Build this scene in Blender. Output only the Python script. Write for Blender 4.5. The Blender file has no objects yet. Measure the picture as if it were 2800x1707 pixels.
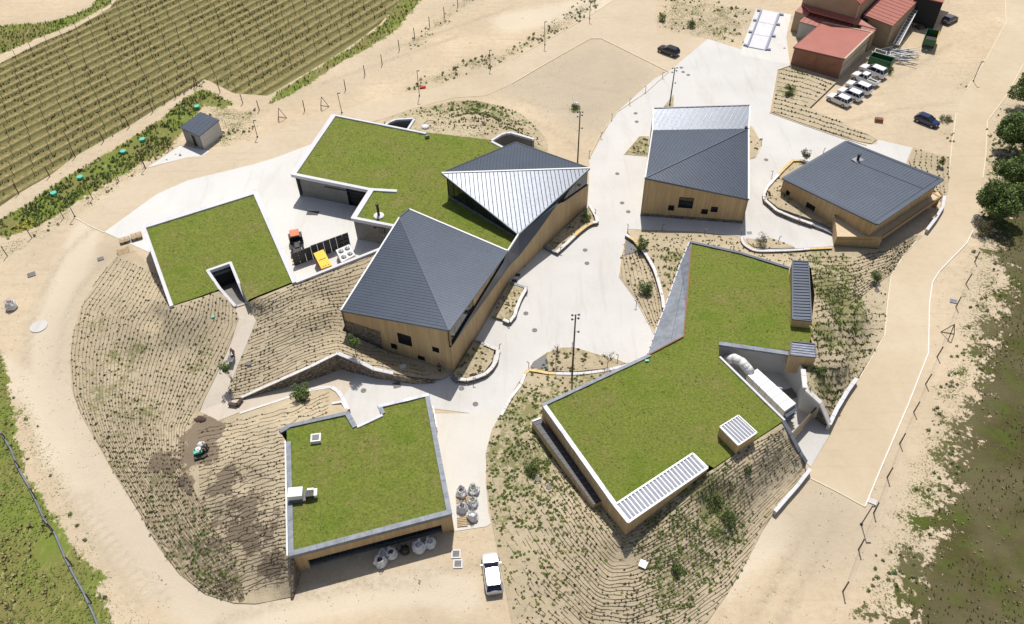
import bpy, bmesh, math, random
import numpy as np
from mathutils import Vector, Matrix, noise as mnoise
from mathutils.geometry import delaunay_2d_cdt
random.seed(7); RNG = np.random.default_rng(7)
SC = bpy.context.scene
COL = SC.collection
# ---------------------------------------------------------------- camera
FPX, DEP, ROLL, CAMH = 2172.0, math.radians(46.0), math.radians(1.36), 80.0
_F = Vector((0, math.cos(DEP), -math.sin(DEP)))
_r0 = Vector((1, 0, 0)); _u0 = Vector((0, math.sin(DEP), math.cos(DEP)))
_R = _r0 * math.cos(ROLL) - _u0 * math.sin(ROLL)
_U = _u0 * math.cos(ROLL) + _r0 * math.sin(ROLL)
cam_d = bpy.data.cameras.new('camera'); cam = bpy.data.objects.new('camera', cam_d); COL.objects.link(cam)
cam_d.sensor_width = 36.0; cam_d.lens = FPX / 2800 * 36.0; cam_d.clip_start = 1.0; cam_d.clip_end = 6000
m = Matrix((( _R.x, _U.x, -_F.x, 0), (_R.y, _U.y, -_F.y, 0), (_R.z, _U.z, -_F.z, CAMH), (0, 0, 0, 1)))
cam.matrix_world = m
SC.camera = cam
# ---------------------------------------------------------------- world and sun
SUN_EL, SUN_AZ = math.radians(61.5), math.radians(86.0)      # azimuth counted from +X towards +Y
w = bpy.data.worlds.new('World'); SC.world = w; w.use_nodes = True
wn = w.node_tree; wn.nodes.clear()
sky = wn.nodes.new('ShaderNodeTexSky'); sky.sky_type = 'NISHITA'; sky.sun_disc = False
sky.sun_elevation = SUN_EL; sky.sun_rotation = math.radians(90) - SUN_AZ; sky.altitude = 600; sky.air_density = 1.0; sky.dust_density = 1.6
bg = wn.nodes.new('ShaderNodeBackground'); bg.inputs[1].default_value = 0.115
wo = wn.nodes.new('ShaderNodeOutputWorld'); _mx = wn.nodes.new('ShaderNodeMix'); _mx.data_type = 'RGBA'; _mx.blend_type = 'MULTIPLY'; _mx.inputs[0].default_value = 1.0; _mx.inputs[7].default_value = (1.18, 1.0, 0.84, 1)
wn.links.new(sky.outputs[0], _mx.inputs[6]); wn.links.new(_mx.outputs[2], bg.inputs[0]); wn.links.new(bg.outputs[0], wo.inputs[0])
sd = bpy.data.lights.new('sun', 'SUN'); sd.energy = 4.3; sd.angle = math.radians(0.53); sd.color = (1.0, 0.955, 0.88)
so = bpy.data.objects.new('sun', sd); COL.objects.link(so)
sun_dir = Vector((math.cos(SUN_EL) * math.cos(SUN_AZ), math.cos(SUN_EL) * math.sin(SUN_AZ), math.sin(SUN_EL)))
so.rotation_euler = sun_dir.to_track_quat('Z', 'Y').to_euler(); so.location = (0, 0, 150)
SC.view_settings.view_transform = 'Standard'; SC.view_settings.look = 'None'; SC.view_settings.gamma = 1.0
SC.view_settings.use_curve_mapping = False
SC.view_settings.exposure = 0.05

# ---------------------------------------------------------------- picture point -> place
def P(px, py, z=0.0):
    d = _F + _R * ((px - 1400) / FPX) + _U * ((853.5 - py) / FPX)
    t = (z - CAMH) / d.z
    return Vector((d.x * t, d.y * t, z))
def V4(t):
    """(px, py[, zplan[, z]]) -> point whose plan position is that of the pixel at height zplan, at height z"""
    px, py = t[0], t[1]; zp = t[2] if len(t) > 2 else 0.0; z = t[3] if len(t) > 3 else zp
    p = P(px, py, zp); return Vector((p.x, p.y, z))
def VV(L): return [V4(t) for t in L]
def on_wall(px, py, A, B):
    """pixel ray against the vertical plane through A,B -> (u along A->B, z)"""
    d = _F + _R * ((px - 1400) / FPX) + _U * ((853.5 - py) / FPX)
    ab = Vector((B.x - A.x, B.y - A.y, 0)); n = Vector((-ab.y, ab.x, 0)); o = Vector((0, 0, CAMH))
    t = (Vector((A.x, A.y, 0)) - o).dot(n) / d.dot(n)
    q = o + d * t
    return (q - Vector((A.x, A.y, q.z))).dot(ab.normalized()), q.z

# ---------------------------------------------------------------- objects and tags
def tag(o, label=None, cat=None, group=None, kind=None):
    if label: o['label'] = label
    if cat: o['category'] = cat
    if group: o['group'] = group
    if kind: o['kind'] = kind
    return o
ORG = {}
def thing(name, loc, label, cat, group=None, rz=0.0):
    o = bpy.data.objects.new(name, None); o.empty_display_size = 0.3; COL.objects.link(o)
    o.location = loc; o.rotation_euler = (0, 0, rz)
    ORG[o.name] = Vector(loc) if rz == 0 else None
    return tag(o, label, cat, group)
def children(o): return [c for c in bpy.data.objects if c.parent == o]
def copy_tree(src, kids, loc, rz, label, group=None, scale=None):
    r = src.copy(); COL.objects.link(r); r.location = loc; r.rotation_euler = (0, 0, rz); r['label'] = label
    if group: r['group'] = group
    if scale: r.scale = (scale,) * 3
    for c, subs in kids:
        cc = c.copy(); COL.objects.link(cc); cc.parent = r
        for s in subs:
            s2 = s.copy(); COL.objects.link(s2); s2.parent = cc
    return r
def kidmap(o):
    return [(c, children(c)) for c in children(o)]
class MB:
    def __init__(s): s.v = []; s.f = []; s.uv = []; s.mi = []; s.hasuv = False
    def face(s, pts, uv=None, mi=0):
        b = len(s.v); s.v.extend([tuple(p) for p in pts]); s.f.append(tuple(range(b, b + len(pts)))); s.mi.append(mi)
        if uv: s.hasuv = True
        s.uv.append(uv or [(0, 0)] * len(pts)); return s
    def mesh(s, V, F, mi=0):
        b = len(s.v); s.v.extend([tuple(p) for p in V])
        for f in F: s.f.append(tuple(b + i for i in f)); s.mi.append(mi); s.uv.append([(0, 0)] * len(f))
        return s
    def prism(s, top, bot, mi=0, cap=True, bottom=True):
        """closed body between two rings of equal length (top counter-clockwise seen from above)"""
        n = len(top); a = sum((top[i].x * top[(i + 1) % n].y - top[(i + 1) % n].x * top[i].y) for i in range(n))
        if a < 0: top = top[::-1]; bot = bot[::-1]
        V = list(top) + list(bot); F = []
        if cap: F.append(tuple(range(n)))
        if bottom: F.append(tuple(range(2 * n - 1, n - 1, -1)))
        for i in range(n): j = (i + 1) % n; F.append((i, n + i, n + j, j))
        return s.mesh(V, F, mi)
    def box(s, c, size, rz=0.0, mi=0, taper=1.0, tilt=None):
        x, y, z = [k / 2 for k in size]; ca, sa = math.cos(rz), math.sin(rz); V = []
        for sz in (1, -1):
            k = taper if sz > 0 else 1.0
            for sx, sy in ((-1, -1), (1, -1), (1, 1), (-1, 1)):
                v = Vector((sx * x * k, sy * y * k, sz * z))
                if tilt: v = tilt @ v
                V.append((c[0] + v.x * ca - v.y * sa, c[1] + v.x * sa + v.y * ca, c[2] + v.z))
        return s.mesh(V, [(0, 1, 2, 3), (7, 6, 5, 4), (0, 4, 5, 1), (1, 5, 6, 2), (2, 6, 7, 3), (3, 7, 4, 0)], mi)
    def tube(s, p0, p1, r0, r1=None, n=8, mi=0, caps=True):
        p0, p1 = Vector(p0), Vector(p1); r1 = r0 if r1 is None else r1
        d = p1 - p0
        if d.length < 1e-6: return s
        q = d.to_track_quat('Z', 'Y'); V = []
        for p, r in ((p0, r0), (p1, r1)):
            for k in range(n):
                a = 2 * math.pi * k / n; V.append(p + q @ Vector((math.cos(a) * r, math.sin(a) * r, 0)))
        F = [(k, (k + 1) % n, n + (k + 1) % n, n + k) for k in range(n)]
        if caps: F += [tuple(range(n - 1, -1, -1)), tuple(range(n, 2 * n))]
        return s.mesh(V, F, mi)
    def lathe(s, c, prof, n=12, mi=0, q=None):
        V = []; F = []
        for r, z in prof:
            for k in range(n):
                a = 2 * math.pi * k / n; v = Vector((r * math.cos(a), r * math.sin(a), z))
                if q: v = q @ v
                V.append((c[0] + v.x, c[1] + v.y, c[2] + v.z))
        m_ = len(prof)
        for i in range(m_ - 1):
            for k in range(n): F.append((i * n + k, i * n + (k + 1) % n, (i + 1) * n + (k + 1) % n, (i + 1) * n + k))
        F.append(tuple(range(n - 1, -1, -1))); F.append(tuple((m_ - 1) * n + k for k in range(n)))
        return s.mesh(V, F, mi)
    def blob(s, c, r, seed=0, amp=0.25, n=10, m_=6, mi=0, sc=(1, 1, 1)):
        V = []; F = []
        for i in range(m_ + 1):
            th = math.pi * i / m_
            for k in range(n):
                a = 2 * math.pi * k / n; d = Vector((math.sin(th) * math.cos(a), math.sin(th) * math.sin(a), math.cos(th)))
                rr = r * (1 + amp * mnoise.noise(d * 1.7 + Vector((seed * 3.1, seed, -seed))))
                V.append((c[0] + d.x * rr * sc[0], c[1] + d.y * rr * sc[1], c[2] + d.z * rr * sc[2]))
        for i in range(m_):
            for k in range(n): F.append((i * n + k, (i + 1) * n + k, (i + 1) * n + (k + 1) % n, i * n + (k + 1) % n))
        return s.mesh(V, F, mi)
    def build(s, name, mat, parent=None, world=True, smooth=False, origin=None, bevel=0):
        V = np.array(s.v, dtype=float).reshape(-1, 3)
        o_ = None
        if parent is not None:
            pr = parent
            while pr.parent is not None: pr = pr.parent
            if world: o_ = ORG.get(pr.name) or Vector((0, 0, 0))
            if pr.type != 'EMPTY': o_ = ORG.get(pr.name, Vector((0, 0, 0))) if world else None
        elif world:
            mn = V.min(0); mx = V.max(0); o_ = Vector(((mn[0] + mx[0]) / 2, (mn[1] + mx[1]) / 2, mn[2])) if origin is None else Vector(origin)
        if o_ is not None: V = V - np.array(o_)
        me = bpy.data.meshes.new(name); me.from_pydata(V.tolist(), [], s.f)
        if s.hasuv:
            ul = me.uv_layers.new(name='UVMap'); k = [c for u in s.uv for c in u]
            ul.data.foreach_set('uv', [x for c in k for x in c])
        mats = mat if isinstance(mat, (list, tuple)) else [mat]
        for mm in mats: me.materials.append(mm)
        if len(mats) > 1: me.polygons.foreach_set('material_index', s.mi)
        if smooth: me.polygons.foreach_set('use_smooth', [True] * len(me.polygons))
        me.validate(); me.update()
        o = bpy.data.objects.new(name, me); COL.objects.link(o)
        if parent is not None: o.parent = parent
        elif o_ is not None: o.location = o_; ORG[o.name] = Vector(o_)
        if bevel:
            md = o.modifiers.new('bevel', 'BEVEL'); md.width = bevel; md.segments = 2; md.limit_method = 'ANGLE'
        return o
def structure(o): o['kind'] = 'structure'; return o
def stuff(o): o['kind'] = 'stuff'; return o

# ---------------------------------------------------------------- materials
def NT(name):
    m_ = bpy.data.materials.new(name); m_.use_nodes = True; nt = m_.node_tree
    b = nt.nodes['Principled BSDF']; return m_, nt, b
def nd(nt, t, **k):
    n = nt.nodes.new(t)
    for a, v in k.items():
        if a.startswith('i_'):
            key = a[2:]; key = int(key) if key.isdigit() else key.replace('_', ' ')
            n.inputs[key].default_value = v
        else: setattr(n, a, v)
    return n
def coords(nt, kind='world'):
    if kind == 'world': return nd(nt, 'ShaderNodeNewGeometry').outputs['Position']
    if kind == 'uv': return nd(nt, 'ShaderNodeTexCoord').outputs['UV']
    return nd(nt, 'ShaderNodeTexCoord').outputs['Object']
def noise(nt, vec, scale, detail=4, rough=0.6, dist=0.0):
    n = nd(nt, 'ShaderNodeTexNoise'); n.inputs['Scale'].default_value = scale; n.inputs['Detail'].default_value = detail
    n.inputs['Roughness'].default_value = rough; n.inputs['Distortion'].default_value = dist
    nt.links.new(vec, n.inputs['Vector']); return n.outputs['Fac']
def ramp(nt, fac, stops):
    r = nd(nt, 'ShaderNodeValToRGB'); e = r.color_ramp.elements
    while len(e) < len(stops): e.new(0.5)
    for i, (p, c) in enumerate(stops): e[i].position = p; e[i].color = (*c, 1) if len(c) == 3 else c
    nt.links.new(fac, r.inputs[0]); return r.outputs[0]
def mixc(nt, fac, a, b, mode='MIX'):
    n = nd(nt, 'ShaderNodeMix', data_type='RGBA', blend_type=mode)
    for s, v in ((0, fac), (6, a), (7, b)):
        if isinstance(v, (int, float)): n.inputs[s].default_value = v
        elif isinstance(v, tuple): n.inputs[s].default_value = (*v, 1)
        else: nt.links.new(v, n.inputs[s])
    return n.outputs[2]
def math_(nt, op, a, b=0.0, clamp=False):
    n = nd(nt, 'ShaderNodeMath', operation=op, use_clamp=clamp)
    for s, v in ((0, a), (1, b)):
        if isinstance(v, (int, float)): n.inputs[s].default_value = v
        else: nt.links.new(v, n.inputs[s])
    return n.outputs[0]
def mapv(nt, vec, scale=(1, 1, 1), rot=(0, 0, 0)):
    n = nd(nt, 'ShaderNodeMapping'); n.inputs['Scale'].default_value = scale; n.inputs['Rotation'].default_value = rot
    nt.links.new(vec, n.inputs[0]); return n.outputs[0]
def bump(nt, b, h, strength=0.3, dist=0.05):
    n = nd(nt, 'ShaderNodeBump'); n.inputs['Strength'].default_value = strength; n.inputs['Distance'].default_value = dist
    nt.links.new(h, n.inputs['Height']); nt.links.new(n.outputs[0], b.inputs['Normal'])
def flat(name, c, rough=0.6, metal=0.0, var=0.12, scale=3.0, spec=0.5):
    m_, nt, b = NT(name); v = coords(nt, 'obj')
    f = noise(nt, v, scale, 3)
    col = ramp(nt, f, [(0.3, tuple(x * (1 - var) for x in c)), (0.7, tuple(min(1, x * (1 + var)) for x in c))])
    nt.links.new(col, b.inputs['Base Color']); b.inputs['Roughness'].default_value = rough; b.inputs['Metallic'].default_value = metal
    b.inputs['Specular IOR Level'].default_value = spec
    return m_
M = {}
def ground_mat(name, c0, c1, grain=1.0, grey=None):
    """mineral ground: broad tone drift, fine grain, small stones; optional greenness from the 'veg' attribute"""
    m_, nt, b = NT(name); v = coords(nt)
    a = noise(nt, v, 0.06, 5, 0.65); f = noise(nt, v, 0.9, 6, 0.75, 0.3); g = noise(nt, v, 6.0, 4, 0.7)
    col = ramp(nt, a, [(0.3, c0), (0.7, c1)])
    col = mixc(nt, 0.55 * grain, col, ramp(nt, f, [(0.30, (0.40, 0.36, 0.31)), (0.5, (0.5, 0.5, 0.5)), (0.7, (0.58, 0.58, 0.57))]), 'OVERLAY')
    st = ramp(nt, g, [(0.30, (1, 1, 1)), (0.36, (0, 0, 0))])
    col = mixc(nt, math_(nt, 'MULTIPLY', st, 0.35 * grain), col, tuple(x * 0.55 for x in c0))
    return m_, nt, b, v, col, f, g
def finish(m_, nt, b, col, h, rough=0.95, bs=0.5, bd=0.08):
    nt.links.new(col, b.inputs['Base Color']); b.inputs['Roughness'].default_value = rough; b.inputs['Specular IOR Level'].default_value = 0.2
    bump(nt, b, h, bs, bd); return m_
def attr(nt, name):
    return nd(nt, 'ShaderNodeAttribute', attribute_name=name).outputs['Fac']
def tracks(nt, v, col, rot, strength=0.35, c=(0.30, 0.26, 0.20)):
    t = noise(nt, mapv(nt, v, (0.05, 1.1, 1), (0, 0, rot)), 1.0, 4, 0.6, 0.2)
    return mixc(nt, math_(nt, 'MULTIPLY', ramp(nt, t, [(0.56, (0, 0, 0)), (0.66, (1, 1, 1))]), strength), col, c)
# main ground with vegetation masks painted by place
SAND0, SAND1 = (0.475, 0.378, 0.25), (0.61, 0.505, 0.36)
m_, nt, b, v, col, f, g = ground_mat('sandy_ground', SAND0, SAND1)
col = tracks(nt, v, col, math.radians(28), 0.22)
n1 = noise(nt, v, 0.35, 6, 0.72); n2 = noise(nt, v, 1.7, 5, 0.75); n3 = noise(nt, v, 0.12, 4)
def vegmask(a, amp=1.3):
    s = math_(nt, 'ADD', attr(nt, a), math_(nt, 'MULTIPLY', math_(nt, 'SUBTRACT', n1, 0.5), amp))
    s = math_(nt, 'ADD', s, math_(nt, 'MULTIPLY', math_(nt, 'SUBTRACT', n2, 0.5), amp * 0.7))
    return ramp(nt, s, [(0.44, (0, 0, 0)), (0.54, (1, 1, 1))])
grassc = mixc(nt, n2, (0.10, 0.145, 0.022), (0.22, 0.26, 0.055)); grassc = mixc(nt, ramp(nt, n3, [(0.4, (0, 0, 0)), (0.62, (1, 1, 1))]), grassc, (0.20, 0.18, 0.065))
wild = noise(nt, mapv(nt, v, (0.9, 0.22, 1), (0, 0, math.radians(-20))), 1.4, 6, 0.8)
grassc = mixc(nt, ramp(nt, wild, [(0.56, (0, 0, 0)), (0.66, (0.9, 0.9, 0.9))]), grassc, (0.40, 0.37, 0.15))
brownc = mixc(nt, n2, (0.040, 0.038, 0.012), (0.105, 0.090, 0.036)); brownc = mixc(nt, ramp(nt, n1, [(0.46, (0, 0, 0)), (0.62, (1, 1, 1))]), brownc, (0.075, 0.098, 0.016))
brownc = mixc(nt, ramp(nt, n3, [(0.42, (0.7, 0.7, 0.7)), (0.6, (0, 0, 0))]), brownc, (0.13, 0.11, 0.06))
brownc = mixc(nt, ramp(nt, g, [(0.66, (0, 0, 0)), (0.72, (1, 1, 1))]), brownc, (0.42, 0.36, 0.25))
rowv = mapv(nt, v, (1, 1, 1), (0, 0, 0))
ROWNODE = nd(nt, 'ShaderNodeVectorRotate', rotation_type='Z_AXIS'); nt.links.new(v, ROWNODE.inputs['Vector'])
sep = nd(nt, 'ShaderNodeSeparateXYZ'); nt.links.new(ROWNODE.outputs[0], sep.inputs[0])
ROWSC = nd(nt, 'ShaderNodeMath', operation='MULTIPLY'); nt.links.new(sep.outputs['Y'], ROWSC.inputs[0])
rown = math_(nt, 'ADD', ROWSC.outputs[0], math_(nt, 'MULTIPLY', n1, 0.45))
rw = math_(nt, 'ABSOLUTE', math_(nt, 'SUBTRACT', math_(nt, 'FRACT', rown), 0.5))
rf = math_(nt, 'FRACT', rown)
vinec = ramp(nt, rf, [(0.0, (0.075, 0.07, 0.022)), (0.12, (0.17, 0.145, 0.055)), (0.28, (0.42, 0.345, 0.165)), (0.46, (0.31, 0.26, 0.11)), (0.72, (0.20, 0.185, 0.065)), (0.95, (0.085, 0.08, 0.026))])  # dark ends of the ramp paint the vines' shadow; the rest is dry grass
vinec = mixc(nt, ramp(nt, n2, [(0.42, (0.7, 0.7, 0.7)), (0.6, (0, 0, 0))]), vinec, (0.13, 0.115, 0.05))
vinec = mixc(nt, ramp(nt, n3, [(0.5, (0, 0, 0)), (0.7, (0.35, 0.35, 0.35))]), vinec, (0.15, 0.15, 0.05))
pb = math_(nt, 'ADD', attr(nt, 'pale'), math_(nt, 'MULTIPLY', math_(nt, 'SUBTRACT', n1, 0.5), 0.7))
col = mixc(nt, ramp(nt, pb, [(0.25, (0, 0, 0)), (0.7, (0.75, 0.75, 0.75))]), col, (0.66, 0.575, 0.445))
rt = math_(nt, 'MULTIPLY', attr(nt, 'rut'), ramp(nt, n2, [(0.35, (1, 1, 1)), (0.62, (0.15, 0.15, 0.15))]))
col = mixc(nt, math_(nt, 'MULTIPLY', rt, 0.8), col, (0.33, 0.27, 0.185))
sp1 = ramp(nt, noise(nt, v, 2.6, 3, 0.85), [(0.66, (0, 0, 0)), (0.70, (1, 1, 1))])
col = mixc(nt, math_(nt, 'MULTIPLY', math_(nt, 'MULTIPLY', sp1, ramp(nt, n3, [(0.45, (0, 0, 0)), (0.6, (1, 1, 1))])), 0.5), col, (0.24, 0.20, 0.13))
col = mixc(nt, ramp(nt, noise(nt, v, 0.03, 3), [(0.4, (0.35, 0.35, 0.35)), (0.6, (0, 0, 0))]), col, (0.50, 0.43, 0.34), 'MIX')
col = mixc(nt, math_(nt, 'MULTIPLY', attr(nt, 'grey'), 0.6), col, mixc(nt, n1, (0.34, 0.30, 0.23), (0.46, 0.40, 0.31)))
col = mixc(nt, vegmask('vine', 0.25), col, vinec)
scrub = mixc(nt, n2, (0.055, 0.075, 0.018), (0.19, 0.19, 0.07)); n5 = noise(nt, v, 3.6, 4, 0.8)
_s = math_(nt, 'ADD', attr(nt, 'scrub'), math_(nt, 'MULTIPLY', math_(nt, 'SUBTRACT', n1, 0.5), 1.6)); _s = math_(nt, 'ADD', _s, math_(nt, 'MULTIPLY', math_(nt, 'SUBTRACT', n5, 0.5), 3.4))
_on = ramp(nt, attr(nt, 'scrub'), [(0.12, (0, 0, 0)), (0.3, (1, 1, 1))])
col = mixc(nt, math_(nt, 'MULTIPLY', ramp(nt, _s, [(0.60, (0, 0, 0)), (0.78, (1, 1, 1))]), _on), col, scrub)
col = mixc(nt, vegmask('brown', 2.2), col, brownc)
col = mixc(nt, vegmask('grass', 1.3), col, grassc)
M['ground'] = finish(m_, nt, b, col, math_(nt, 'ADD', f, math_(nt, 'MULTIPLY', g, 0.5)), bs=0.6, bd=0.12)
def simple_ground(name, c0, c1, rot=0.0, grain=1.0, bs=0.5, tr=0.2, bd=0.08):
    m_, nt, b, v, col, f, g = ground_mat(name, c0, c1, grain)
    if tr: col = tracks(nt, v, col, rot, tr)
    return finish(m_, nt, b, col, f, bs=bs, bd=bd)
M['road'] = simple_ground('compacted_sand_road', (0.495, 0.408, 0.285), (0.58, 0.488, 0.36), math.radians(-70), 0.45, 0.25, 0.10)
M['road2'] = simple_ground('compacted_sand_track', (0.495, 0.408, 0.292), (0.58, 0.49, 0.368), math.radians(-25), 0.5, 0.3, 0.14)

m_, nt, b, v, col, f, g = ground_mat('mound_soil', (0.39, 0.325, 0.22), (0.53, 0.45, 0.32), 1.0)
n1 = noise(nt, v, 0.5, 6, 0.75); n2 = noise(nt, v, 2.2, 5, 0.75)
s_ = math_(nt, 'ADD', attr(nt, 'weed'), math_(nt, 'MULTIPLY', math_(nt, 'SUBTRACT', n1, 0.5), 1.5)); s_ = math_(nt, 'ADD', s_, math_(nt, 'MULTIPLY', math_(nt, 'SUBTRACT', n2, 0.5), 1.6))
col = mixc(nt, ramp(nt, s_, [(0.42, (0, 0, 0)), (0.62, (0.85, 0.85, 0.85))]), col, mixc(nt, n2, (0.10, 0.12, 0.035), (0.27, 0.26, 0.11)))
wet = ramp(nt, math_(nt, 'ADD', attr(nt, 'wet'), math_(nt, 'MULTIPLY', math_(nt, 'SUBTRACT', n1, 0.5), 1.6)), [(0.48, (0, 0, 0)), (0.52, (1, 1, 1))])
col = mixc(nt, math_(nt, 'MULTIPLY', wet, 0.85), col, (0.17, 0.13, 0.095))
M['mound'] = finish(m_, nt, b, col, math_(nt, 'ADD', f, math_(nt, 'MULTIPLY', g, 0.6)), bs=0.8, bd=0.16)
def concrete(name, c0, c1, joints=0.0, bs=0.15, stain=0.12):
    m_, nt, b = NT(name); v = coords(nt)
    a = noise(nt, v, 0.12, 5, 0.6); f = noise(nt, v, 3.0, 5, 0.7)
    col = ramp(nt, a, [(0.3, c0), (0.7, c1)]); col = mixc(nt, math_(nt, 'MULTIPLY', ramp(nt, f, [(0.3, (1, 1, 1)), (0.55, (0, 0, 0))]), stain), col, tuple(x * 0.6 for x in c0))
    d = noise(nt, mapv(nt, v, (0.3, 0.08, 1), (0, 0, 0.5)), 1.0, 5, 0.7, 0.5)
    e2 = noise(nt, mapv(nt, v, (0.9, 0.05, 1), (0, 0, -0.7)), 1.0, 4, 0.6, 0.2)
    col = mixc(nt, math_(nt, 'MULTIPLY', ramp(nt, e2, [(0.58, (0, 0, 0)), (0.66, (1, 1, 1))]), 0.16), col, tuple(x * 0.7 for x in c0))
    col = mixc(nt, math_(nt, 'MULTIPLY', ramp(nt, d, [(0.52, (0, 0, 0)), (0.72, (1, 1, 1))]), 0.42), col, (c0[0] * 0.82, c0[1] * 0.78, c0[2] * 0.70))
    nt.links.new(col, b.inputs['Base Color']); b.inputs['Roughness'].default_value = 0.85; b.inputs['Specular IOR Level'].default_value = 0.3
    bump(nt, b, f, bs, 0.02); return m_
M['plaza'] = concrete('plaza_concrete', (0.55, 0.54, 0.52), (0.615, 0.605, 0.585))
M['path2'] = concrete('cream_path_concrete', (0.57, 0.545, 0.495), (0.63, 0.60, 0.55))
M['path'] = concrete('path_concrete', (0.53, 0.465, 0.385), (0.60, 0.53, 0.445))
M['yard'] = concrete('yard_concrete', (0.60, 0.59, 0.57), (0.66, 0.655, 0.635))
M['white'] = concrete('white_concrete', (0.60, 0.60, 0.635), (0.67, 0.67, 0.70), stain=0.05)
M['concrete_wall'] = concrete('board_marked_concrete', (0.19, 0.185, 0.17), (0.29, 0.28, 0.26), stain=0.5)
m_ = M['concrete_wall']; nt = m_.node_tree
M['light_wall'] = concrete('pale_render', (0.50, 0.49, 0.47), (0.60, 0.59, 0.57), stain=0.12)
M['cope'] = concrete('coping_stone', (0.62, 0.60, 0.59), (0.76, 0.74, 0.73), stain=0.1)
M['copegrey'] = flat('zinc_coping', (0.17, 0.19, 0.225), 0.6, 0.25, 0.25, 1.2)
M['ochre'] = concrete('ochre_sandstone', (0.62, 0.45, 0.20), (0.70, 0.52, 0.26), stain=0.1)
M['kerb'] = flat('kerb_stone', (0.66, 0.58, 0.44), 0.9, 0, 0.1)
M['kerbwhite'] = flat('pale_kerb_stone', (0.76, 0.74, 0.70), 0.9, 0, 0.06)
# timber cladding: vertical boards counted along the wall by the UV map
m_, nt, b = NT('timber_cladding'); uv = coords(nt, 'uv')
sp = nd(nt, 'ShaderNodeSeparateXYZ'); nt.links.new(uv, sp.inputs[0])
k = math_(nt, 'DIVIDE', sp.outputs['X'], 0.16); cell = math_(nt, 'FLOOR', k)
wnn = nd(nt, 'ShaderNodeTexWhiteNoise', noise_dimensions='1D'); nt.links.new(cell, wnn.inputs['W'])
gr = noise(nt, mapv(nt, uv, (9, 0.5, 1)), 1.0, 5, 0.7); big = noise(nt, mapv(nt, uv, (0.9, 0.10, 1)), 1.0, 3)
col = ramp(nt, wnn.outputs['Value'], [(0.0, (0.46, 0.32, 0.155)), (0.5, (0.54, 0.385, 0.20)), (1.0, (0.60, 0.44, 0.24))])
col = mixc(nt, 0.35, col, ramp(nt, gr, [(0.35, (0.38, 0.25, 0.12)), (0.65, (0.64, 0.48, 0.28))]))
col = mixc(nt, math_(nt, 'MULTIPLY', ramp(nt, big, [(0.35, (1, 1, 1)), (0.6, (0, 0, 0))]), 0.35), col, (0.30, 0.20, 0.11))
fr = math_(nt, 'FRACT', k); jt = ramp(nt, fr, [(0.0, (0, 0, 0)), (0.08, (1, 1, 1)), (0.92, (1, 1, 1)), (1.0, (0, 0, 0))])
col = mixc(nt, math_(nt, 'MULTIPLY', math_(nt, 'SUBTRACT', 1.0, jt), 0.45), col, (0.12, 0.07, 0.03))
nt.links.new(col, b.inputs['Base Color']); b.inputs['Roughness'].default_value = 0.75; bump(nt, b, jt, 0.4, 0.02)
M['wood'] = m_
# rubble stone wall
m_, nt, b = NT('rubble_stone'); v = coords(nt, 'obj')
vo = nd(nt, 'ShaderNodeTexVoronoi', feature='F1'); vo.inputs['Scale'].default_value = 3.4; nt.links.new(mapv(nt, v, (1, 1, 1.7)), vo.inputs['Vector'])
ve = nd(nt, 'ShaderNodeTexVoronoi', feature='DISTANCE_TO_EDGE'); ve.inputs['Scale'].default_value = 3.4; nt.links.new(mapv(nt, v, (1, 1, 1.7)), ve.inputs['Vector'])
sp = nd(nt, 'ShaderNodeSeparateColor'); nt.links.new(vo.outputs['Color'], sp.inputs[0])
col = ramp(nt, sp.outputs[0], [(0, (0.13, 0.105, 0.08)), (0.5, (0.24, 0.20, 0.155)), (1, (0.36, 0.31, 0.24))])
ed = ramp(nt, ve.outputs['Distance'], [(0.02, (0, 0, 0)), (0.10, (1, 1, 1))]); col = mixc(nt, math_(nt, 'SUBTRACT', 1.0, ed), col, (0.05, 0.042, 0.035))
nt.links.new(col, b.inputs['Base Color']); b.inputs['Roughness'].default_value = 0.95; bump(nt, b, ed, 0.8, 0.06)
M['stone'] = m_
def zinc(name, c, rough=0.36, metal=0.35):
    m_, nt, b = NT(name); v = coords(nt)
    a = noise(nt, v, 0.35, 4, 0.6); f = noise(nt, v, 2.5, 3, 0.6)
    nt.links.new(ramp(nt, a, [(0.3, tuple(x * 0.90 for x in c)), (0.7, tuple(x * 1.10 for x in c))]), b.inputs['Base Color'])
    rr = nd(nt, 'ShaderNodeMapRange'); nt.links.new(f, rr.inputs[0]); rr.inputs[3].default_value = rough - 0.05; rr.inputs[4].default_value = rough + 0.07
    nt.links.new(rr.outputs[0], b.inputs['Roughness']); b.inputs['Metallic'].default_value = metal
    b.inputs['Specular IOR Level'].default_value = 1.0
    bump(nt, b, a, 0.08, 0.05)
    return m_
M['zinc'] = zinc('anthracite_zinc', (0.036, 0.054, 0.088), 0.40)
M['zincseam'] = zinc('anthracite_zinc_seam', (0.048, 0.067, 0.10), 0.38)
M['steel'] = zinc('galvanised_steel', (0.26, 0.27, 0.30), 0.38)
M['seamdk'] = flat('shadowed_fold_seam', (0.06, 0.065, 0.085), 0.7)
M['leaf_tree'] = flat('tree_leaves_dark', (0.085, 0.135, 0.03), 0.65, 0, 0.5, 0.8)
M['leaf_tree2'] = flat('tree_leaves_light', (0.15, 0.215, 0.05), 0.65, 0, 0.4, 0.8)  # lighter copy, lifted in the crown: sunlit tops put into the colour
M['lidbase'] = flat('blue_grey_lid_sheet', (0.15, 0.16, 0.22), 0.55, 0.2, 0.15)
M['copemix'] = flat('patchy_zinc_coping', (0.36, 0.38, 0.43), 0.5, 0.25, 0.35, 0.7)
M['steelw'] = flat('white_painted_steel', (0.72, 0.73, 0.72), 0.4, 0, 0.04)
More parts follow.
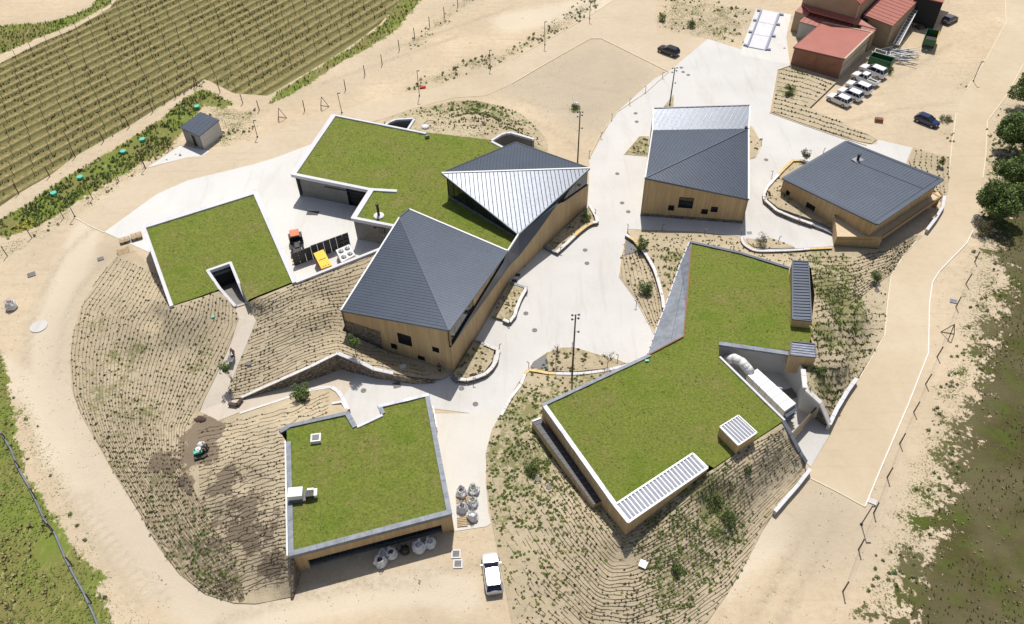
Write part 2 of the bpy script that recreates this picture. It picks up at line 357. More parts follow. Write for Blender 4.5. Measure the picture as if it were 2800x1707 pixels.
# sedum roof
m_, nt, b = NT('sedum_roof'); v = coords(nt)
a = noise(nt, v, 0.18, 5, 0.65); f = noise(nt, v, 3.2, 6, 0.8); g = noise(nt, v, 11.0, 3, 0.7)
col = ramp(nt, a, [(0.34, (0.175, 0.245, 0.030)), (0.48, (0.245, 0.275, 0.055)), (0.56, (0.225, 0.25, 0.05)), (0.68, (0.30, 0.265, 0.095))])
col = mixc(nt, ramp(nt, f, [(0.38, (0.8, 0.8, 0.8)), (0.60, (0, 0, 0))]), col, (0.095, 0.135, 0.018))
col = mixc(nt, ramp(nt, g, [(0.60, (0, 0, 0)), (0.72, (0.5, 0.5, 0.5))]), col, (0.36, 0.34, 0.11))
col = mixc(nt, ramp(nt, noise(nt, v, 0.45, 5, 0.7), [(0.58, (0, 0, 0)), (0.74, (0.55, 0.55, 0.55))]), col, (0.27, 0.215, 0.085))
M['sedum'] = finish(m_, nt, b, col, math_(nt, 'ADD', f, g), bs=0.9, bd=0.15)
M['leaf_lime'] = flat('sedum_leaves', (0.20, 0.25, 0.05), 0.7, 0, 0.4, 1.5)
M['leaf_dk'] = flat('dark_leaves', (0.065, 0.10, 0.022), 0.7, 0, 0.5, 1.2)
M['leaf_meadow'] = flat('meadow_grass_blades', (0.19, 0.24, 0.05), 0.8, 0, 0.35, 0.6)
M['leaf_mid'] = flat('mid_green_leaves', (0.125, 0.18, 0.04), 0.75, 0, 0.5, 1.0)
M['leaf_dry'] = flat('dry_grass_blades', (0.40, 0.34, 0.17), 0.85, 0, 0.35, 1.0)
M['leaf_olive'] = flat('olive_shrub_leaves', (0.155, 0.155, 0.065), 0.8, 0, 0.5, 1.0)
M['yellowflower'] = flat('yellow_flowers', (0.55, 0.50, 0.04), 0.8)
M['bark'] = flat('bark', (0.10, 0.075, 0.05), 0.95, 0, 0.4)
M['hose'] = flat('brown_drip_hose', (0.20, 0.16, 0.105), 0.8)
M['plug'] = flat('young_plug_plants', (0.105, 0.10, 0.045), 0.85, 0, 0.6, 0.5)
M['postwood'] = flat('weathered_wood_post', (0.075, 0.05, 0.035), 0.9, 0, 0.3)
M['wire'] = flat('fence_wire', (0.30, 0.27, 0.23), 0.5, 0.5)
m_, nt, b = NT('window_glass'); b.inputs['Base Color'].default_value = (0.012, 0.015, 0.018, 1); b.inputs['Roughness'].default_value = 0.06; b.inputs['Specular IOR Level'].default_value = 0.6
nt.links.new(ramp(nt, noise(nt, coords(nt), 0.5, 2), [(0.3, (0.008, 0.010, 0.012)), (0.7, (0.03, 0.035, 0.038))]), b.inputs['Base Color']); M['glass'] = m_
M['frame'] = flat('dark_window_frame', (0.03, 0.032, 0.035), 0.5)
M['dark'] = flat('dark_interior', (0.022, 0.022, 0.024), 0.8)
M['darkscreen'] = flat('charcoal_screen_panel', (0.035, 0.037, 0.042), 0.55)
M['black'] = flat('black_plastic', (0.018, 0.018, 0.02), 0.5)
M['rubber'] = flat('tyre_rubber', (0.02, 0.02, 0.02), 0.85)
M['yellow'] = flat('yellow_paint', (0.80, 0.50, 0.02), 0.45, 0, 0.04)
M['orange'] = flat('faded_orange_paint', (0.75, 0.19, 0.08), 0.5, 0, 0.08)
M['redroof'] = flat('red_roof_sheet', (0.36, 0.115, 0.085), 0.6, 0.0, 0.08, 0.3)
M['redseam'] = flat('dark_red_seam', (0.16, 0.05, 0.04), 0.6)
M['brickred'] = flat('red_brown_render', (0.27, 0.125, 0.075), 0.85, 0, 0.15, 0.6)
M['tan'] = flat('tan_render', (0.36, 0.255, 0.165), 0.85, 0, 0.10, 0.5)
M['cream'] = flat('cream_panel', (0.52, 0.43, 0.32), 0.8, 0, 0.06, 0.5)
M['palegreen'] = flat('pale_grey_green_sheet', (0.36, 0.39, 0.36), 0.7, 0, 0.08, 0.5)
M['green'] = flat('green_paint', (0.02, 0.115, 0.045), 0.45, 0, 0.12)
M['teal'] = flat('turquoise_plastic', (0.10, 0.52, 0.40), 0.5, 0, 0.06)
M['bag'] = flat('white_woven_bag', (0.62, 0.62, 0.64), 0.8, 0, 0.10, 4)
M['pallet'] = flat('pallet_wood', (0.50, 0.38, 0.23), 0.9, 0, 0.25)
M['iron'] = flat('cast_iron_cover', (0.16, 0.155, 0.145), 0.7, 0.2, 0.2)
M['deck'] = flat('bleached_timber_deck', (0.60, 0.47, 0.31), 0.8, 0, 0.08, 2.0)
M['carwhite'] = flat('white_car_paint', (0.74, 0.75, 0.77), 0.25, 0, 0.02, spec=0.7)
M['carblack'] = flat('black_car_paint', (0.012, 0.013, 0.016), 0.18, 0, 0.02, spec=0.8)
M['carnavy'] = flat('navy_car_paint', (0.010, 0.022, 0.085), 0.18, 0, 0.02, spec=0.8)
M['cargrey'] = flat('grey_car_paint', (0.13, 0.135, 0.14), 0.3, 0.3, 0.04)
M['silver'] = flat('silver_car_paint', (0.60, 0.61, 0.63), 0.25, 0.2, 0.02, spec=0.7)
M['carglass'] = flat('tinted_car_glass', (0.010, 0.014, 0.035), 0.08, 0, 0.02, spec=0.35)
M['alloy'] = flat('alloy_wheel', (0.35, 0.36, 0.38), 0.4, 0.6)
M['redlamp'] = flat('red_lamp_lens', (0.35, 0.01, 0.01), 0.3)
M['clearlamp'] = flat('clear_lamp_lens', (0.55, 0.57, 0.6), 0.2)
M['skin'] = flat('skin', (0.42, 0.25, 0.17), 0.6)
M['clothdark'] = flat('dark_trousers', (0.03, 0.032, 0.04), 0.9)
M['clothgrey'] = flat('grey_jacket', (0.22, 0.20, 0.19), 0.9)
M['clothred'] = flat('red_cap', (0.45, 0.015, 0.015), 0.8)
M['weighblue'] = flat('blue_grey_steel_kerb', (0.20, 0.23, 0.33), 0.5, 0.3)
M['weedmat'] = flat('grey_mat_sheet', (0.20, 0.20, 0.20), 0.9)  # even grey of the weed mats in the bed tips
M['brass'] = flat('brassy_yellow_metal', (0.45, 0.28, 0.07), 0.5, 0.4)
M['mud'] = flat('dark_wet_earth', (0.10, 0.072, 0.055), 0.8, 0, 0.3)
# ---------------------------------------------------------------- plan helpers
def inside(px, py, poly):
    """vectorised point in polygon"""
    c = np.zeros(px.shape, bool); n = len(poly); j = n - 1
    for i in range(n):
        xi, yi = poly[i][0], poly[i][1]; xj, yj = poly[j][0], poly[j][1]
        if yi != yj:
            c ^= ((yi > py) != (yj > py)) & (px < (xj - xi) * (py - yi) / (yj - yi) + xi)
        j = i
    return c
def sdist(px, py, poly):
    """signed distance to a polygon, positive inside"""
    d = np.full(px.shape, 1e9); n = len(poly)
    for i in range(n):
        ax, ay = poly[i][0], poly[i][1]; bx, by = poly[(i + 1) % n][0], poly[(i + 1) % n][1]
        dx, dy = bx - ax, by - ay; L = dx * dx + dy * dy + 1e-9
        t = np.clip(((px - ax) * dx + (py - ay) * dy) / L, 0, 1)
        d = np.minimum(d, np.hypot(px - ax - t * dx, py - ay - t * dy))
    return np.where(inside(px, py, poly), d, -d)
def resample(L, step):
    out = []
    for a, b in zip(L, L[1:]):
        n = max(1, int((b - a).length / step))
        for k in range(n): out.append(a.lerp(b, k / n))
    out.append(L[-1]); return out
def offset_line(L, d, closed=False):
    """mitred offset in plan (to the left when d > 0)"""
    n = len(L); out = []
    for i in range(n):
        if closed: a, b, c = L[i - 1], L[i], L[(i + 1) % n]
        else: a, b, c = L[max(i - 1, 0)], L[i], L[min(i + 1, n - 1)]
        d1 = Vector((b.x - a.x, b.y - a.y)); d2 = Vector((c.x - b.x, c.y - b.y))
        if d1.length < 1e-6: d1 = d2
        if d2.length < 1e-6: d2 = d1
        d1.normalize(); d2.normalize(); n1 = Vector((-d1.y, d1.x)); n2 = Vector((-d2.y, d2.x)); mn = n1 + n2
        if mn.length < 1e-3: mn = n1
        mn.normalize(); k = d / max(0.35, mn.dot(n1))
        out.append(Vector((b.x + mn.x * k, b.y + mn.y * k, b.z)))
    return out
def ccw(poly):
    a = sum(poly[i][0] * poly[(i + 1) % len(poly)][1] - poly[(i + 1) % len(poly)][0] * poly[i][1] for i in range(len(poly)))
    return poly if a > 0 else poly[::-1]
def ribbon(mb, L, wl, wr, h, closed=False, drop=None, mi=0):
    """solid strip along a line: wl left, wr right of it, top at the line's z, h deep"""
    A = offset_line(L, wl, closed); B = offset_line(L, -wr, closed); n = len(L)
    for i in range(n if closed else n - 1):
        j = (i + 1) % n
        top = [A[i], B[i], B[j], A[j]]
        bot = [Vector((p.x, p.y, (p.z - h) if drop is None else drop)) for p in top]
        mb.prism(top, bot, mi)
    return mb
def stones(name, L, wl, wr, h, mat, parent, step=1.1, gap=0.025, closed=False, bumpy=0.02, alt=None):
    """separate coping stones laid along a line"""
    A = []; L2 = L + [L[0]] if closed else L
    objs = []
    for a, b in zip(L2, L2[1:]):
        ln = (b - a).length; n = max(1, round(ln / step)); d = (b - a) / ln; nr = Vector((-d.y, d.x, 0)).normalized()
        for k in range(n):
            p = a + (b - a) * (k / n) + d * gap / 2; q = a + (b - a) * ((k + 1) / n) - d * gap / 2
            dz = Vector((0, 0, random.uniform(-bumpy, bumpy))); e = random.uniform(-bumpy, bumpy)
            mb = MB(); top = [p + nr * (wl + e) + dz, p - nr * wr + dz, q - nr * wr + dz, q + nr * (wl + e) + dz]
            mb.prism(top, [t - Vector((0, 0, h)) for t in top])
            m_ = mat
            if alt and alt(p): m_ = M['ochre']
            objs.append(mb.build(name, m_, parent))
    return objs
def in_poly_pts(poly, step, jitter=0.35):
    xs = [p[0] for p in poly]; ys = [p[1] for p in poly]
    gx, gy = np.meshgrid(np.arange(min(xs), max(xs), step), np.arange(min(ys), max(ys), step))
    gx = gx + RNG.uniform(-jitter, jitter, gx.shape) * step; gy = gy + RNG.uniform(-jitter, jitter, gy.shape) * step
    d = sdist(gx, gy, poly); k = d > step * 0.4
    return gx[k], gy[k]
class Field:
    """height field from scattered boundary and inner heights (inverse distance)"""
    def __init__(s, pts): s.p = np.array([[p[0], p[1], p[2]] for p in pts], float)
    def z(s, x, y):
        x = np.atleast_1d(np.asarray(x, float)); y = np.atleast_1d(np.asarray(y, float)); out = np.empty(x.shape)
        for i in range(0, len(x), 4000):
            d2 = (x[i:i + 4000, None] - s.p[None, :, 0]) ** 2 + (y[i:i + 4000, None] - s.p[None, :, 1]) ** 2 + 0.02
            w_ = d2 ** -1.6; out[i:i + 4000] = (w_ * s.p[None, :, 2]).sum(1) / w_.sum(1)
        return out
    def at(s, px, py):
        z = 0.0
        for _ in range(12):
            q = P(px, py, z); z = 0.5 * z + 0.5 * float(s.z(q.x, q.y)[0])
        q = P(px, py, z); return Vector((q.x, q.y, float(s.z(q.x, q.y)[0])))
def cdt_mesh(poly, px, py, zf):
    n = len(poly); V2 = [Vector((p[0], p[1])) for p in poly] + [Vector((a, b_)) for a, b_ in zip(px, py)]
    r = delaunay_2d_cdt(V2, [(i, (i + 1) % n) for i in range(n)], [list(range(n))], 1, 1e-4)
    x = np.array([v[0] for v in r[0]]); y = np.array([v[1] for v in r[0]]); z = zf(x, y)
    return x, y, z, [tuple(f) for f in r[2]]
def mesh_obj(name, x, y, z, F, mat, parent=None, attrs=None, smooth=True):
    o_ = Vector((float(x.mean()), float(y.mean()), float(z.min()))) if parent is None else (ORG.get(parent.name) or Vector((0, 0, 0)))
    V = np.stack([x - o_.x, y - o_.y, z - o_.z], 1)
    me = bpy.data.meshes.new(name); me.from_pydata(V.tolist(), [], F); me.materials.append(mat)
    if smooth: me.polygons.foreach_set('use_smooth', [True] * len(me.polygons))
    for k, a in (attrs or {}).items():
        at = me.attributes.new(k, 'FLOAT', 'POINT'); at.data.foreach_set('value', np.asarray(a, np.float32))
    me.update(); o = bpy.data.objects.new(name, me); COL.objects.link(o)
    if parent is None: o.location = o_; ORG[o.name] = o_
    else: o.parent = parent
    return o
def sheet(name, pts, mat, z=0.0, kind='structure', parent=None, thick=0.0):
    """flat or gently sloping sheet from a closed outline"""
    poly = ccw([Vector((p.x, p.y, p.z + z)) for p in pts]); mb = MB()
    r = delaunay_2d_cdt([Vector((p.x, p.y)) for p in poly], [(i, (i + 1) % len(poly)) for i in range(len(poly))], [list(range(len(poly)))], 1, 1e-4)
    zz = []
    for v in r[0]:
        k = min(range(len(poly)), key=lambda i: (poly[i].x - v[0]) ** 2 + (poly[i].y - v[1]) ** 2); zz.append(poly[k].z)
    mb.mesh([(v[0], v[1], zz[i]) for i, v in enumerate(r[0])], [tuple(f) for f in r[2]])
    if thick:
        for i in range(len(poly)):
            a, b_ = poly[i], poly[(i + 1) % len(poly)]
            mb.face([a, Vector((a.x, a.y, a.z - thick)), Vector((b_.x, b_.y, b_.z - thick)), b_])
    o = mb.build(name, mat, parent)
    if kind: o['kind'] = kind
    return o

# ---------------------------------------------------------------- scattered plants (joined, uncountable)
def tuft_shape(kind):
    """unit tuft: list of triangles ((x,y,z)*3)"""
    T = []
    if kind == 'blade':
        for k in range(4):
            a = k * 1.57 + 0.4; c, s_ = math.cos(a), math.sin(a)
            T.append(((-s_ * 0.22, c * 0.22, 0), (s_ * 0.22, -c * 0.22, 0), (c * 0.55, s_ * 0.55, 0.9)))
    elif kind == 'clump':
        for k in range(5):
            a = k * 1.2566; c, s_ = math.cos(a), math.sin(a)
            T.append(((c * 0.5 - s_ * 0.3, s_ * 0.5 + c * 0.3, 0.15), (c * 0.5 + s_ * 0.3, s_ * 0.5 - c * 0.3, 0.15), (c * 0.12, s_ * 0.12, 0.75)))
        T.append(((0.4, 0, 0.35), (-0.2, 0.35, 0.4), (-0.2, -0.35, 0.4)))
    elif kind == 'plug':
        T.append(((-0.5, -0.2, 0.02), (0.5, -0.25, 0.02), (0.1, 0.1, 0.8))); T.append(((0.1, -0.5, 0.02), (0.05, 0.5, 0.02), (-0.2, 0.0, 0.7))); T.append(((-0.4, 0.4, 0.3), (0.4, 0.35, 0.25), (0, -0.3, 0.45)))
    return np.array(T, float)
def scatter(name, xs, ys, zs, size, mat, shape='blade', label=None, parent=None, hgt=1.0, cat=None):
    n = len(xs)
    if n == 0: return None
    T = tuft_shape(shape); k = T.shape[0]
    a = RNG.uniform(0, 6.283, n); s_ = size * RNG.uniform(0.55, 1.45, n)
    c, sn = np.cos(a), np.sin(a); B = T.reshape(-1, 3)[None] * s_[:, None, None]
    B = B + RNG.normal(0, 0.08, B.shape) * s_[:, None, None]
    X = B[..., 0] * c[:, None] - B[..., 1] * sn[:, None] + np.asarray(xs)[:, None]
    Y = B[..., 0] * sn[:, None] + B[..., 1] * c[:, None] + np.asarray(ys)[:, None]
    Z = np.maximum(B[..., 2], 0) * hgt + np.asarray(zs)[:, None]
    o_ = np.array([X.mean(), Y.mean(), Z.min()]) if parent is None else np.array(ORG.get(parent.name) or Vector((0, 0, 0)))
    V = (np.stack([X, Y, Z], -1).reshape(-1, 3) - o_).astype(np.float32); nv = len(V)
    me = bpy.data.meshes.new(name); me.vertices.add(nv); me.vertices.foreach_set('co', V.ravel())
    me.loops.add(nv); me.loops.foreach_set('vertex_index', np.arange(nv, dtype=np.int32))
    me.polygons.add(nv // 3); me.polygons.foreach_set('loop_start', np.arange(0, nv, 3, dtype=np.int32))
    me.materials.append(mat); me.update(calc_edges=True); me.validate()
    o = bpy.data.objects.new(name, me); COL.objects.link(o); o['kind'] = 'stuff'
    if parent is None: o.location = o_
    else: o.parent = parent
    if label: o['label'] = label
    if cat: o['category'] = cat
    return o
def npnoise(x, y, f, seed=0.0):
    return np.array([mnoise.noise(Vector((a * f + seed, b_ * f - seed, seed))) for a, b_ in zip(x, y)])
def rand_in(poly, n):
    xs = [p[0] for p in poly]; ys = [p[1] for p in poly]
    x = RNG.uniform(min(xs), max(xs), n * 3); y = RNG.uniform(min(ys), max(ys), n * 3); k = inside(x, y, poly)
    return x[k][:n], y[k][:n]
def veg(name, poly, density, size, mat, shape='blade', zf=None, clump=None, label=None, hgt=1.0, cat=None, thr=0.0, parent=None):
    a = abs(sum(poly[i][0] * poly[(i + 1) % len(poly)][1] - poly[(i + 1) % len(poly)][0] * poly[i][1] for i in range(len(poly)))) / 2
    x, y = rand_in(poly, int(a * density))
    if clump:
        k = npnoise(x, y, clump, 3.3 + len(name)) > thr; x, y = x[k], y[k]
    z = zf(x, y) if zf else np.zeros(len(x))
    return scatter(name, x, y, z, size, mat, shape, label, hgt=hgt, cat=cat, parent=parent)

# ---------------------------------------------------------------- walls, roofs
def wall(mb, A, B, holes=(), mi=0, u0=0.0):
    """vertical wall between plan points A,B given as (bottom, top) vector pairs; holes (u0,u1,z0,z1)"""
    (a0, a1), (b0, b1) = A, B; ab = Vector((b0.x - a0.x, b0.y - a0.y, 0)); L = ab.length; d = ab / L
    us = sorted({0.0, L} | {min(max(h[0], 0), L) for h in holes} | {min(max(h[1], 0), L) for h in holes})
    zb = lambda u: a0.z + (b0.z - a0.z) * u / L
    zt = lambda u: a1.z + (b1.z - a1.z) * u / L
    pt = lambda u, z: Vector((a0.x + d.x * u, a0.y + d.y * u, z))
    def q(ua, ub, za, zb_, zc, zd):
        mb.face([pt(ua, za), pt(ub, zb_), pt(ub, zc), pt(ua, zd)], [(ua + u0, za), (ub + u0, zb_), (ub + u0, zc), (ua + u0, zd)], mi)
    for ua, ub in zip(us, us[1:]):
        if ub - ua < 1e-5: continue
        um = (ua + ub) / 2; hs = sorted([h for h in holes if h[0] - 1e-6 < um < h[1] + 1e-6], key=lambda h: h[2])
        la, lb = zb(ua), zb(ub)
        for h in hs:
            q(ua, ub, la, lb, h[2], h[2]); la = lb = h[3]
        q(ua, ub, la, lb, zt(ub), zt(ua))
    return L
def window(parent, A, B, hole, nrm, depth=0.28, mullions=0, fr=0.09, glass='glass', framemat='frame', transoms=0, lit=None):
    """window set back in a wall opening: reveal frame with a glass pane"""
    d = Vector((B.x - A.x, B.y - A.y, 0)).normalized(); u0, u1, z0, z1 = hole
    pt = lambda u, z, k: Vector((A.x + d.x * u, A.y + d.y * u, z)) - nrm * k
    mb = MB()
    o = [(u0, z0), (u1, z0), (u1, z1), (u0, z1)]; i = [(u0 + fr, z0 + fr), (u1 - fr, z0 + fr), (u1 - fr, z1 - fr), (u0 + fr, z1 - fr)]
    for k in range(4):
        j = (k + 1) % 4
        mb.face([pt(*o[k], 0.0), pt(*o[j], 0.0), pt(*o[j], depth), pt(*o[k], depth)])
        mb.face([pt(*o[k], depth - 0.03), pt(*o[j], depth - 0.03), pt(*i[j], depth - 0.03), pt(*i[k], depth - 0.03)])
        mb.face([pt(*i[k], depth - 0.03), pt(*i[j], depth - 0.03), pt(*i[j], depth + 0.05), pt(*i[k], depth + 0.05)])
    for k in range(mullions):
        u = u0 + (u1 - u0) * (k + 1) / (mullions + 1)
        c = [pt(u - 0.04, z0, depth - 0.06), pt(u + 0.04, z0, depth - 0.06), pt(u + 0.04, z1, depth - 0.06), pt(u - 0.04, z1, depth - 0.06)]
        mb.face(c)
    w_ = mb.build('window', M[framemat], parent)
    g = MB(); g.face([pt(*i[0], depth), pt(*i[1], depth), pt(*i[2], depth), pt(*i[3], depth)]); g.build('pane', M[glass], w_)
    return w_
def plane_z(a, b, c):
    n = (b - a).cross(c - a)
    return lambda x, y: a.z - (n.x * (x - a.x) + n.y * (y - a.y)) / n.z
def facet(parent, pts, mat, name='roof_facet', thick=0.22, seam_dir=None, pitch=0.5, sh=0.07, sw=0.07, seammat=None):
    """a folded metal roof facet with standing seams"""
    pts = ccw(pts); mb = MB(); mb.prism(pts, [p - Vector((0, 0, thick)) for p in pts]); o = mb.build(name, mat, parent)
    if seam_dir is not None:
        zf = plane_z(pts[0], pts[1], pts[2]); d = Vector((seam_dir[0], seam_dir[1])).normalized(); n = Vector((-d.y, d.x))
        s0 = min(p.x * n.x + p.y * n.y for p in pts); s1 = max(p.x * n.x + p.y * n.y for p in pts); sb = MB(); s_ = s0 + pitch * 0.5
        while s_ < s1:
            hit = []
            for i in range(len(pts)):
                a, c = pts[i], pts[(i + 1) % len(pts)]; fa = a.x * n.x + a.y * n.y - s_; fc = c.x * n.x + c.y * n.y - s_
                if (fa > 0) != (fc > 0): t = fa / (fa - fc); q = a.lerp(c, t); hit.append((q.x * d.x + q.y * d.y, q.x, q.y))
            hit.sort()
            for h0, h1 in zip(hit[::2], hit[1::2]):
                if h1[0] - h0[0] < 0.15: continue
                A = Vector((h0[1], h0[2], zf(h0[1], h0[2]))); B = Vector((h1[1], h1[2], zf(h1[1], h1[2])))
                dd = (B - A).normalized(); A += dd * 0.03; B -= dd * 0.03; k = Vector((n.x, n.y, 0)) * sw / 2; kt = k * 0.45; up = Vector((0, 0, sh))
                V = [A - k, A + k, A + kt + up, A - kt + up, B - k, B + k, B + kt + up, B - kt + up]
                sb.mesh(V, [(0, 3, 7, 4), (3, 2, 6, 7), (2, 1, 5, 6), (0, 1, 2, 3), (7, 6, 5, 4)])
            s_ += pitch
        if sb.f: stuff(sb.build('standing_seam', seammat or M['zincseam'], parent))
    return o
def edge_trim(parent, a, b, w_=0.16, h=0.12, mat=None, name='edge_trim', dz=0.05):
    mb = MB(); ribbon(mb, [a + Vector((0, 0, dz)), b + Vector((0, 0, dz))], w_ / 2, w_ / 2, h); return mb.build(name, mat or M['zincseam'], parent)
def green_roof(parent, pts, step=0.7, amp=0.10, dens=7.0, size=0.20):
    poly = ccw(resample_closed(pts, 1.0)); z0 = sum(p.z for p in pts) / len(pts)
    F_ = Field(poly); px, py = in_poly_pts(poly, step)
    zf = lambda x, y: F_.z(x, y) + amp * npnoise(x, y, 1.1, 2.0) + 0.05
    x, y, z, F = cdt_mesh(poly, px, py, zf)
    o = mesh_obj('planted_roof', x, y, z, F, M['sedum'], parent); o['kind'] = 'stuff'
    return F_
def resample_closed(pts, step):
    out = []
    for i in range(len(pts)):
        a, b_ = pts[i], pts[(i + 1) % len(pts)]; n = max(1, int((b_ - a).length / step))
        for k in range(n): out.append(a.lerp(b_, k / n))
    return out
def sedum_tufts(parent, pts, F_, dens=5.0, size=0.16):
    poly = [(p.x, p.y) for p in pts]
    a = abs(sum(poly[i][0] * poly[(i + 1) % len(poly)][1] - poly[(i + 1) % len(poly)][0] * poly[i][1] for i in range(len(poly)))) / 2
    x, y = rand_in(poly, int(a * dens)); z = F_.z(x, y)
    k = npnoise(x, y, 0.6, 9.0) > -0.15
    scatter('sedum_tuft', x[k], y[k], z[k], size, M['leaf_lime'], 'clump', parent=parent, hgt=0.8)
    x, y = rand_in(poly, int(a * dens * 0.10)); z = F_.z(x, y)
    scatter('sedum_tuft', x, y, z, size * 0.9, M['leaf_dk'], 'clump', parent=parent, hgt=0.7)
# ================================================================ GROUND
def W2(L): return [(P(*p).x, P(*p).y) for p in L]
G_grass = [W2([(-250,900),(0,956),(21,1056),(36,1115),(43,1193),(69,1279),(77,1314),(120,1371),(155,1423),(189,1477),(229,1529),(286,1578),(268,1610),(320,1720),(360,2000),(-300,2000)]),
 W2([(-120,75),(0,70),(120,62),(180,48),(249,17),(300,-40),(330,-40),(300,12),(200,66),(115,100),(0,149),(-120,190)]),
 W2([(1160,-10),(1130,25),(1105,60),(1075,90),(1010,130),(940,168),(880,203),(830,238),(770,272),(735,285),(760,250),(860,190),(960,130),(1040,70),(1100,-10)]),
 W2([(-60,640),(0,600),(80,555),(150,505),(230,455),(310,410),(380,365),(440,325),(490,280),(540,245),(590,255),(640,285),(600,300),(560,285),(540,310),(500,360),(450,420),(395,445),(330,480),(240,535),(160,585),(90,625),(30,645)])]
G_brown = [W2([(2790,380),(2740,470),(2700,600),(2715,690),(2760,760),(2720,850),(2690,930),(2661,1040),(2640,1110),(2612,1180),(2598,1236),(2590,1350),(2530,1437),(2530,1500),(2470,1535),(2495,1600),(2470,1640),(2440,1680),(2380,1670),(2380,1720),(2400,2000),(3200,2000),(3200,380)])]
G_scrub = [W2([(2799,185),(2760,260),(2720,320),(2705,400),(2695,480),(2670,620),(2660,660),(2640,790),(2630,880),(2600,960),(2550,1130),(2480,1290),(2450,1370),(2400,1500),(2340,1707),(2400,1720),(2500,1600),(2560,1480),(2620,1280),(2700,1000),(2760,800),(2740,700),(2800,500)]),
 W2([(1260,165),(1341,150),(1400,125),(1480,75),(1560,20),(1600,-10),(1640,0),(1625,38),(1492,110),(1400,160),(1341,187),(1270,205)]),
 W2([(1100,250),(1144,215),(1200,195),(1260,180),(1270,205),(1144,250)]),
 W2([(1220,30),(1260,-10),(1320,-10),(1230,60),(1160,120),(1060,170),(1140,90)]),
 W2([(1825,-10),(1800,40),(1805,80),(1860,90),(1900,110),(2030,125),(2060,30),(2000,10)]),
 W2([(2598,318),(2610,330),(2612,400),(2570,360)]), W2([(2690,165),(2700,130),(2650,200),(2600,240),(2640,245),(2662,212)]),
 W2([(2695,340),(2800,420),(2780,500),(2700,480)]),
 W2([(560,255),(640,290),(720,300),(700,360),(600,370),(560,330)]),
 W2([(230,535),(420,430),(620,340),(700,330),(690,375),(520,425),(400,455),(215,590)]),
 W2([(-50,690),(200,560),(210,595),(0,710),(-50,740)]),
 W2([(60,1030),(110,1180),(180,1330),(330,1650),(420,1720),(300,1720),(200,1500),(60,1250),(30,1100)])]
G_vine = [W2([(-300,330),(-60,215),(0,172),(115,115),(200,80),(300,22),(340,-30),(600,-150),(1250,-150),(1100,-5),(1040,65),(960,125),(860,187),(760,245),(735,262),(640,255),(560,215),(540,232),(481,265),(418,303),(353,345),(283,384),(206,427),(136,480),(52,528),(0,565),(-120,640),(-320,760)])]
G_grey = [W2([(1400,232),(1500,172),(1618,110),(1643,108),(1828,195),(1690,303),(1640,370),(1560,340),(1480,300),(1400,260)]), W2([(2206,1310),(2360,1385),(2330,1500),(2240,1530),(2130,1450)]),
 W2([(330,690),(250,760),(200,850),(175,960),(180,1060),(215,1150),(300,1310),(420,1500),(560,1630),(640,1650),(640,1660),(520,1640),(380,1500),(250,1300),(190,1150),(160,1050),(150,950),(175,850),(230,750),(310,680)])]
def maxd(L, x, y, wd):
    r = np.full(x.shape, -50.0)
    for p in L: r = np.maximum(r, sdist(x, y, p))
    return np.clip(0.5 + r / wd, 0, 1)
xs = np.concatenate([[-3000, -1200, -600, -350, -220], np.arange(-160, 175, 0.85), [220, 350, 600, 1200, 3000]])
ys = np.concatenate([[-1500, -500, -150, -40, 0], np.arange(18, 215, 0.85), [260, 350, 600, 1500, 4000]])
gx, gy = np.meshgrid(xs, ys); gz = np.zeros(gx.shape)
fin = (gx > -165) & (gx < 175) & (gy > 15) & (gy < 215)
nx, ny = len(xs), len(ys)
idx = np.arange(nx * ny).reshape(ny, nx)
F = np.stack([idx[:-1, :-1], idx[:-1, 1:], idx[1:, 1:], idx[1:, :-1]], -1).reshape(-1, 4)
X, Y = gx.ravel(), gy.ravel()
at = {k: np.zeros(X.shape) for k in ('grass', 'brown', 'scrub', 'vine', 'grey', 'pale', 'rut')}
fx = fin.ravel()
at['grass'][fx] = maxd(G_grass, X[fx], Y[fx], 3.0); at['brown'][fx] = maxd(G_brown, X[fx], Y[fx], 9.0); at['scrub'][fx] = maxd(G_scrub, X[fx], Y[fx], 5.0) * 0.62
at['vine'][fx] = maxd(G_vine, X[fx], Y[fx], 1.5); at['grey'][fx] = maxd(G_grey, X[fx], Y[fx], 7.0)
at['scrub'][~fx] = 0.4
def band(L, wd):
    L = W2(L); r = np.zeros(fx.sum())
    for a, b_ in zip(L, L[1:]):
        dx, dy = b_[0] - a[0], b_[1] - a[1]; t = np.clip(((X[fx] - a[0]) * dx + (Y[fx] - a[1]) * dy) / (dx * dx + dy * dy), 0, 1)
        r = np.maximum(r, np.exp(-((X[fx] - a[0] - t * dx) ** 2 + (Y[fx] - a[1] - t * dy) ** 2) / (wd * wd)))
    return r
for L, wd in (([(300,560),(230,640),(200,730),(160,820),(130,930),(140,1060),(180,1200),(250,1320),(340,1440),(450,1560),(600,1690)], 3.0), ([(560,1690),(800,1660),(1000,1620),(1150,1600),(1260,1620)], 2.5), ([(1400,60),(1550,30),(1650,10)], 5), ([(1700,1700),(1900,1600),(2100,1450)], 3), ([(0,1000),(120,1100),(160,1250)], 2)): at['pale'][fx] = np.maximum(at['pale'][fx], band(L, wd))
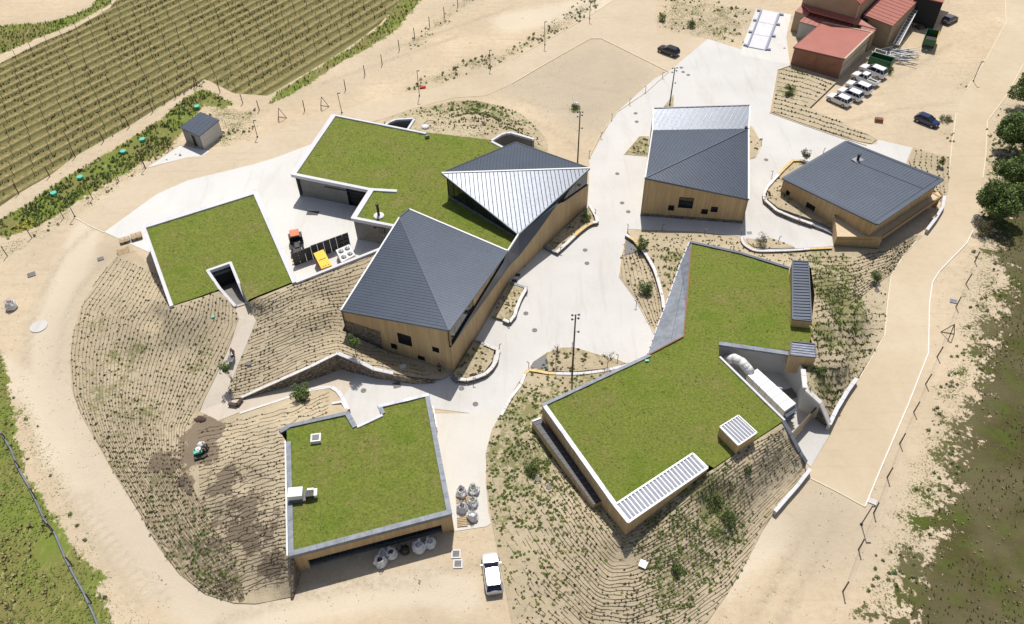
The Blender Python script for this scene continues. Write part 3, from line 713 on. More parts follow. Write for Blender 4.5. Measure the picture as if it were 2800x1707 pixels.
for L in ([(260,620),(170,700),(120,800),(80,900),(70,1000)], [(300,700),(215,790),(170,900),(160,1020)], [(700,1640),(900,1590),(1100,1570),(1230,1555),(1330,1540)], [(600,1700),(800,1640),(1000,1600),(1180,1590)], [(1500,200),(1600,240),(1700,250)], [(1450,330),(1550,380),(1600,430)], [(1420,270),(1520,300),(1640,300)], [(2300,340),(2450,300),(2600,280)], [(2350,240),(2480,200),(2600,120)], [(2230,1400),(2150,1550),(2050,1700)], [(2290,1420),(2200,1580),(2130,1707)], [(1050,140),(1200,90),(1400,20)], [(880,230),(1050,170),(1250,100)], [(230,1350),(330,1500),(450,1640)], [(180,1350),(290,1520),(380,1650)]): at['rut'][fx] = np.maximum(at['rut'][fx], band(L, .55))
G = mesh_obj('ground', X, Y, gz.ravel() - 0.03, F.tolist(), M['ground'], attrs=at); structure(G)
# rows of the vineyard
va, vb = P(0, 401), P(469, 160); va2, vb2 = P(0, 238), P(430, 31)
ROWDIR = ((vb - va).normalized() + (vb2 - va2).normalized()).normalized()
ROWANG = math.atan2(ROWDIR.y, ROWDIR.x); ROWSP = 2.75
ROWNODE.inputs['Angle'].default_value = -ROWANG; ROWSC.inputs[1].default_value = 1.0 / ROWSP

# ================================================================ ROADS, PAVING
dirt = [(205,597),(401,462),(520,428),(700,381),(749,359),(850,322),(935,299),(1144,253),(1260,222),(1341,190),(1400,163),(1492,113),(1615,42),(1690,-8),(1800,-8),(1789,52),(1800,95),(1860,92),(1935,107),(1829,196),(1643,106),(1618,106),(1500,172),(1400,230),(1330,262),(1240,268),(1120,300),(1060,322),(960,350),(850,400),(757,431),(700,449),(515,494),(429,532),(285,637)]
sheet('dirt_track', VV(dirt), M['road2'], 0.004)
yard = [(285,635),(409,691),(500,800),(809,768),(1033,679),(1100,600),(980,480),(850,395),(757,430),(700,448),(515,493),(429,531)]
sheet('yard_paving', VV(yard), M['yard'], 0.012)
sheet('shed_apron_paving', VV([(401,460),(492,399),(575,413),(552,428),(515,430)]), M['yard'], 0.016)
east = [(2752,-20),(2748,0),(2751,62),(2698,160),(2665,212),(2641,246),(2625,280),(2614,310),(2606,360),(2602,400),(2590,516),(2575,560),(2545,610),(2524,642),(2472,698),(2436,756),(2428,800),(2426,831),(2419,916),(2375,993),(2349,1036),(2269,1195),(2217,1277),(2206,1303),(2365,1386),(2409,1279),(2484,1105),(2538,967),(2541,831),(2549,774),(2569,742),(2610,700),(2644,665),(2661,630),(2672,590),(2687,487),(2695,430),(2700,332),(2715,312),(2755,258),(2799,175),(2880,20),(2920,-20)]
sheet('east_road', VV(east), M['road'], 0.006)
plaza = [(1935,107),(2165,178),(2128,190),(2105,308),(2200,343),(2300,376),(2372,396),(2395,395),(2402,383),(2495,404),(2480,440),(2440,560),(2278,674),(2100,684),(2045,664),(2030,648),(1900,634),(1716,627),(1706,700),(1693,755),(1738,815),(1790,912),(1800,930),(1790,968),(1740,992),(1712,993),(1600,1010),(1457,1012),(1440,1020),(1425,1040),(1392,1130),(1300,1132),(1172,1116),(1060,1190),(960,1190),(952,1122),(930,1085),(906,1056),(960,975),(1076,1010),(1180,1020),(1260,1000),(1396,765),(1486,673),(1607,563),(1612,450),(1610,440),(1673,325),(1690,304),(1790,215),(1829,196)]
sheet('plaza_paving', VV(plaza), M['plaza'], 0.010)
path = [(906,1056),(700,1113),(655,1128),(600,1150),(540,1152),(545,1125),(560,1090),(590,1030),(632,935),(653,870),(640,837),(676,826),(700,878),(664,967),(624,1062),(632,1092),(658,1087),(790,1050),(929,1003),(975,1012),(958,1060),(935,1085)]
PATHZ = {(640,837):3.0,(676,826):3.0,(653,870):2.7,(700,878):2.6,(632,935):1.9,(664,967):1.5,(590,1030):.8,(624,1062):.35,(560,1090):.3}
_fp = sheet('footpath', [V4((a, b_, 0, 0.016)) if (a, b_) not in PATHZ else V4((a, b_, PATHZ[(a, b_)] + 0.03)) for a, b_ in path], M['path'])
from mathutils.bvhtree import BVHTree
_bv = BVHTree.FromPolygons([v_.co + _fp.location for v_ in _fp.data.vertices], [tuple(p_.vertices) for p_ in _fp.data.polygons])
def on_path(px, py):
    z = 1.0
    for _ in range(12):
        q = P(px, py, z); h = _bv.ray_cast(Vector((q.x, q.y, 50)), Vector((0, 0, -1)))[0]; z = .5 * z + .5 * (h.z if h else 0)
    return P(px, py, z) + Vector((0, 0, .01))
sheet('east_footpath', VV([(1172,1076),(1172,1132),(1300,1130),(1392,1128),(1345,1175),(1330,1235),(1328,1320),(1335,1400),(1342,1432),(1330,1440),(1244,1453),(1200,1250)]), M['path2'], 0.014)
sheet('weighbridge_paving', VV([(2068,24),(2164,40),(2150,100),(2160,178),(2025,150),(2032,118)]), M['yard'], 0.014)
sheet('service_floor', VV([(1966,975),(2000,960),(2180,1000),(2230,1100),(2262,1160),(2268,1190),(2217,1277),(2200,1262),(2120,1150)]), M['light_wall'], 0.020)
# kerbs along roads
def kerb_line(name, L, mat, label, w_=0.16, h=0.10):
    t = thing(name, P(*L[0][:2]), label, 'kerb')
    pts = [V4(p) for p in L]; i = 0; stones('kerb_stone', resample(pts, 4.0), w_ / 2, w_ / 2, h, M[mat], t, step=4.0, gap=0.02, bumpy=0.0)
    return t
up = lambda L, z: [(a, b_, 0, z) for a, b_ in L]
kerb_line('road_kerb', up([(2661,630),(2644,665),(2610,700),(2569,742),(2549,774),(2541,831),(2538,967),(2484,1105),(2409,1279),(2365,1386)], 0.10), 'kerbwhite', 'pale kerb along the outer right side of the east road', 0.13, 0.12)
kerb_line('road_kerb', up([(2206,1303),(2290,1345),(2365,1386)], 0.05), 'kerb', 'thin flush kerb crossing the lower end of the east road', 0.14, 0.08)
kerb_line('road_kerb', up([(2545,610),(2524,642),(2472,698),(2436,756),(2426,831),(2419,916),(2375,993),(2351,1034)], 0.07), 'kerb', 'sandy kerb along the inner side of the east road beside the weedy slope', 0.16, 0.1)
kerb_line('road_kerb', up([(2748,0),(2751,62),(2698,160),(2665,212),(2641,246)], 0.07), 'kerb', 'sandy kerb between the upper east road and the parking area', 0.16, 0.1)
kerb_line('road_kerb', up([(2614,310),(2602,400),(2590,516)], 0.07), 'kerb', 'short sandy kerb beside the navy car and the right hand building', 0.16, 0.1)
kerb_line('road_kerb', up([(2799,175),(2755,258),(2715,312),(2700,332),(2695,430),(2687,487)], 0.07), 'kerb', 'sandy kerb on the tree side of the upper east road', 0.16, 0.1)
kerb_line('road_kerb', up([(1400,163),(1492,113),(1615,42),(1675,2)], 0.07), 'kerb', 'kerb between the top dirt track and the weedy strip above it', 0.16, 0.1)
kerb_line('road_kerb', up([(1400,229),(1500,170),(1612,106),(1645,106),(1829,197)], 0.08), 'kerb', 'sandy kerb cornering round the empty compacted plot', 0.16, 0.1)
kerb_line('road_kerb', up([(205,595),(245,618),(285,636)], 0.05), 'kerb', 'flush kerb across the track at the tip of the white yard', 0.16, 0.08)
# ================================================================ MOUNDS (planted banks)
FIELDS = {}; POLYS = {}
def mound(name, pts, ctrl=(), step=0.75, weeds=(), wet=(), weed0=0.0, name2=None):
    B = [p if isinstance(p, Vector) else V4(p) for p in pts]; poly = ccw(resample_closed(B, 1.0)); c = [V4(k) for k in ctrl]
    F_ = Field(list(poly) + c * 3); px, py = in_poly_pts(poly, step)
    zf = lambda x, y: F_.z(x, y) + 0.05
    x, y, z, Fc = cdt_mesh([(p.x, p.y) for p in poly], px, py, zf)
    wd = np.full(x.shape, weed0)
    for (wx, wy, r, s_) in weeds:
        q = F_.at(wx, wy); wd = np.maximum(wd, s_ * np.exp(-((x - q.x) ** 2 + (y - q.y) ** 2) / (r * r)))
    wt = np.zeros(x.shape)
    for (wx, wy, r, s_) in wet:
        q = F_.at(wx, wy); wt = np.maximum(wt, s_ * np.exp(-((x - q.x) ** 2 + (y - q.y) ** 2) / (r * r)))
    z = z + 0.05 * npnoise(x, y, 0.7, 5.0)
    o = mesh_obj(name, x, y, z, Fc, M['mound'], attrs={'weed': wd, 'wet': wt}); structure(o)
    FIELDS[name] = F_; POLYS[name] = [(p.x, p.y) for p in poly]
    return F_
m1 = [(409,692,4.5,.15),(465,838,4.5,4.35),(530,818,4.5,4.35),(598,795,4.5,4.35),(618,812,4.0,3.9),(640,838,3.1),(653,870,2.75),(632,935,1.95),(590,1030,.85),(560,1090,.35),(545,1125,.1),
 (600,1152,.1),(655,1130,.2),(700,1116,.25),(780,1090,.3),(850,1066,.3),(906,1060,.3),(930,1086,.4),(948,1115,.8),(952,1128,4,2.6),(870,1146,4,3.3),(784,1164,4,3.7),(763,1176,4,3.8),(786,1212,4,3.9),(793,1400,4,3.7),(790,1522,4,2.6),(797,1633,0,0),
 (700,1652,0),(640,1650,0),(560,1625,0),(490,1570,0),(430,1490,0),(380,1400,0),(310,1290,0),(260,1200,0),(220,1130,0),(196,1060,0),(193,985,0),(200,910,0),(225,830,0),(270,760,0),(320,700,0),(350,670,0)]
m1w = [(250,900,4,.45),(330,1000,7,.5),(270,1100,5,.5),(360,1150,6,.5),(330,850,7,.4),(420,1400,4,.42),(500,1500,5,.5),(560,1560,4,.45),(640,1580,3,.4),(440,1320,3,.5),(330,1260,4,.5),(540,1000,3,.5),(560,950,3,.45),(860,1090,3,.3)]
m1wet = [(560,1180,3.2,1.0),(545,1240,3.0,.95),(440,1260,1.6,1.1),(470,1270,1.3,1.1),(510,1320,1.5,.9),(600,1330,4.5,.62),(660,1390,4,.66),(700,1460,4,.66),(640,1470,3,.6),(735,1545,3,.66),(600,1490,2,.6)]
FW = mound('west_planted_bank', m1, [(480,1000,1.3),(430,880,1.9),(660,1350,2.6),(560,1450,1.0),(500,1250,.9),(400,1100,.8),(300,1000,.5),(720,1250,3.6),(800,1125,1.8)], weeds=m1w, wet=m1wet)
_hA, _hB = P(932, 849, 6.0), P(1228, 903, 8.3)
HW = []
for _a, _c in ((936,905),(985,928),(1048,957),(1105,985),(1160,1003),(1205,1012)):
    _u, _z = on_wall(_a, _c, _hA, _hB); _q = _hA + Vector(((_hB - _hA).x, (_hB - _hA).y, 0)).normalized() * _u; _q.z = max(_z, 0.05); HW.append(_q)
HW.append(Vector((_hB.x, _hB.y, .05)))
print('HALL TERRAIN', [round(q.z, 2) for q in HW])
m2 = [(681,822,4.5,4.35),(809,771,4.5,4.35),(920,727,4.5,4.35),(1033,684,4.6,4.3),(1000,740,5.2,4.2),*HW,(1210,1036,.2),(1186,1038,.4),(1130,1032,.9),(1076,1021,1.2),(1055,1017,1.35),(990,992,2.0),(955,978,2.5),(923,966,2.9),(850,1002,2.2),(790,1029,1.5),(720,1060,.7),(658,1088,.12),(632,1092,.1),(625,1070,.25),(628,1055,.4),(664,967,1.45),(700,878,2.55),(676,828,3.1)]
FM = mound('middle_planted_bank', m2, [(850,850,3.6)], weeds=[(1030,960,5,.35),(840,870,4,.25)], wet=[(900,720,1.2,.6)])
m4 = [(1437,1018,.35),(1500,1027,.35),(1570,1026,.35),(1640,1018,.35),(1700,1004,.3),(1745,990,.3),(1772,974,4.4,.3),(1630,1040,4.4,.35),(1483,1108,4.4,.4),(1560,1218,4.4,.6),(1640,1328,4.4,1.1),(1717,1432,4.8,2.1),(1825,1357,4.8,2.9),(1935,1283,4.8,4.0),(1952,1281,4.4,4.2),(2050,1214,4.4,4.25),(2144,1152,4.4,4.2),(2165,1192,3.2),(2189,1238,1.8),(2205,1266,.5),(2198,1300,.3),(2160,1350,.2),(2117,1400,.1),(2085,1450,0),(2045,1530,0),(1995,1615,0),(1930,1707,0),(1870,1800,0),(1650,1880,0),(1430,1830,0),(1400,1707,0),(1372,1560,0),(1345,1430,0),(1332,1330,0),(1328,1240,0),(1345,1175,0),(1385,1105,.1),(1415,1050,.25)]
FS = mound('south_planted_bank', m4, [(1450,1200,.9),(1550,1400,1.2),(1700,1560,.9),(1950,1400,1.6),(1450,1500,.5)], step=0.85, weed0=.18,
 weeds=[(1440,1130,6,.62),(1400,1250,6,.62),(1470,1280,5,.65),(1380,1380,5,.5),(1500,1350,4,.5),(1530,1100,5,.5),(1620,1050,4,.55),(1950,1390,4.5,.75),(1970,1440,3.5,.7),(1880,1540,4,.62),(1840,1600,4,.6),(1820,1480,4,.5),(1900,1460,4,.55),(2030,1340,4,.35),(1600,1600,5,.4),(1560,1450,1,.4)])
m5 = [(1714,634,.1),(1749,629,.1),(1900,638,.1),(2025,650,.1),(2033,670,.12),(2050,687,.15),(2100,694,.2),(2200,691,.2),(2276,678,.2),(2400,684,.2),(2450,665,.2),(2500,640,.1),(2522,645,.02),(2470,700,.02),(2434,757,.02),(2424,831,.02),(2416,916,.02),(2372,993,.02),(2343,1036,.3),(2305,1100,.5),(2270,1160,.55),(2247,1102,3.2),(2206,1065,4.2),(2203,1013,4.4,4.1),(2232,960,4.4,4.0),(2214,916,4.4,4.25),(2220,880,4.4,4.2),(2230,800,4.4,3.9),(2222,718,4.4,3.4),(2157,736,4.4,2.9),(2000,694,4.4,1.6),(1889,660,4.6,.8),(1876,700,4.2,.5),(1845,790,3.9,.4),(1815,866,3.7,.35),(1815,840,.5),(1804,786,.55),(1788,733,.55),(1762,688,.5),(1733,656,.4)]
FE = mound('east_planted_bank', m5, [(2330,850,2.2),(2290,980,3.0)], weed0=.25, weeds=[(2280,800,5,.95),(2310,850,4,.85),(2290,740,5,.6),(2260,920,3,.8),(2250,1050,3,.7),(2220,700,4,.6),(2350,720,5,.3),(1850,720,5,.55),(1880,780,4,.4),(2320,950,5,.45),(2290,1120,3,.5)])
m6 = [(1112,354,4.6,4.45),(1166,366,4.6,4.45),(1260,375,4.6,4.45),(1346,385,4.6,4.45),(1372,369,4.6,4.45),(1385,364.5,4.6,4.4),(1397,364,4.6,4.3),(1459,381.5,4.6,3.6),(1463,425,3,1.6),(1500,425,0),(1496,385,0),(1465,345,0),(1425,312,0),(1370,290,0),(1300,276,0),(1240,277,0),(1180,290,0),(1120,304,0),(1075,318,0),(1050,330,0),(1055,341,4.6,4.3),(1066,334,4.6,4.4),(1084,327.5,4.6,4.45),(1130,325,4.6,4.45)]
FN = mound('north_planted_bank', m6, [(1300,330,3.6)], step=0.7, weed0=.40, weeds=[(1300,290,6,.7),(1340,310,5,.75),(1380,330,5,.6)])
m7 = [(2163,182,0,.05),(2286,229,0,.3),(2212,300,0,.3),(2315,345,0,.25),(2386,377,0,.2),(2398,382,0,.1),(2383,394,0,.05),(2343,386,0,.02),(2297,372,0,.02),(2203,341,0,.02),(2108,307,0,.02),(2126,195,0,.02)]
FP = mound('parking_planted_bank', m7, [(2190,250,0,.35)], weeds=[(2155,250,3,.7),(2200,200,4,.5),(2180,300,3,.3)], weed0=.15)
m8 = [(2498,405,0,.05),(2560,425,0,.05),(2597,428,0,.05),(2592,520,0,.05),(2577,560,0,.05),(2560,530,0,.2),(2500,480,0,.3),(2484,440,0,.1)]
mound('corner_planted_bed', m8, [], weed0=.1)
def bed(name, L, z=0.06, weed0=.25, wall_z=None):
    o = mound(name, [(a, b_, z) for a, b_ in L], [], step=0.5, weed0=weed0); return o
bed('plaza_planting_bed', [(1710,645),(1700,700),(1694,755),(1738,815),(1788,910),(1800,890),(1812,850),(1802,790),(1786,737),(1760,692),(1731,660)], weed0=.2)
bed('lamp_planting_bed', [(1459,1010),(1458,992),(1494,966),(1537,952),(1572,952),(1629,969),(1686,984),(1708,994),(1686,1003),(1640,1010),(1560,1018),(1500,1015)], .07, .35)
bed('upper_wall_planter_soil', [(1487,672),(1519,686),(1572,641),(1606,618),(1626,603),(1610,566)], .35, .45)
bed('middle_wall_planter_soil', [(1394,772),(1434,786),(1410,842),(1391,878),(1342,866)], .35, .45)
bed('lower_wall_planter_soil', [(1297,933),(1323,942),(1352,956),(1345,989),(1325,1016),(1290,1031),(1245,1036),(1240,1020)], .40, .45)
bed('west_corner_planting_bed', [(1748,374),(1775,375),(1770,425),(1708,421)], .05, .55)
bed('north_tip_planting_bed', [(1842,259),(1815,292),(1841,294)], .05, .4)
bed('east_corner_planting_bed', [(2050,345),(2058,347),(2084,392),(2065,429),(2050,434)], .05, .25)
bed('curved_wall_planter_soil', [(2098,545),(2096,528),(2103,505),(2124,482),(2148,460),(2170,445),(2215,448),(2160,500),(2300,600),(2283,628),(2222,602),(2175,586),(2130,570)], .35, .35)
bed('shrub_corner_bed', [(2040,652),(2070,655),(2110,652),(2165,672),(2175,678),(2105,680),(2062,676),(2046,665)], .06, .3)
# ---------------- drip lines with plug plants
def at_field(F_, px, py): return F_.at(px, py)
def rs_px(L, n):
    d = [0]
    for a, b_ in zip(L, L[1:]): d.append(d[-1] + math.dist(a, b_))
    out = []
    for k in range(n):
        t = d[-1] * k / (n - 1)
        for i in range(len(L) - 1):
            if t <= d[i + 1] + 1e-9:
                q = (t - d[i]) / max(1e-9, d[i + 1] - d[i]); out.append((L[i][0] + (L[i + 1][0] - L[i][0]) * q, L[i][1] + (L[i + 1][1] - L[i][1]) * q)); break
    return out
def drip_rows(bank, A, B, n, label, size=0.24, gap=0.95, wd=0.05, wob=2.0, K=44, plants=1.0, cross=0.45, keep=None):
    F_ = FIELDS[bank]; poly = POLYS[bank]; a = rs_px(A, K); b_ = rs_px(B, K); mb = MB(); PX = []
    for r in range(n):
        t = (r + 0.5) / n; line = []; ph = random.uniform(0, 9)
        for k in range(K):
            x = a[k][0] * (1 - t) + b_[k][0] * t; y = a[k][1] * (1 - t) + b_[k][1] * t + wob * mnoise.noise(Vector((k * 0.35, ph, 0)))
            line.append(P(x, y, 0))
        # drop rays to the bank
        xs_ = [(a[k][0] * (1 - t) + b_[k][0] * t, a[k][1] * (1 - t) + b_[k][1] * t + wob * mnoise.noise(Vector((k * 0.35, ph, 0)))) for k in range(K)]
        z = np.zeros(K)
        for _ in range(10):
            Q = [P(xs_[k][0], xs_[k][1], z[k]) for k in range(K)]; z = 0.5 * z + 0.5 * F_.z([q.x for q in Q], [q.y for q in Q])
        Q = [Vector((P(xs_[k][0], xs_[k][1], z[k]).x, P(xs_[k][0], xs_[k][1], z[k]).y, 0)) for k in range(K)]
        Q = resample(Q, 0.8); qx = np.array([q.x for q in Q]); qy = np.array([q.y for q in Q]); qz = F_.z(qx, qy) + 0.085
        ok = inside(qx, qy, poly)
        for k in range(len(Q) - 1):
            if not (ok[k] and ok[k + 1]) or random.random() < 0.04: continue
            if keep and random.random() > keep(Q[k]): continue
            p = Vector((qx[k], qy[k], qz[k])); q = Vector((qx[k + 1], qy[k + 1], qz[k + 1])); d = (q - p); nr = Vector((-d.y, d.x, 0)).normalized() * wd / 2; up_ = Vector((0, 0, 0.035))
            mb.mesh([p - nr, p + nr, q + nr, q - nr, p + up_, q + up_], [(0, 4, 5, 3), (4, 1, 2, 5)])
            if random.random() < plants * (0.75 + 1.3 * mnoise.noise(Vector((p.x * .16, p.y * .16, 5)))) / gap: PX.append((p.x + random.uniform(-.12, .12), p.y + random.uniform(-.12, .12), p.z - 0.05))
            if random.random() < cross * 0.5:
                c = p + Vector((-d.y, d.x, 0)).normalized() * random.uniform(0.35, 0.9) * random.choice((-1, 1)) + d * random.uniform(-.3, .3); c.z = p.z - 0.01
                mb.mesh([p - d * 0.03, p + d * 0.03, c], [(0, 1, 2)])  # slivers across the rows draw the plants' shadows in hose colour
    if mb.f:
        o = stuff(mb.build('drip_hose_and_shade', M['hose'])); o['label'] = 'brown drip hoses and drawn plant shadows ' + label; o['category'] = 'drip hose'
    if PX:
        PX = np.array(PX); scatter('plug_plant', PX[:, 0], PX[:, 1], PX[:, 2], size, M['plug'], 'plug', 'small young plants dotted along the hoses ' + label, cat='young plants')
drip_rows('middle_planted_bank', [(640,850),(700,822),(809,775),(950,722),(1060,680)], [(600,1100),(720,1065),(850,1010),(930,990),(1000,1020),(1180,1060)], 30, 'on the middle bank above the stone wall', 0.24, 1.0, 0.06, 4)
drip_rows('west_planted_bank', [(540,1175),(640,1150),(720,1130),(800,1110),(900,1070)], [(560,1680),(640,1640),(720,1610),(800,1590),(880,1560)], 46, 'on the bank left of the lower building', 0.21, 1.1, 0.06, 6, plants=.7)
drip_rows('west_planted_bank', [(650,835),(650,900),(610,985),(560,1080),(510,1170),(500,1270),(570,1420),(640,1520),(670,1640)], [(300,700),(200,830),(180,960),(190,1080),(240,1200),(320,1320),(400,1450),(500,1590),(620,1670)], 40, 'round the outer curve of the west bank', 0.24, 0.95, 0.055, 5, K=70, plants=1.05)
drip_rows('south_planted_bank', [(1500,1140),(1560,1230),(1640,1340),(1712,1450),(1760,1430),(1850,1362),(1955,1284),(2050,1220),(2160,1160)], [(1240,1300),(1300,1480),(1420,1680),(1560,1800),(1700,1830),(1850,1790),(2000,1680),(2150,1500),(2280,1330)], 37, 'round the corner of the big south building', 0.25, 0.9, 0.06, 5, K=80, plants=1.0, keep=lambda p: min(1, max(.22, (p.x + 1) / 7)))
drip_rows('east_planted_bank', [(2230,700),(2340,700),(2440,680),(2520,630)], [(2220,860),(2320,840),(2400,780),(2450,740)], 14, 'on the bank below the right hand building', 0.26, 0.9, 0.07, 3)
drip_rows('east_planted_bank', [(2230,860),(2300,850),(2430,850)], [(2240,1140),(2270,1150),(2300,1120)], 14, 'on the weedy bank beside the east road', 0.30, 0.8, 0.05, 5, cross=.2)
drip_rows('parking_planted_bank', [(2120,170),(2200,185),(2300,225)], [(2090,330),(2200,360),(2400,420)], 14, 'on the bank below the red warehouse', 0.34, 0.9, 0.08, 2, K=30)
drip_rows('plaza_planting_bed', [(1690,650),(1690,700),(1700,800),(1780,930)], [(1735,650),(1770,710),(1800,790),(1810,880)], 8, 'in the bed beside the curved wall', 0.25, 0.8, 0.06, 2, K=30)
drip_rows('corner_planted_bed', [(2500,405),(2490,450),(2550,540)], [(2600,405),(2600,500),(2590,580)], 7, 'in the bed right of the grey roofed building', 0.3, 0.9, 0.05, 2, K=20)
# ---------------- weeds on banks
def weeds_on(bank, spots, mat, shape, size, label, dens=5.0, cat='weeds', hgt=1.0):
    F_ = FIELDS[bank]; X_ = []; Y_ = []
    for (wx, wy, r, s_) in spots:
        q = F_.at(wx, wy); n = int(dens * 3.14 * r * r * s_); a = RNG.uniform(0, 6.28, n); rr = r * 1.25 * np.sqrt(RNG.uniform(0, 1, n)) * RNG.uniform(0.5, 1, n)
        X_.append(q.x + np.cos(a) * rr); Y_.append(q.y + np.sin(a) * rr)
    x = np.concatenate(X_); y = np.concatenate(Y_); k = inside(x, y, POLYS[bank]); x, y = x[k], y[k]
    k = npnoise(x, y, 0.8, 4.0) > -0.12; x, y = x[k], y[k]
    scatter('weed_tuft', x, y, F_.z(x, y) + 0.03, size, mat, shape, label, cat=cat, hgt=hgt)
SW = [(1440,1130,6,.62),(1400,1250,6,.62),(1470,1280,5,.65),(1380,1380,5,.5),(1500,1350,4,.5),(1530,1100,5,.5),(1620,1050,4,.55),(1950,1390,4.5,.9),(1970,1440,3.5,.9),(1880,1540,4,.72),(1840,1600,4,.7),(1820,1480,4,.5),(1900,1460,4,.55)]
weeds_on('south_planted_bank', SW, M['leaf_mid'], 'clump', 0.27, 'green weeds spreading over the bank round the big south building', 2.6)
weeds_on('south_planted_bank', [(1500,1200,14,.4),(1450,1400,12,.4),(1900,1500,14,.35),(1650,1600,12,.3)], M['leaf_olive'], 'plug', 0.24, 'olive scrub plants over the whole south bank', 0.9)
weeds_on('south_planted_bank', [(1400,1200,9,.8),(1450,1320,8,.7),(1400,1450,7,.6),(1500,1100,7,.7),(1560,1050,6,.6),(1420,1600,6,.4),(1500,1500,7,.5),(1900,1500,9,.5)], M['leaf_meadow'], 'clump', 0.26, 'fresh green weeds mottling the left half of the south bank', 2.2)
EW = [(2280,800,5,.95),(2310,850,4,.85),(2290,740,5,.6),(2260,920,3,.8),(2250,1050,3,.7),(2220,700,4,.6),(1850,720,5,.7),(1880,780,4,.5),(2320,950,5,.45)]
weeds_on('east_planted_bank', EW, M['leaf_meadow'], 'blade', 0.32, 'tall green grass patch on the bank beside the east road', 4.0)
weeds_on('east_planted_bank', [(2300,900,9,.6),(2280,1040,6,.6),(2330,780,7,.4),(1900,690,10,.5),(2100,720,8,.5),(1960,670,8,.5),(1800,670,5,.6)], M['leaf_olive'], 'plug', 0.26, 'olive ground plants over the east bank', 2.4)
weeds_on('north_planted_bank', [(1300,310,7,.8),(1350,330,7,.8),(1400,350,6,.7),(1250,330,5,.5)], M['leaf_olive'], 'plug', 0.32, 'olive weeds over the bank behind the big lawn roof', 3.0)
weeds_on('north_planted_bank', [(1300,285,5,.8),(1345,300,5,.8),(1200,296,4,.7),(1150,305,3,.6)], M['leaf_meadow'], 'clump', 0.32, 'greener weeds on the far edge of the bank behind the lawn roof', 3.0)
weeds_on('west_planted_bank', m1w, M['plug'], 'plug', 0.27, 'dark weeds on the outer slope of the west bank', 0.9)
weeds_on('west_planted_bank', [(500,1500,5,.8),(560,1560,4,.8),(430,1400,3,.7),(600,1600,3,.8)], M['leaf_mid'], 'clump', 0.26, 'green weeds at the foot of the west bank', 2.5)
for nm, px_, py_, r_, d_ in (('lamp_planting_bed',1560,985,6,1.2),('plaza_planting_bed',1740,760,5,.6),('lower_wall_planter_soil',1300,985,3.2,1.8),('middle_wall_planter_soil',1390,830,3,1.5),('upper_wall_planter_soil',1550,640,3.5,1.2),('west_corner_planting_bed',1750,400,3,2.0),('curved_wall_planter_soil',2150,520,5,1.2),('east_corner_planting_bed',2062,390,3,.8),('shrub_corner_bed',2100,668,4,1.2)):
    weeds_on(nm, [(px_, py_, r_, 1.0)], M['leaf_olive'], 'clump', 0.30, 'low green plants filling the ' + nm.replace('_', ' ').replace(' soil', ''), d_ * 1.6)
# ---------------- meadow, verge and vineyard growth
veg('meadow_grass', G_grass[0], 10.0, 0.22, M['leaf_meadow'], 'blade', clump=0.15, thr=-0.35, label='lush green meadow grass in the lower left corner', cat='grass', hgt=.5)
veg('dry_meadow_grass', G_grass[0], 1.6, 0.40, M['leaf_dry'], 'blade', clump=0.22, thr=0.12, label='pale seeding grass stalks in the lower left meadow', cat='grass')
veg('verge_shrub_growth', G_grass[3], 1.0, 0.45, M['leaf_dk'], 'clump', clump=0.25, thr=-0.2, label='dense green scrub between vineyard and dirt track', cat='scrub')
veg('verge_shrub_growth', G_grass[3], 8.0, 0.34, M['leaf_meadow'], 'blade', clump=0.3, thr=-0.1, label='lighter green scrub mixed in beside the vineyard', cat='scrub')
veg('verge_grass', G_grass[2], 5.0, 0.34, M['leaf_meadow'], 'blade', label='green grass strip along the top edge of the vineyard', cat='grass')
veg('verge_grass', G_grass[1], 4.0, 0.35, M['leaf_meadow'], 'blade', label='green grassy patch in the upper left corner', cat='grass')
veg('dark_meadow_growth', [p for p in G_brown[0] if p[0] < 200], 2.5, 0.20, M['leaf_olive'], 'blade', clump=0.12, thr=-0.1, label='olive brown meadow growth along the right edge', cat='meadow')
veg('dark_meadow_growth', G_brown[0], 1.6, 0.18, M['leaf_dk'], 'blade', clump=0.09, thr=0.12, label='dark green patches in the right hand meadow', cat='meadow')
veg('dry_meadow_grass', G_brown[0], 0.9, 0.22, M['leaf_dry'], 'blade', clump=0.3, thr=0.1, label='straw coloured specks in the right hand meadow', cat='meadow')
for i, pl in enumerate(G_scrub):
    nm = ['along the right hand fence', 'along the top dirt track', 'at the lamp posts by the top track', 'below the vineyard corner', 'on the plot beside the weighbridge', 'beside the navy car', 'by the parking kerb', 'round the big trees', 'behind the small shed', 'below the small shed', 'along the left fence', 'at the meadow edge on the left'][i]
    veg('scrub_plant', pl, (2.6, 2.2, .7, .9, .5, 1.2, 1.0, .9, .6, .7, .35, .5)[i], 0.34, M['leaf_olive'], 'clump', clump=0.28, thr=0.02, label='sparse olive scrub ' + nm, cat='scrub')
    veg('scrub_plant', pl, (1.6, 1.2, .4, .4, .3, .6, .5, .5, .3, .3, .1, .35)[i], 0.42, M['leaf_mid'], 'clump', clump=0.2, thr=0.12, label='greener scrub ' + nm, cat='scrub')
veg('yellow_flower_patch', W2([(70,605),(95,595),(90,625),(60,635),(20,640),(30,625)]), 4, 0.35, M['yellowflower'], 'clump', label='yellow flowering weeds at the lower end of the green verge', cat='flowers')
_x = RNG.uniform(-80, 100, 22000); _y = RNG.uniform(30, 175, 22000); _k = npnoise(_x, _y, .06, 2.0) + .6 * npnoise(_x, _y, .35, 7.0) > .12
_x, _y = _x[_k], _y[_k]; _bad = np.zeros(len(_x), bool)
for _p in (W2(plaza), W2(yard), W2(path), W2(east), G_vine[0], W2([(1172,1076),(1172,1132),(1392,1128),(1342,1432),(1244,1453)])): _bad |= inside(_x, _y, _p)
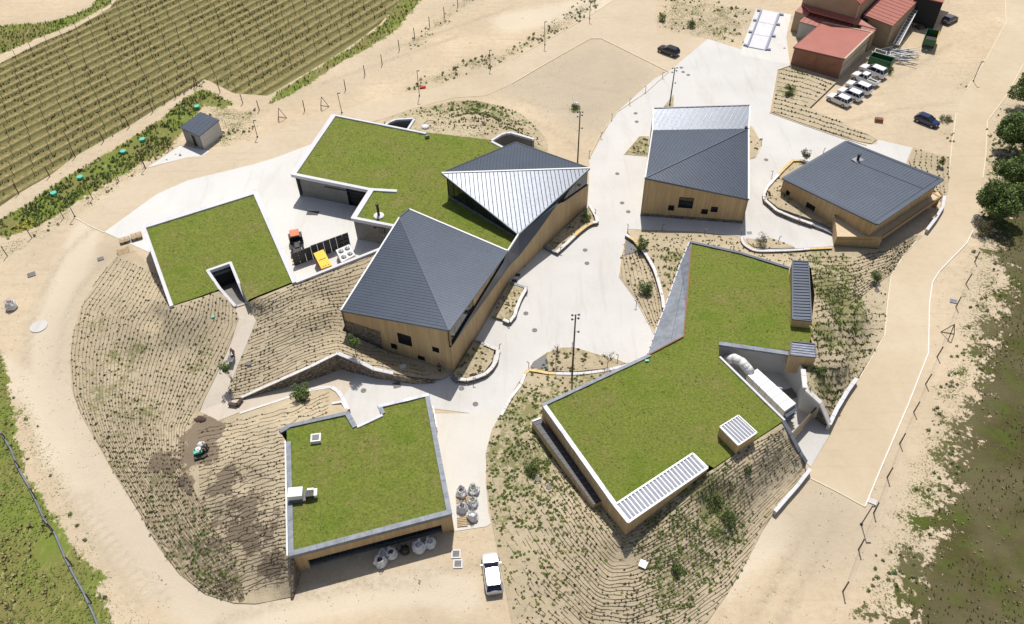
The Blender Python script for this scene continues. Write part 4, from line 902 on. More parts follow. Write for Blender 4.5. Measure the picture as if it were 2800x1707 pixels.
_x, _y = _x[~_bad], _y[~_bad]
scatter('earth_clod', _x, _y, np.full(len(_x), -.01), 0.085, M['bark'], 'plug', 'small dark clods and stones strewn over the bare sand', cat='clods', hgt=.6)
# ---------------- vineyard rows, each a thing with its posts
postm = MB().tube((0, 0, 0), (0, 0, 1.6), 0.05, 0.045, 5); pm0 = postm.build('trellis_post', M['postwood'], world=False); pm = pm0.data; bpy.data.objects.remove(pm0)
vp = G_vine[0]; dn = Vector((-ROWDIR.y, ROWDIR.x)); ss = [p[0] * dn.x + p[1] * dn.y for p in vp]
frm = W2([(-60,-60),(1240,-60),(1130,20),(700,300),(560,215),(136,480),(-60,600)])
r0 = math.ceil(min(ss) / ROWSP); r1 = int(max(ss) / ROWSP); rown_ = 0
ORD = ['first','second','third','fourth','fifth','sixth','seventh','eighth','ninth','tenth','eleventh','twelfth','thirteenth','fourteenth','fifteenth','sixteenth','seventeenth','eighteenth','nineteenth','twentieth','twenty first','twenty second','twenty third','twenty fourth','twenty fifth','twenty sixth','twenty seventh','twenty eighth','twenty ninth','thirtieth'] + ['thirty ' + k for k in ('first','second','third','fourth','fifth','sixth','seventh','eighth','ninth')]
for r in range(r0, r1 + 1):
    s_ = (r + 0.5) * ROWSP
    hit = []
    for i in range(len(vp)):
        a, c = vp[i], vp[(i + 1) % len(vp)]; fa = a[0] * dn.x + a[1] * dn.y - s_; fc = c[0] * dn.x + c[1] * dn.y - s_
        if (fa > 0) != (fc > 0): t = fa / (fa - fc); hit.append((a[0] + (c[0] - a[0]) * t) * ROWDIR.x + (a[1] + (c[1] - a[1]) * t) * ROWDIR.y)
    hit.sort()
    if len(hit) < 2: continue
    t0, t1 = hit[0], hit[-1]; pts = []; t = t0 + random.uniform(0, 1)
    while t < t1:
        x = ROWDIR.x * t + dn.x * s_; y = ROWDIR.y * t + dn.y * s_; t += 3.6
        if inside(np.array([x]), np.array([y]), vp)[0] and inside(np.array([x]), np.array([y]), frm)[0]: pts.append(Vector((x, y, 0)))
    if len(pts) < 2: continue
    lab = ('vine row nearest the green verge' if rown_ == 0 else ORD[min(rown_, 38)] + ' vine row counted from the verge beside the shed')
    th = thing('vine_row', pts[0], lab, 'vine row', 'vine rows of the upper left vineyard'); rown_ += 1
    for p in pts:
        o = bpy.data.objects.new('trellis_post', pm); COL.objects.link(o); o.parent = th; o.location = p - pts[0]; o.rotation_euler = (random.uniform(-.06, .06), random.uniform(-.06, .06), 0)
    mb = MB()
    for zz in (0.55, 1.1): mb.tube(pts[0] + Vector((0, 0, zz)), pts[-1] + Vector((0, 0, zz)), 0.012, n=3, caps=False)
    mb.build('trellis_wire', M['wire'], th)
    L = (pts[-1] - pts[0]).length; n = int(L * 1.1); tt = RNG.uniform(0, L, n)
    scatter('vine_plant', pts[0].x + ROWDIR.x * tt + RNG.normal(0, .08, n), pts[0].y + ROWDIR.y * tt + RNG.normal(0, .08, n), np.zeros(n), 0.24, M['plug'], 'plug', parent=th)
    n = int(L * 2.2); tt = RNG.uniform(0, L, n)
    x = pts[0].x + ROWDIR.x * tt + dn.x * RNG.normal(0.0, .45, n); y = pts[0].y + ROWDIR.y * tt + dn.y * RNG.normal(0.0, .45, n); k = npnoise(x, y, .12, 1.0) > -.05
    scatter('row_grass', x[k], y[k], np.zeros(k.sum()), 0.34, M['leaf_olive'], 'blade', parent=th)
# ================================================================ BUILDINGS
def ray_plane(px, py, a, b_, c):
    d = _F + _R * ((px - 1400) / FPX) + _U * ((853.5 - py) / FPX); n = (b_ - a).cross(c - a); o = Vector((0, 0, CAMH))
    return o + d * ((a - o).dot(n) / d.dot(n))
def bt(p, z0=-0.2, z1=None): return (Vector((p.x, p.y, z0)), Vector((p.x, p.y, p.z if z1 is None else z1)))
def nrm_of(A, B):
    d = Vector((B.x - A.x, B.y - A.y, 0)).normalized(); return Vector((d.y, -d.x, 0))     # right hand side of A->B
def hole_px(A, B, tl, br):
    u0, z1 = on_wall(tl[0], tl[1], A, B); u1, z0 = on_wall(br[0], br[1], A, B)
    return (min(u0, u1), max(u0, u1), min(z0, z1), max(z0, z1))
def wall_obj(parent, A, B, mat, z0=-0.2, zA=None, zB=None, holes=(), name='wall', z0b=None, u0=0.0):
    mb = MB(); wall(mb, (Vector((A.x, A.y, z0)), Vector((A.x, A.y, A.z if zA is None else zA))), (Vector((B.x, B.y, z0 if z0b is None else z0b)), Vector((B.x, B.y, B.z if zB is None else zB))), holes, u0=u0)
    return mb.build(name, mat, parent)
def wall_poly(parent, A, B, uz, mat, name='wall', off=0.0):
    d = Vector((B.x - A.x, B.y - A.y, 0)).normalized(); n = nrm_of(A, B) * off; k = len(uz)
    r = delaunay_2d_cdt([Vector(p) for p in uz], [(i, (i + 1) % k) for i in range(k)], [list(range(k))], 1, 1e-4); mb = MB()
    for f in r[2]: mb.face([Vector((A.x + d.x * r[0][i][0], A.y + d.y * r[0][i][0], r[0][i][1])) + n for i in f], [(r[0][i][0], r[0][i][1]) for i in f])
    return mb.build(name, mat, parent)
def coping(parent, pts, wl, wr, h, mat, name='coping_stone', step=3.0, closed=False, gap=0.02, bumpy=0.004):
    return stones(name, pts, wl, wr, h, M[mat] if isinstance(mat, str) else mat, parent, step, gap, closed, bumpy)
def solid(parent, pts, zb, mat, name, holes=False):
    mb = MB(); mb.prism(pts, [Vector((p.x, p.y, zb)) for p in pts]); return mb.build(name, mat, parent)
def woodbox(parent, pts, zb, name='cladding'):
    pts = ccw(pts); mb = MB(); u = 0
    for i in range(len(pts)):
        a, c = pts[i], pts[(i + 1) % len(pts)]; wall(mb, bt(a, zb), bt(c, zb), u0=u); u += (c - a).length
    mb.face([Vector((p.x, p.y, p.z - 0.01)) for p in pts]); return mb.build(name, M['wood'], parent)
# ---------------------------------------------------------------- long timber hall in the middle
S, SWc, Tw, Ec = P(1228, 903, 8.3), P(932, 849, 6.0), P(1092, 595, 6.5), P(1388, 686, 6.2)
T = ray_plane(1119, 572, S, Tw, Ec)
hall = thing('timber_hall', (S.x, S.y, 0), 'long timber clad hall with folded slate grey metal roofs, in the middle of the site', 'building')
facet(hall, [S, SWc, Tw], M['zinc'], seam_dir=(SWc - S)[:2], pitch=0.5, sh=0.035, sw=0.07)
facet(hall, [S, Tw, T, Ec], M['zinc'], seam_dir=Vector(((Ec - S).x, (Ec - S).y)).yx * 1.0 if False else ((Ec - Tw).x, (Ec - Tw).y), pitch=0.5, sh=0.03, sw=0.05)
ridge = MB(); ribbon(ridge, [S + Vector((0, 0, .07)), Tw + Vector((0, 0, .07))], .1, .1, .1); ridge.build('ridge_cap', M['zinc'], hall)
for a, c, mt in ((T, Ec, 'steelw'), (Tw, SWc, 'steelw'), (T, Tw, 'zinc'), (SWc, S, 'zincseam'), (S, Ec, 'zincseam')): edge_trim(hall, a, c, .22, .26, M[mt], dz=.08)
inS = nrm_of(SWc, S)
a_, b_ = SWc - inS * .25, S - inS * .25
H1 = [hole_px(a_, b_, (1085, 909), (1128, 949)), hole_px(a_, b_, (1068, 938), (1087.4, 957)), hole_px(a_, b_, (1181, 947), (1201.6, 966)), hole_px(a_, b_, (1141.7, 971), (1163, 988))]
mb = MB(); wall(mb, (Vector((a_.x, a_.y, -.2)), a_), (Vector((b_.x, b_.y, -.2)), b_), H1); mb.build('wall', M['wood'], hall)
for h in H1: window(hall, a_, b_, h, inS, 0.35, 0)

_pl = [on_wall(*k, a_, b_) for k in ((936, 874), (1039, 907), (1048, 956))]
wall_poly(hall, a_, b_, [(0, -.2), (_pl[2][0], -.2), _pl[2], _pl[1], (0, _pl[0][1])], M['stone'], 'stone_plinth', .06)
wall_obj(hall, Tw, SWc, M['concrete_wall']); wall_obj(hall, T, Ec, M['concrete_wall'])
# east side: timber, zinc band and clerestory
K = P(1396, 765, 0); E2 = P(1612, 460, 7.6); W2p, N2, S2 = P(1208, 473, 9.0), P(1410, 389, 7.0), P(1417, 641, 6.0)
n1_ = nrm_of(S, K); LK = Vector((K.x - S.x, K.y - S.y)).length
e_ = on_wall(1235, 948, S, K); k1 = on_wall(1376, 756, S, K)
wall_poly(hall, S, K, [(0, -.2), (LK, -.2), (LK, k1[1]), (e_[0], e_[1]), (0, e_[1] + .05)], M['wood'])
n2_ = nrm_of(K, E2); LE = Vector((E2.x - K.x, E2.y - K.y)).length
top = [on_wall(*p, K, E2) for p in ((1420, 700), (1470, 635), (1523, 560), (1547, 549), (1607, 506))]
wall_poly(hall, K, E2, [(0, -.2), (LE, -.2), (LE, top[-1][1])] + [t for t in top[::-1] if 0 < t[0] < LE - .05] + [(0, k1[1])], M['wood'])
up3 = lambda A, B, uz, o=0.0: Vector((A.x, A.y, 0)) + Vector((B.x - A.x, B.y - A.y, 0)).normalized() * uz[0] + Vector((0, 0, uz[1])) - nrm_of(A, B) * o
lowL = [up3(S, K, e_), up3(S, K, (LK, k1[1]))] + [up3(K, E2, t) for t in top[:3]]
dS, apx = P(1376, 718, 5.4), P(1537, 530, 6.6)
mb = MB()
def tri(*p): mb.face(list(p))
tri(lowL[0], lowL[1], dS); tri(lowL[1], lowL[2], Ec, dS); tri(lowL[2], lowL[3], S2, Ec); tri(lowL[3], lowL[4], apx, S2); mb.build('zinc_band', M['zinc'], hall)
# clerestory under the lower roof
cz0, cz1 = e_[1], 5.4; d_ = Vector((K.x - S.x, K.y - S.y, 0)); Lc = Vector((dS.x - S.x, dS.y - S.y)).length; d_.normalize()
for i in range(9):
    u0, u1 = Lc * i / 9, Lc * (i + 1) / 9; f0, f1 = i / 9, (i + 1) / 9
    p0 = Vector((S.x, S.y, 0)) + d_ * u0 - n1_ * .25; p1 = Vector((S.x, S.y, 0)) + d_ * (u1 - .07) - n1_ * .25
    zl0, zl1 = cz0 + (cz1 - cz0) * f0 + .15, cz0 + (cz1 - cz0) * f1 + .15; zh0, zh1 = 8.2 - 2.1 * f0, 8.2 - 2.1 * f1
    mb = MB(); mb.face([Vector((p0.x, p0.y, zl0)), Vector((p1.x, p1.y, zl1)), Vector((p1.x, p1.y, zh1)), Vector((p0.x, p0.y, zh0))], [(u0, zl0), (u1, zl1), (u1, zh1), (u0, zh0)])
    mb.build('clerestory_pane' if i < 4 else 'timber_panel', M['glass'] if i < 4 else M['wood'], hall)
mb = MB(); q0 = Vector((S.x, S.y, cz0 + .02)); mb.face([q0, q0 - n1_ * .3, Vector((dS.x, dS.y, cz1)) - n1_ * .3, Vector((dS.x, dS.y, cz1))]); mb.build('sill', M['frame'], hall)  # recess floor coloured near black, its shade put into the colour
# upper roof
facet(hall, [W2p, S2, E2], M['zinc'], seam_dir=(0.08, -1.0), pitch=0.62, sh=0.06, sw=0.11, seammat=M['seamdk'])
facet(hall, [W2p, E2, N2], M['zinc'], seam_dir=(0.06, 1.0), pitch=0.5, sh=0.05, sw=0.08)
ridge = MB(); ribbon(ridge, [W2p + Vector((0, 0, .08)), E2 + Vector((0, 0, .08))], .14, .14, .1); ridge.build('ridge_cap', M['steelw'], hall)
for a, c, mt in ((W2p, S2, 'zincseam'), (S2, E2, 'zincseam'), (W2p, N2, 'frame'), (N2, E2, 'frame'), (S2, Ec, 'steelw')): edge_trim(hall, a, c, .2, .3, M[mt], dz=.06)
inn = nrm_of(W2p, S2); A0, A1 = W2p - inn * .4, S2 - inn * .4; A0 = A0 + (A1 - A0) * .04; npan = 12
for i in range(npan):
    f0, f1 = i / npan, (i + 1) / npan; p0, p1 = A0.lerp(A1, f0), A0.lerp(A1, f1 - .008)
    zt0, zt1 = W2p.z + (S2.z - W2p.z) * f0 - .3, W2p.z + (S2.z - W2p.z) * f1 - .3
    mb = MB(); mb.face([Vector((p0.x, p0.y, 4.95)), Vector((p1.x, p1.y, 4.95)), Vector((p1.x, p1.y, zt1)), Vector((p0.x, p0.y, zt0))]); mb.build('glass_panel', M['glass'], hall)
    mb = MB(); mb.box((p0.x, p0.y, (4.6 + zt0) / 2), (.09, .14, zt0 - 4.5), math.atan2(A1.y - A0.y, A1.x - A0.x)); mb.build('mullion', M['frame'], hall)
    if i % 3 == 0:
        p = p0 - inn * .25; mb = MB(); mb.box((p.x, p.y, (4.6 + zt0) / 2), (.35, .05, zt0 - 4.6), math.atan2(A1.y - A0.y, A1.x - A0.x)); mb.build('inner_column', M['light_wall'], hall)
mb = MB(); ribbon(mb, [Vector((A0.x, A0.y, 4.95)), Vector((A1.x, A1.y, 4.95))], .1, .1, .4); mb.build('base_rail', M['copegrey'], hall)
mb = MB(); qa = [W2p - inn * 1.4, S2 - inn * 1.4, E2 - n2_ * 1.0, N2 + Vector((0, -1.2, 0))]
for i in range(1, 4): wall(mb, (Vector((qa[i].x, qa[i].y, 0)), qa[i] - Vector((0, 0, .3))), (Vector((qa[(i + 1) % 4].x, qa[(i + 1) % 4].y, 0)), qa[(i + 1) % 4] - Vector((0, 0, .3))))
mb.build('inner_wall', M['light_wall'], hall)
wb = [on_wall(*p, K, E2) for p in ((1540, 553), (1607, 506))]
u0, u1 = wb[0][0], LE - .15; zt = lambda u: apx.z + (E2.z - apx.z) * (u - on_wall(1537, 530, K, E2)[0]) / (LE - on_wall(1537, 530, K, E2)[0])
for i in range(4):
    ua, ub = u0 + (u1 - u0) * i / 4, u0 + (u1 - u0) * (i + 1) / 4 - .08; zb_ = lambda u: wb[0][1] + (wb[1][1] - wb[0][1]) * (u - u0) / (wb[1][0] - u0)
    uz = [(ua, zb_(ua) + .08), (ub, zb_(ub) + .08), (ub, zt(ub) - .25), (ua, zt(ua) - .25)]
    if i == 0: uz = [(ua, zb_(ua) + .02), (ub, zb_(ub) + .08), (ub, zt(ub) - .25)]
    mb = MB(); mb.face([up3(K, E2, t, .12) for t in uz]); mb.build('window_pane', M['glass'], hall)
mb = MB(); mb.prism([up3(K, E2, (u0, zb_(u0) + .08), -.04), up3(K, E2, (u1, zb_(u1) + .08), -.04), up3(K, E2, (u1, zb_(u1) + .08), .2), up3(K, E2, (u0, zb_(u0) + .08), .2)], [up3(K, E2, (u0, zb_(u0) - .06), -.04), up3(K, E2, (u1, zb_(u1) - .06), -.04), up3(K, E2, (u1, zb_(u1) - .06), .2), up3(K, E2, (u0, zb_(u0) - .06), .2)]); mb.build('window_sill', M['frame'], hall)
# ---------------------------------------------------------------- lawn roof building behind the yard
lawn = thing('lawn_roof_building', P(909, 420, 0), 'low concrete building with the largest bent grass roof and white coping, behind the yard', 'building')
cz = [(909,312),(796,476),(1009,519),(960.5,596),(1085,622),(1112,612),(1240,650),(1392,690),(1420,640),(1500,560),(1440,440),(1380,402),(1345,384),(1166,363)]
rp = [P(a, c, 4.6) for a, c in cz]; fld = green_roof(lawn, [P(a, c, 4.55) for a, c in cz]); sedum_tufts(lawn, rp, fld, 4.0)
CP = lambda *L: [P(a, c, 4.82) for a, c in L]
coping(lawn, CP((909,312),(796,476)), 0.0, .95, .6, 'white') if False else None
for L, wl, wr in ((((909,312),(796,476)), .75, .1), (((796,476),(1009,519),(1085,523.5)), .45, .12), (((1009,519),(960.5,596)), .75, .1), (((960.5,596),(1083,620)), .42, .1), (((1166,363),(909,312)), .35, .05)):
    coping(lawn, CP(*L), wl, wr, .55, 'white', step=9.0, gap=.01)
f0, f1 = P(800, 478, 4.4), P(1007, 518, 4.4); nn = nrm_of(f0, f1); f0 -= nn * .45; f1 -= nn * .45; f0 = f0 + (f1 - f0) * .055
dh = (on_wall(951, 540, f0, f1)[0], (f1 - f0).length - .1, .02, 3.9)
wall_obj(lawn, f0, f1, M['concrete_wall'], holes=[dh, hole_px(f0, f1, (845, 493), (884, 498.5))])
window(lawn, f0, f1, dh, nn, .5, 1, framemat='frame', glass='dark'); window(lawn, f0, f1, hole_px(f0, f1, (845, 493), (884, 498.5)), nn, .15, 0, .04, glass='light_wall', framemat='light_wall')
mb = MB(); ua, za = on_wall(888, 510, f0, f1); dvec = (f1 - f0).normalized(); p0 = Vector((f0.x, f0.y, za)) + Vector((dvec.x, dvec.y, 0)) * ua + nn * .06; p1 = p0 + Vector((dvec.x, dvec.y, 0)) * 8.6; mb.tube(p0, p1, .07, n=5); mb.build('door_rail', M['frame'], lawn)
wall_obj(lawn, P(806, 480, 4.3), P(915, 316, 4.3), M['concrete_wall'])
g0, g1 = P(962, 597, 4.4), P(1085, 622, 4.4); nn = nrm_of(g0, g1); g0 -= nn * .35; g1 -= nn * .35; wall_obj(lawn, g0, g1, M['concrete_wall'])
wall_obj(lawn, f1, g0, M['concrete_wall'])
u_, z_ = on_wall(1044, 629, g0, g1); mb = MB(); dv = Vector(((g1 - g0).x, (g1 - g0).y, 0)).normalized(); c = Vector((g0.x, g0.y, z_)) + dv * u_ + nn * .1; mb.box(c, (1.0, .14, 1.1), math.atan2(dv.y, dv.x)); mb.build('wall_panel', M['iron'], lawn)
u_, z_ = on_wall(1026, 622, g0, g1); c = Vector((g0.x, g0.y, z_)) + dv * u_ + nn * .1; mb = MB(); mb.box(c, (.5, .14, .14), math.atan2(dv.y, dv.x)); mb.build('wall_light', M['frame'], lawn)
# light wells cut in the bank behind
def shaft(label, rim, wd, zb, parent=None, cutz=4.6):
    t = thing('light_well', P(rim[0][0], rim[0][1], 0), label, 'light well'); L = [P(a, c, 4.75) for a, c in rim]
    coping(t, L, wd, 0.02, .35, 'white', 'rim_stone', 4.0, gap=.01)
    mb = MB()
    for a, c in zip(L, L[1:]): wall(mb, bt(a, zb, 4.5), bt(c, zb, 4.5))
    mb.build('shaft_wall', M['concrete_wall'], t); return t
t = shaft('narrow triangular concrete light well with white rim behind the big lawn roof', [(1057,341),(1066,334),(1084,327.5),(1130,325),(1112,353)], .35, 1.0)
sheet('well_floor', [Vector((P(a, c, 4.6).x, P(a, c, 4.6).y, 1.0)) for a, c in ((1058,340),(1067,334),(1084,329),(1128,326),(1111,352))], M['dark'], .0, kind=None, parent=t)  # near-black floor paints the shade at the bottom of the shaft
t = shaft('curved concrete light well with white rim, behind the peak of the hall roof', [(1380,403),(1346,385),(1372,369),(1385,364.5),(1397,364),(1459,381.5)], .4, 0)
L = [P(a, c, 4.62) for a, c in ((1352,385),(1374,372),(1386,368),(1397,368),(1455,384),(1456,400),(1440,420),(1380,400))]
mb = MB()
for a, c in zip(L, L[1:]): mb.face([Vector((a.x, a.y, 4.66)), Vector((c.x, c.y, 4.66)), Vector((c.x, c.y, 4.5)), Vector((a.x, a.y, 4.5))])
sheet('well_floor', [P(a, c, 0) for a, c in ((1330,440),(1380,410),(1470,430),(1450,480),(1400,470))], M['concrete_wall'], .03, kind=None, parent=t)
mb = MB(); p0, p1 = P(1457, 382, 4.75), P(1457, 402, 2.4); mb.box(((p0.x + p1.x) / 2, p0.y, 3.3), (.35, .6, 2.9)); mb.build('end_wall', M['concrete_wall'], t)
# ---------------------------------------------------------------- left lawn roof
left = thing('sunken_lawn_building', P(600, 690, 0), 'left hand low building with square grass roof and white coping, sunk in the bank', 'building')
dz = [(388,617.5),(701,520.5),(809,768),(681,820),(676,825),(631,716),(565,739),(598,793),(530,817),(465,838)]
pts = [P(a, c, 4.5) for a, c in dz]; fld = green_roof(left, [P(a, c, 4.45) for a, c in dz]); sedum_tufts(left, pts, fld, 4.0)
DP = lambda *L: [P(a, c, 4.72) for a, c in L]
coping(left, DP((701,520.5),(388,617.5)), .75, .1, .55, 'white', step=8); coping(left, DP((388,617.5),(465,838)), .42, .05, .55, 'white', step=8); coping(left, DP((812,770),(701,520.5)), .65, .15, .55, 'white', step=8)
for L in (((598,790),(565,739)),): pass
rimw = [P(642, 838, 3.3), P(600, 790, 4.3), P(565, 739, 4.75), P(631, 716, 4.75), P(655, 775, 4.5), P(678, 827, 3.3)]
mb = MB(); stones('rim_stone', rimw, .12, .28, .5, M['white'], left, 6.0, .01)
A_ = [Vector((p.x, p.y, p.z - .2)) for p in rimw]
mb = MB()
for i in (0, 1, 2, 3, 4): wall(mb, (Vector((A_[i].x, A_[i].y, 0)), A_[i]), (Vector((A_[i + 1].x, A_[i + 1].y, 0)), A_[i + 1]))
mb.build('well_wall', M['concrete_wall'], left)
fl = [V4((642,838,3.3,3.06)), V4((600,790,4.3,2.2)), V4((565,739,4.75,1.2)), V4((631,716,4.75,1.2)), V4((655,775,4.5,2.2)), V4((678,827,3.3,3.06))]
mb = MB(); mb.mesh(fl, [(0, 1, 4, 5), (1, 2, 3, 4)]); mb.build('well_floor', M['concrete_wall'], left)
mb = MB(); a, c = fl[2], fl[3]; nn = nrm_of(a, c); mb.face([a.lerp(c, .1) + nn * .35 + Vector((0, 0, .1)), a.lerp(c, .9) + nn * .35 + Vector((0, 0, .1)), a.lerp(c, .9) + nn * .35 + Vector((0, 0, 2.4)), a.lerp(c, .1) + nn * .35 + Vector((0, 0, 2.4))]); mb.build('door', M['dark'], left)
solid(left, [P(a, c, 3.9) for a, c in ((568,741),(630,719),(637,735),(575,757))], 3.7, M['iron'], 'door_canopy')
ws = [P(388, 617.5, 4.4), P(701, 520.5, 4.4), P(809, 768, 4.4)]; wall_obj(left, ws[0], ws[1], M['light_wall']); wall_obj(left, ws[1], ws[2], M['light_wall']); wall_obj(left, P(465, 838, 4.4), ws[0], M['light_wall'])
par = thing('yard_parapet', P(920, 725, 4.2), 'white topped parapet wall between the yard and the planted slope', 'wall')
coping(par, [P(808, 769, 4.72), P(1040, 677, 4.72)], .05, .38, .5, 'white', step=8); wall_obj(par, P(809, 768, 4.4), P(1040, 677, 4.4), M['light_wall'])
# ---------------------------------------------------------------- slate roofed pavilion, top centre
Bsw, Bse, Ba, Bb, Bnw = P(1764, 487, 7.4), P(2047, 545, 4.85), P(2047, 352, 7.1), P(1784, 356, 6.6), P(1787, 296, 8.0)
Bne = ray_plane(2051, 288, Bb, Ba, Bnw)
pav = thing('timber_pavilion', (Bsw.x, Bsw.y, 0), 'timber clad pavilion with three folded metal roof planes, the rearmost one pale', 'building')
facet(pav, [Bnw, Bb, Ba, Bne], M['zinc'], seam_dir=(.62, 1.0), pitch=.75, sh=.06, sw=.07)
facet(pav, [Bb, Bsw, Ba], M['zinc'], seam_dir=(.55, 1.0), pitch=.5, sh=.04, sw=.06)
facet(pav, [Bsw, Bse, Ba], M['zinc'], seam_dir=(-.62, 1.0), pitch=.5, sh=.06, sw=.11)
for a, c, mt in ((Bsw, Bb, 'steelw'), (Bb, Bnw, 'steelw'), (Bnw, Bne, 'steel'), (Bne, Ba, 'steelw'), (Ba, Bse, 'steelw'), (Bsw, Bse, 'zincseam')): edge_trim(pav, a, c, .22, .28, M[mt], dz=.08)
mb = MB(); ribbon(mb, [Bsw + Vector((0, 0, .09)), Ba + Vector((0, 0, .09))], .1, .1, .1); mb.build('ridge_cap', M['zincseam'], pav)
mb = MB(); mb.tube(Ba + Vector((-.4, .1, 0)), Ba + Vector((-.4, .1, .3)), .25, n=8); mb.build('rain_outlet', M['black'], pav)
a_, b_ = Bsw.copy(), Bse.copy(); nn = nrm_of(a_, b_); a_ -= nn * .2; b_ -= nn * .2
HB = [hole_px(a_, b_, (1858, 538.6), (1893, 570.8)), hole_px(a_, b_, (1828, 561), (1842.5, 576.6)), hole_px(a_, b_, (1918.7, 571.6), (1934, 586.5)), hole_px(a_, b_, (1945, 565), (1961, 581))]
wall_obj(pav, a_, b_, M['wood'], z0=.45, holes=HB)
for h in HB: window(pav, a_, b_, h, nn, .4, 0)
mb = MB(); ribbon(mb, [Vector((a_.x, a_.y, .5)), Vector((b_.x, b_.y, .5))], .1, .08, .7); mb.build('stone_plinth', M['stone'], pav)
wall_obj(pav, Bnw, Bsw, M['wood']); wall_obj(pav, Bse, Bne, M['wood'], zB=Bne.z - .1) if False else None
mb = MB(); wall(mb, bt(Bse), bt(Ba)); wall(mb, bt(Ba), bt(Bne)); wall(mb, bt(Bne), bt(Bnw)); mb.build('wall', M['wood'], pav)
# ---------------------------------------------------------------- right hand grey roof building
Gw, Gs, Ge = P(2142, 488, 3.05), P(2398, 612, 5.0), P(2577, 491, 5.6); Gn = ray_plane(2315, 387, Gw, Gs, Ge)
gh = thing('cantilevered_house', (Gs.x, Gs.y, 0), 'timber building with one large plain dark grey roof and jutting terrace beside the road', 'building')
facet(gh, [Gw, Gs, Ge, Gn], M['zinc'], seam_dir=((Gn - Gw).x, (Gn - Gw).y), pitch=.5, sh=.035, sw=.06)
for a, c in ((Gw, Gs), (Gs, Ge), (Ge, Gn), (Gn, Gw)): edge_trim(gh, a, c, .5, .22, M['zinc'], dz=.05)
l0, l1 = ray_plane(2345, 445, Gw, Gs, Ge), ray_plane(2523, 516, Gw, Gs, Ge); mb = MB(); ribbon(mb, [l0 + Vector((0, 0, .05)), l1 + Vector((0, 0, .05))], .04, .04, .06); mb.build('roof_joint', M['frame'], gh)
c = ray_plane(2345, 438, Gw, Gs, Ge); mb = MB(); mb.box(c + Vector((0, 0, .05)), (1.6, 1.2, .12), .5); mb.build('flue_flashing', M['steel'], gh); mb = MB(); mb.tube(c, c + Vector((0, 0, 1.0)), .22, n=10); mb.tube(c + Vector((0, 0, 1.0)), c + Vector((0, 0, 1.12)), .32, n=10); mb.build('flue', M['black'], gh)
n_ws = nrm_of(Gw, Gs); n_se = nrm_of(Gs, Ge); i0, i1, i2 = Gw - n_ws * .15, Gs - n_ws * .15 - n_se * .5, Ge - n_se * .5
TZ = 2.3; t1 = P(2282, 585, TZ)
def hole4(A, B, tl, tr, bl):
    (u0, z1), (u1, _), (_, z0) = on_wall(*tl, A, B), on_wall(*tr, A, B), on_wall(*bl, A, B); return (u0, u1, max(z0, .12), z1)
HG = [hole4(i0, i1, (2151, 519), (2161, 523.5), (2150, 532)), hole4(i0, i1, (2207, 551.8), (2230.3, 567), (2199, 573))]; print('HG', HG)
wall_obj(gh, i0, i1, M['wood'], holes=HG)
for h in HG: window(gh, i0, i1, h, n_ws, .3, 0)
wall_obj(gh, i1, i2, M['wood'], z0=1.0); wall_obj(gh, i2, Gn, M['wood']); wall_obj(gh, Gn, i0, M['wood'])
t2, t3, t4, t5 = P(2289, 647, TZ), P(2410.6, 647.6, TZ), P(2578, 533, TZ), P(2569, 521, TZ)
lipz = .28
tp = [t1, t2, t3, t4, t5]; flr = [Vector((p.x, p.y, TZ - .25)) for p in tp]
mb = MB(); inner = Vector(((t1.x + t5.x) / 2 - 1, (t1.y + t5.y) / 2 + 1, TZ - .25)); mb.mesh(flr + [Vector((p.x, p.y, TZ - .6)) for p in tp], [(4, 3, 2, 1, 0), (5, 6, 7, 8, 9)][:2]); mb.build('terrace_floor', M['deck'], gh)
mb = MB(); ribbon(mb, [t1, t2, t3, t4, t5], 0.02, .12, .6) if False else None
b2, b3 = P(2279, 671, .05), P(2401, 680, .05); b1 = Vector((t1.x, t1.y, .0))
mb = MB(); mb.face([b2, b3, t3, t2], [(0, 0), (7, 0), (7, 2.3), (0, 2.3)]); mb.face([b1, b2, t2, t1], [(0, 0), (4, 0), (4, 2.3), (0, 2.3)])
k3 = t3.lerp(t4, .04); mb.face([b3, Vector((k3.x - .6, k3.y + .8, .05)), Vector((k3.x, k3.y, TZ - .5)), t3 - Vector((0, 0, 0))], [(0, 0), (1, 0), (1, 2), (0, 2.3)]); mb.build('terrace_skirt', M['wood'], gh)
mb = MB(); ribbon(mb, [t3, t4], .10, .10, .62); mb.build('terrace_lip', M['wood'], gh); mb = MB(); ribbon(mb, [t4, t5], .10, .10, .62); mb.build('terrace_lip', M['wood'], gh)
mb = MB(); e0, e1 = P(2560, 545, 1.6), P(2555, 575, 0); mb.box((e0.x, e0.y + .5, 1.0), (.3, 1.6, 2.2), .5); mb.build('terrace_pier', M['wood'], gh)
mb = MB(); wall(mb, bt(Vector((i1.x, i1.y, 0)), 0, TZ - .3), bt(Vector((i2.x, i2.y, 0)), 0, TZ - .3)); mb.build('basement_wall', M['dark'], gh)
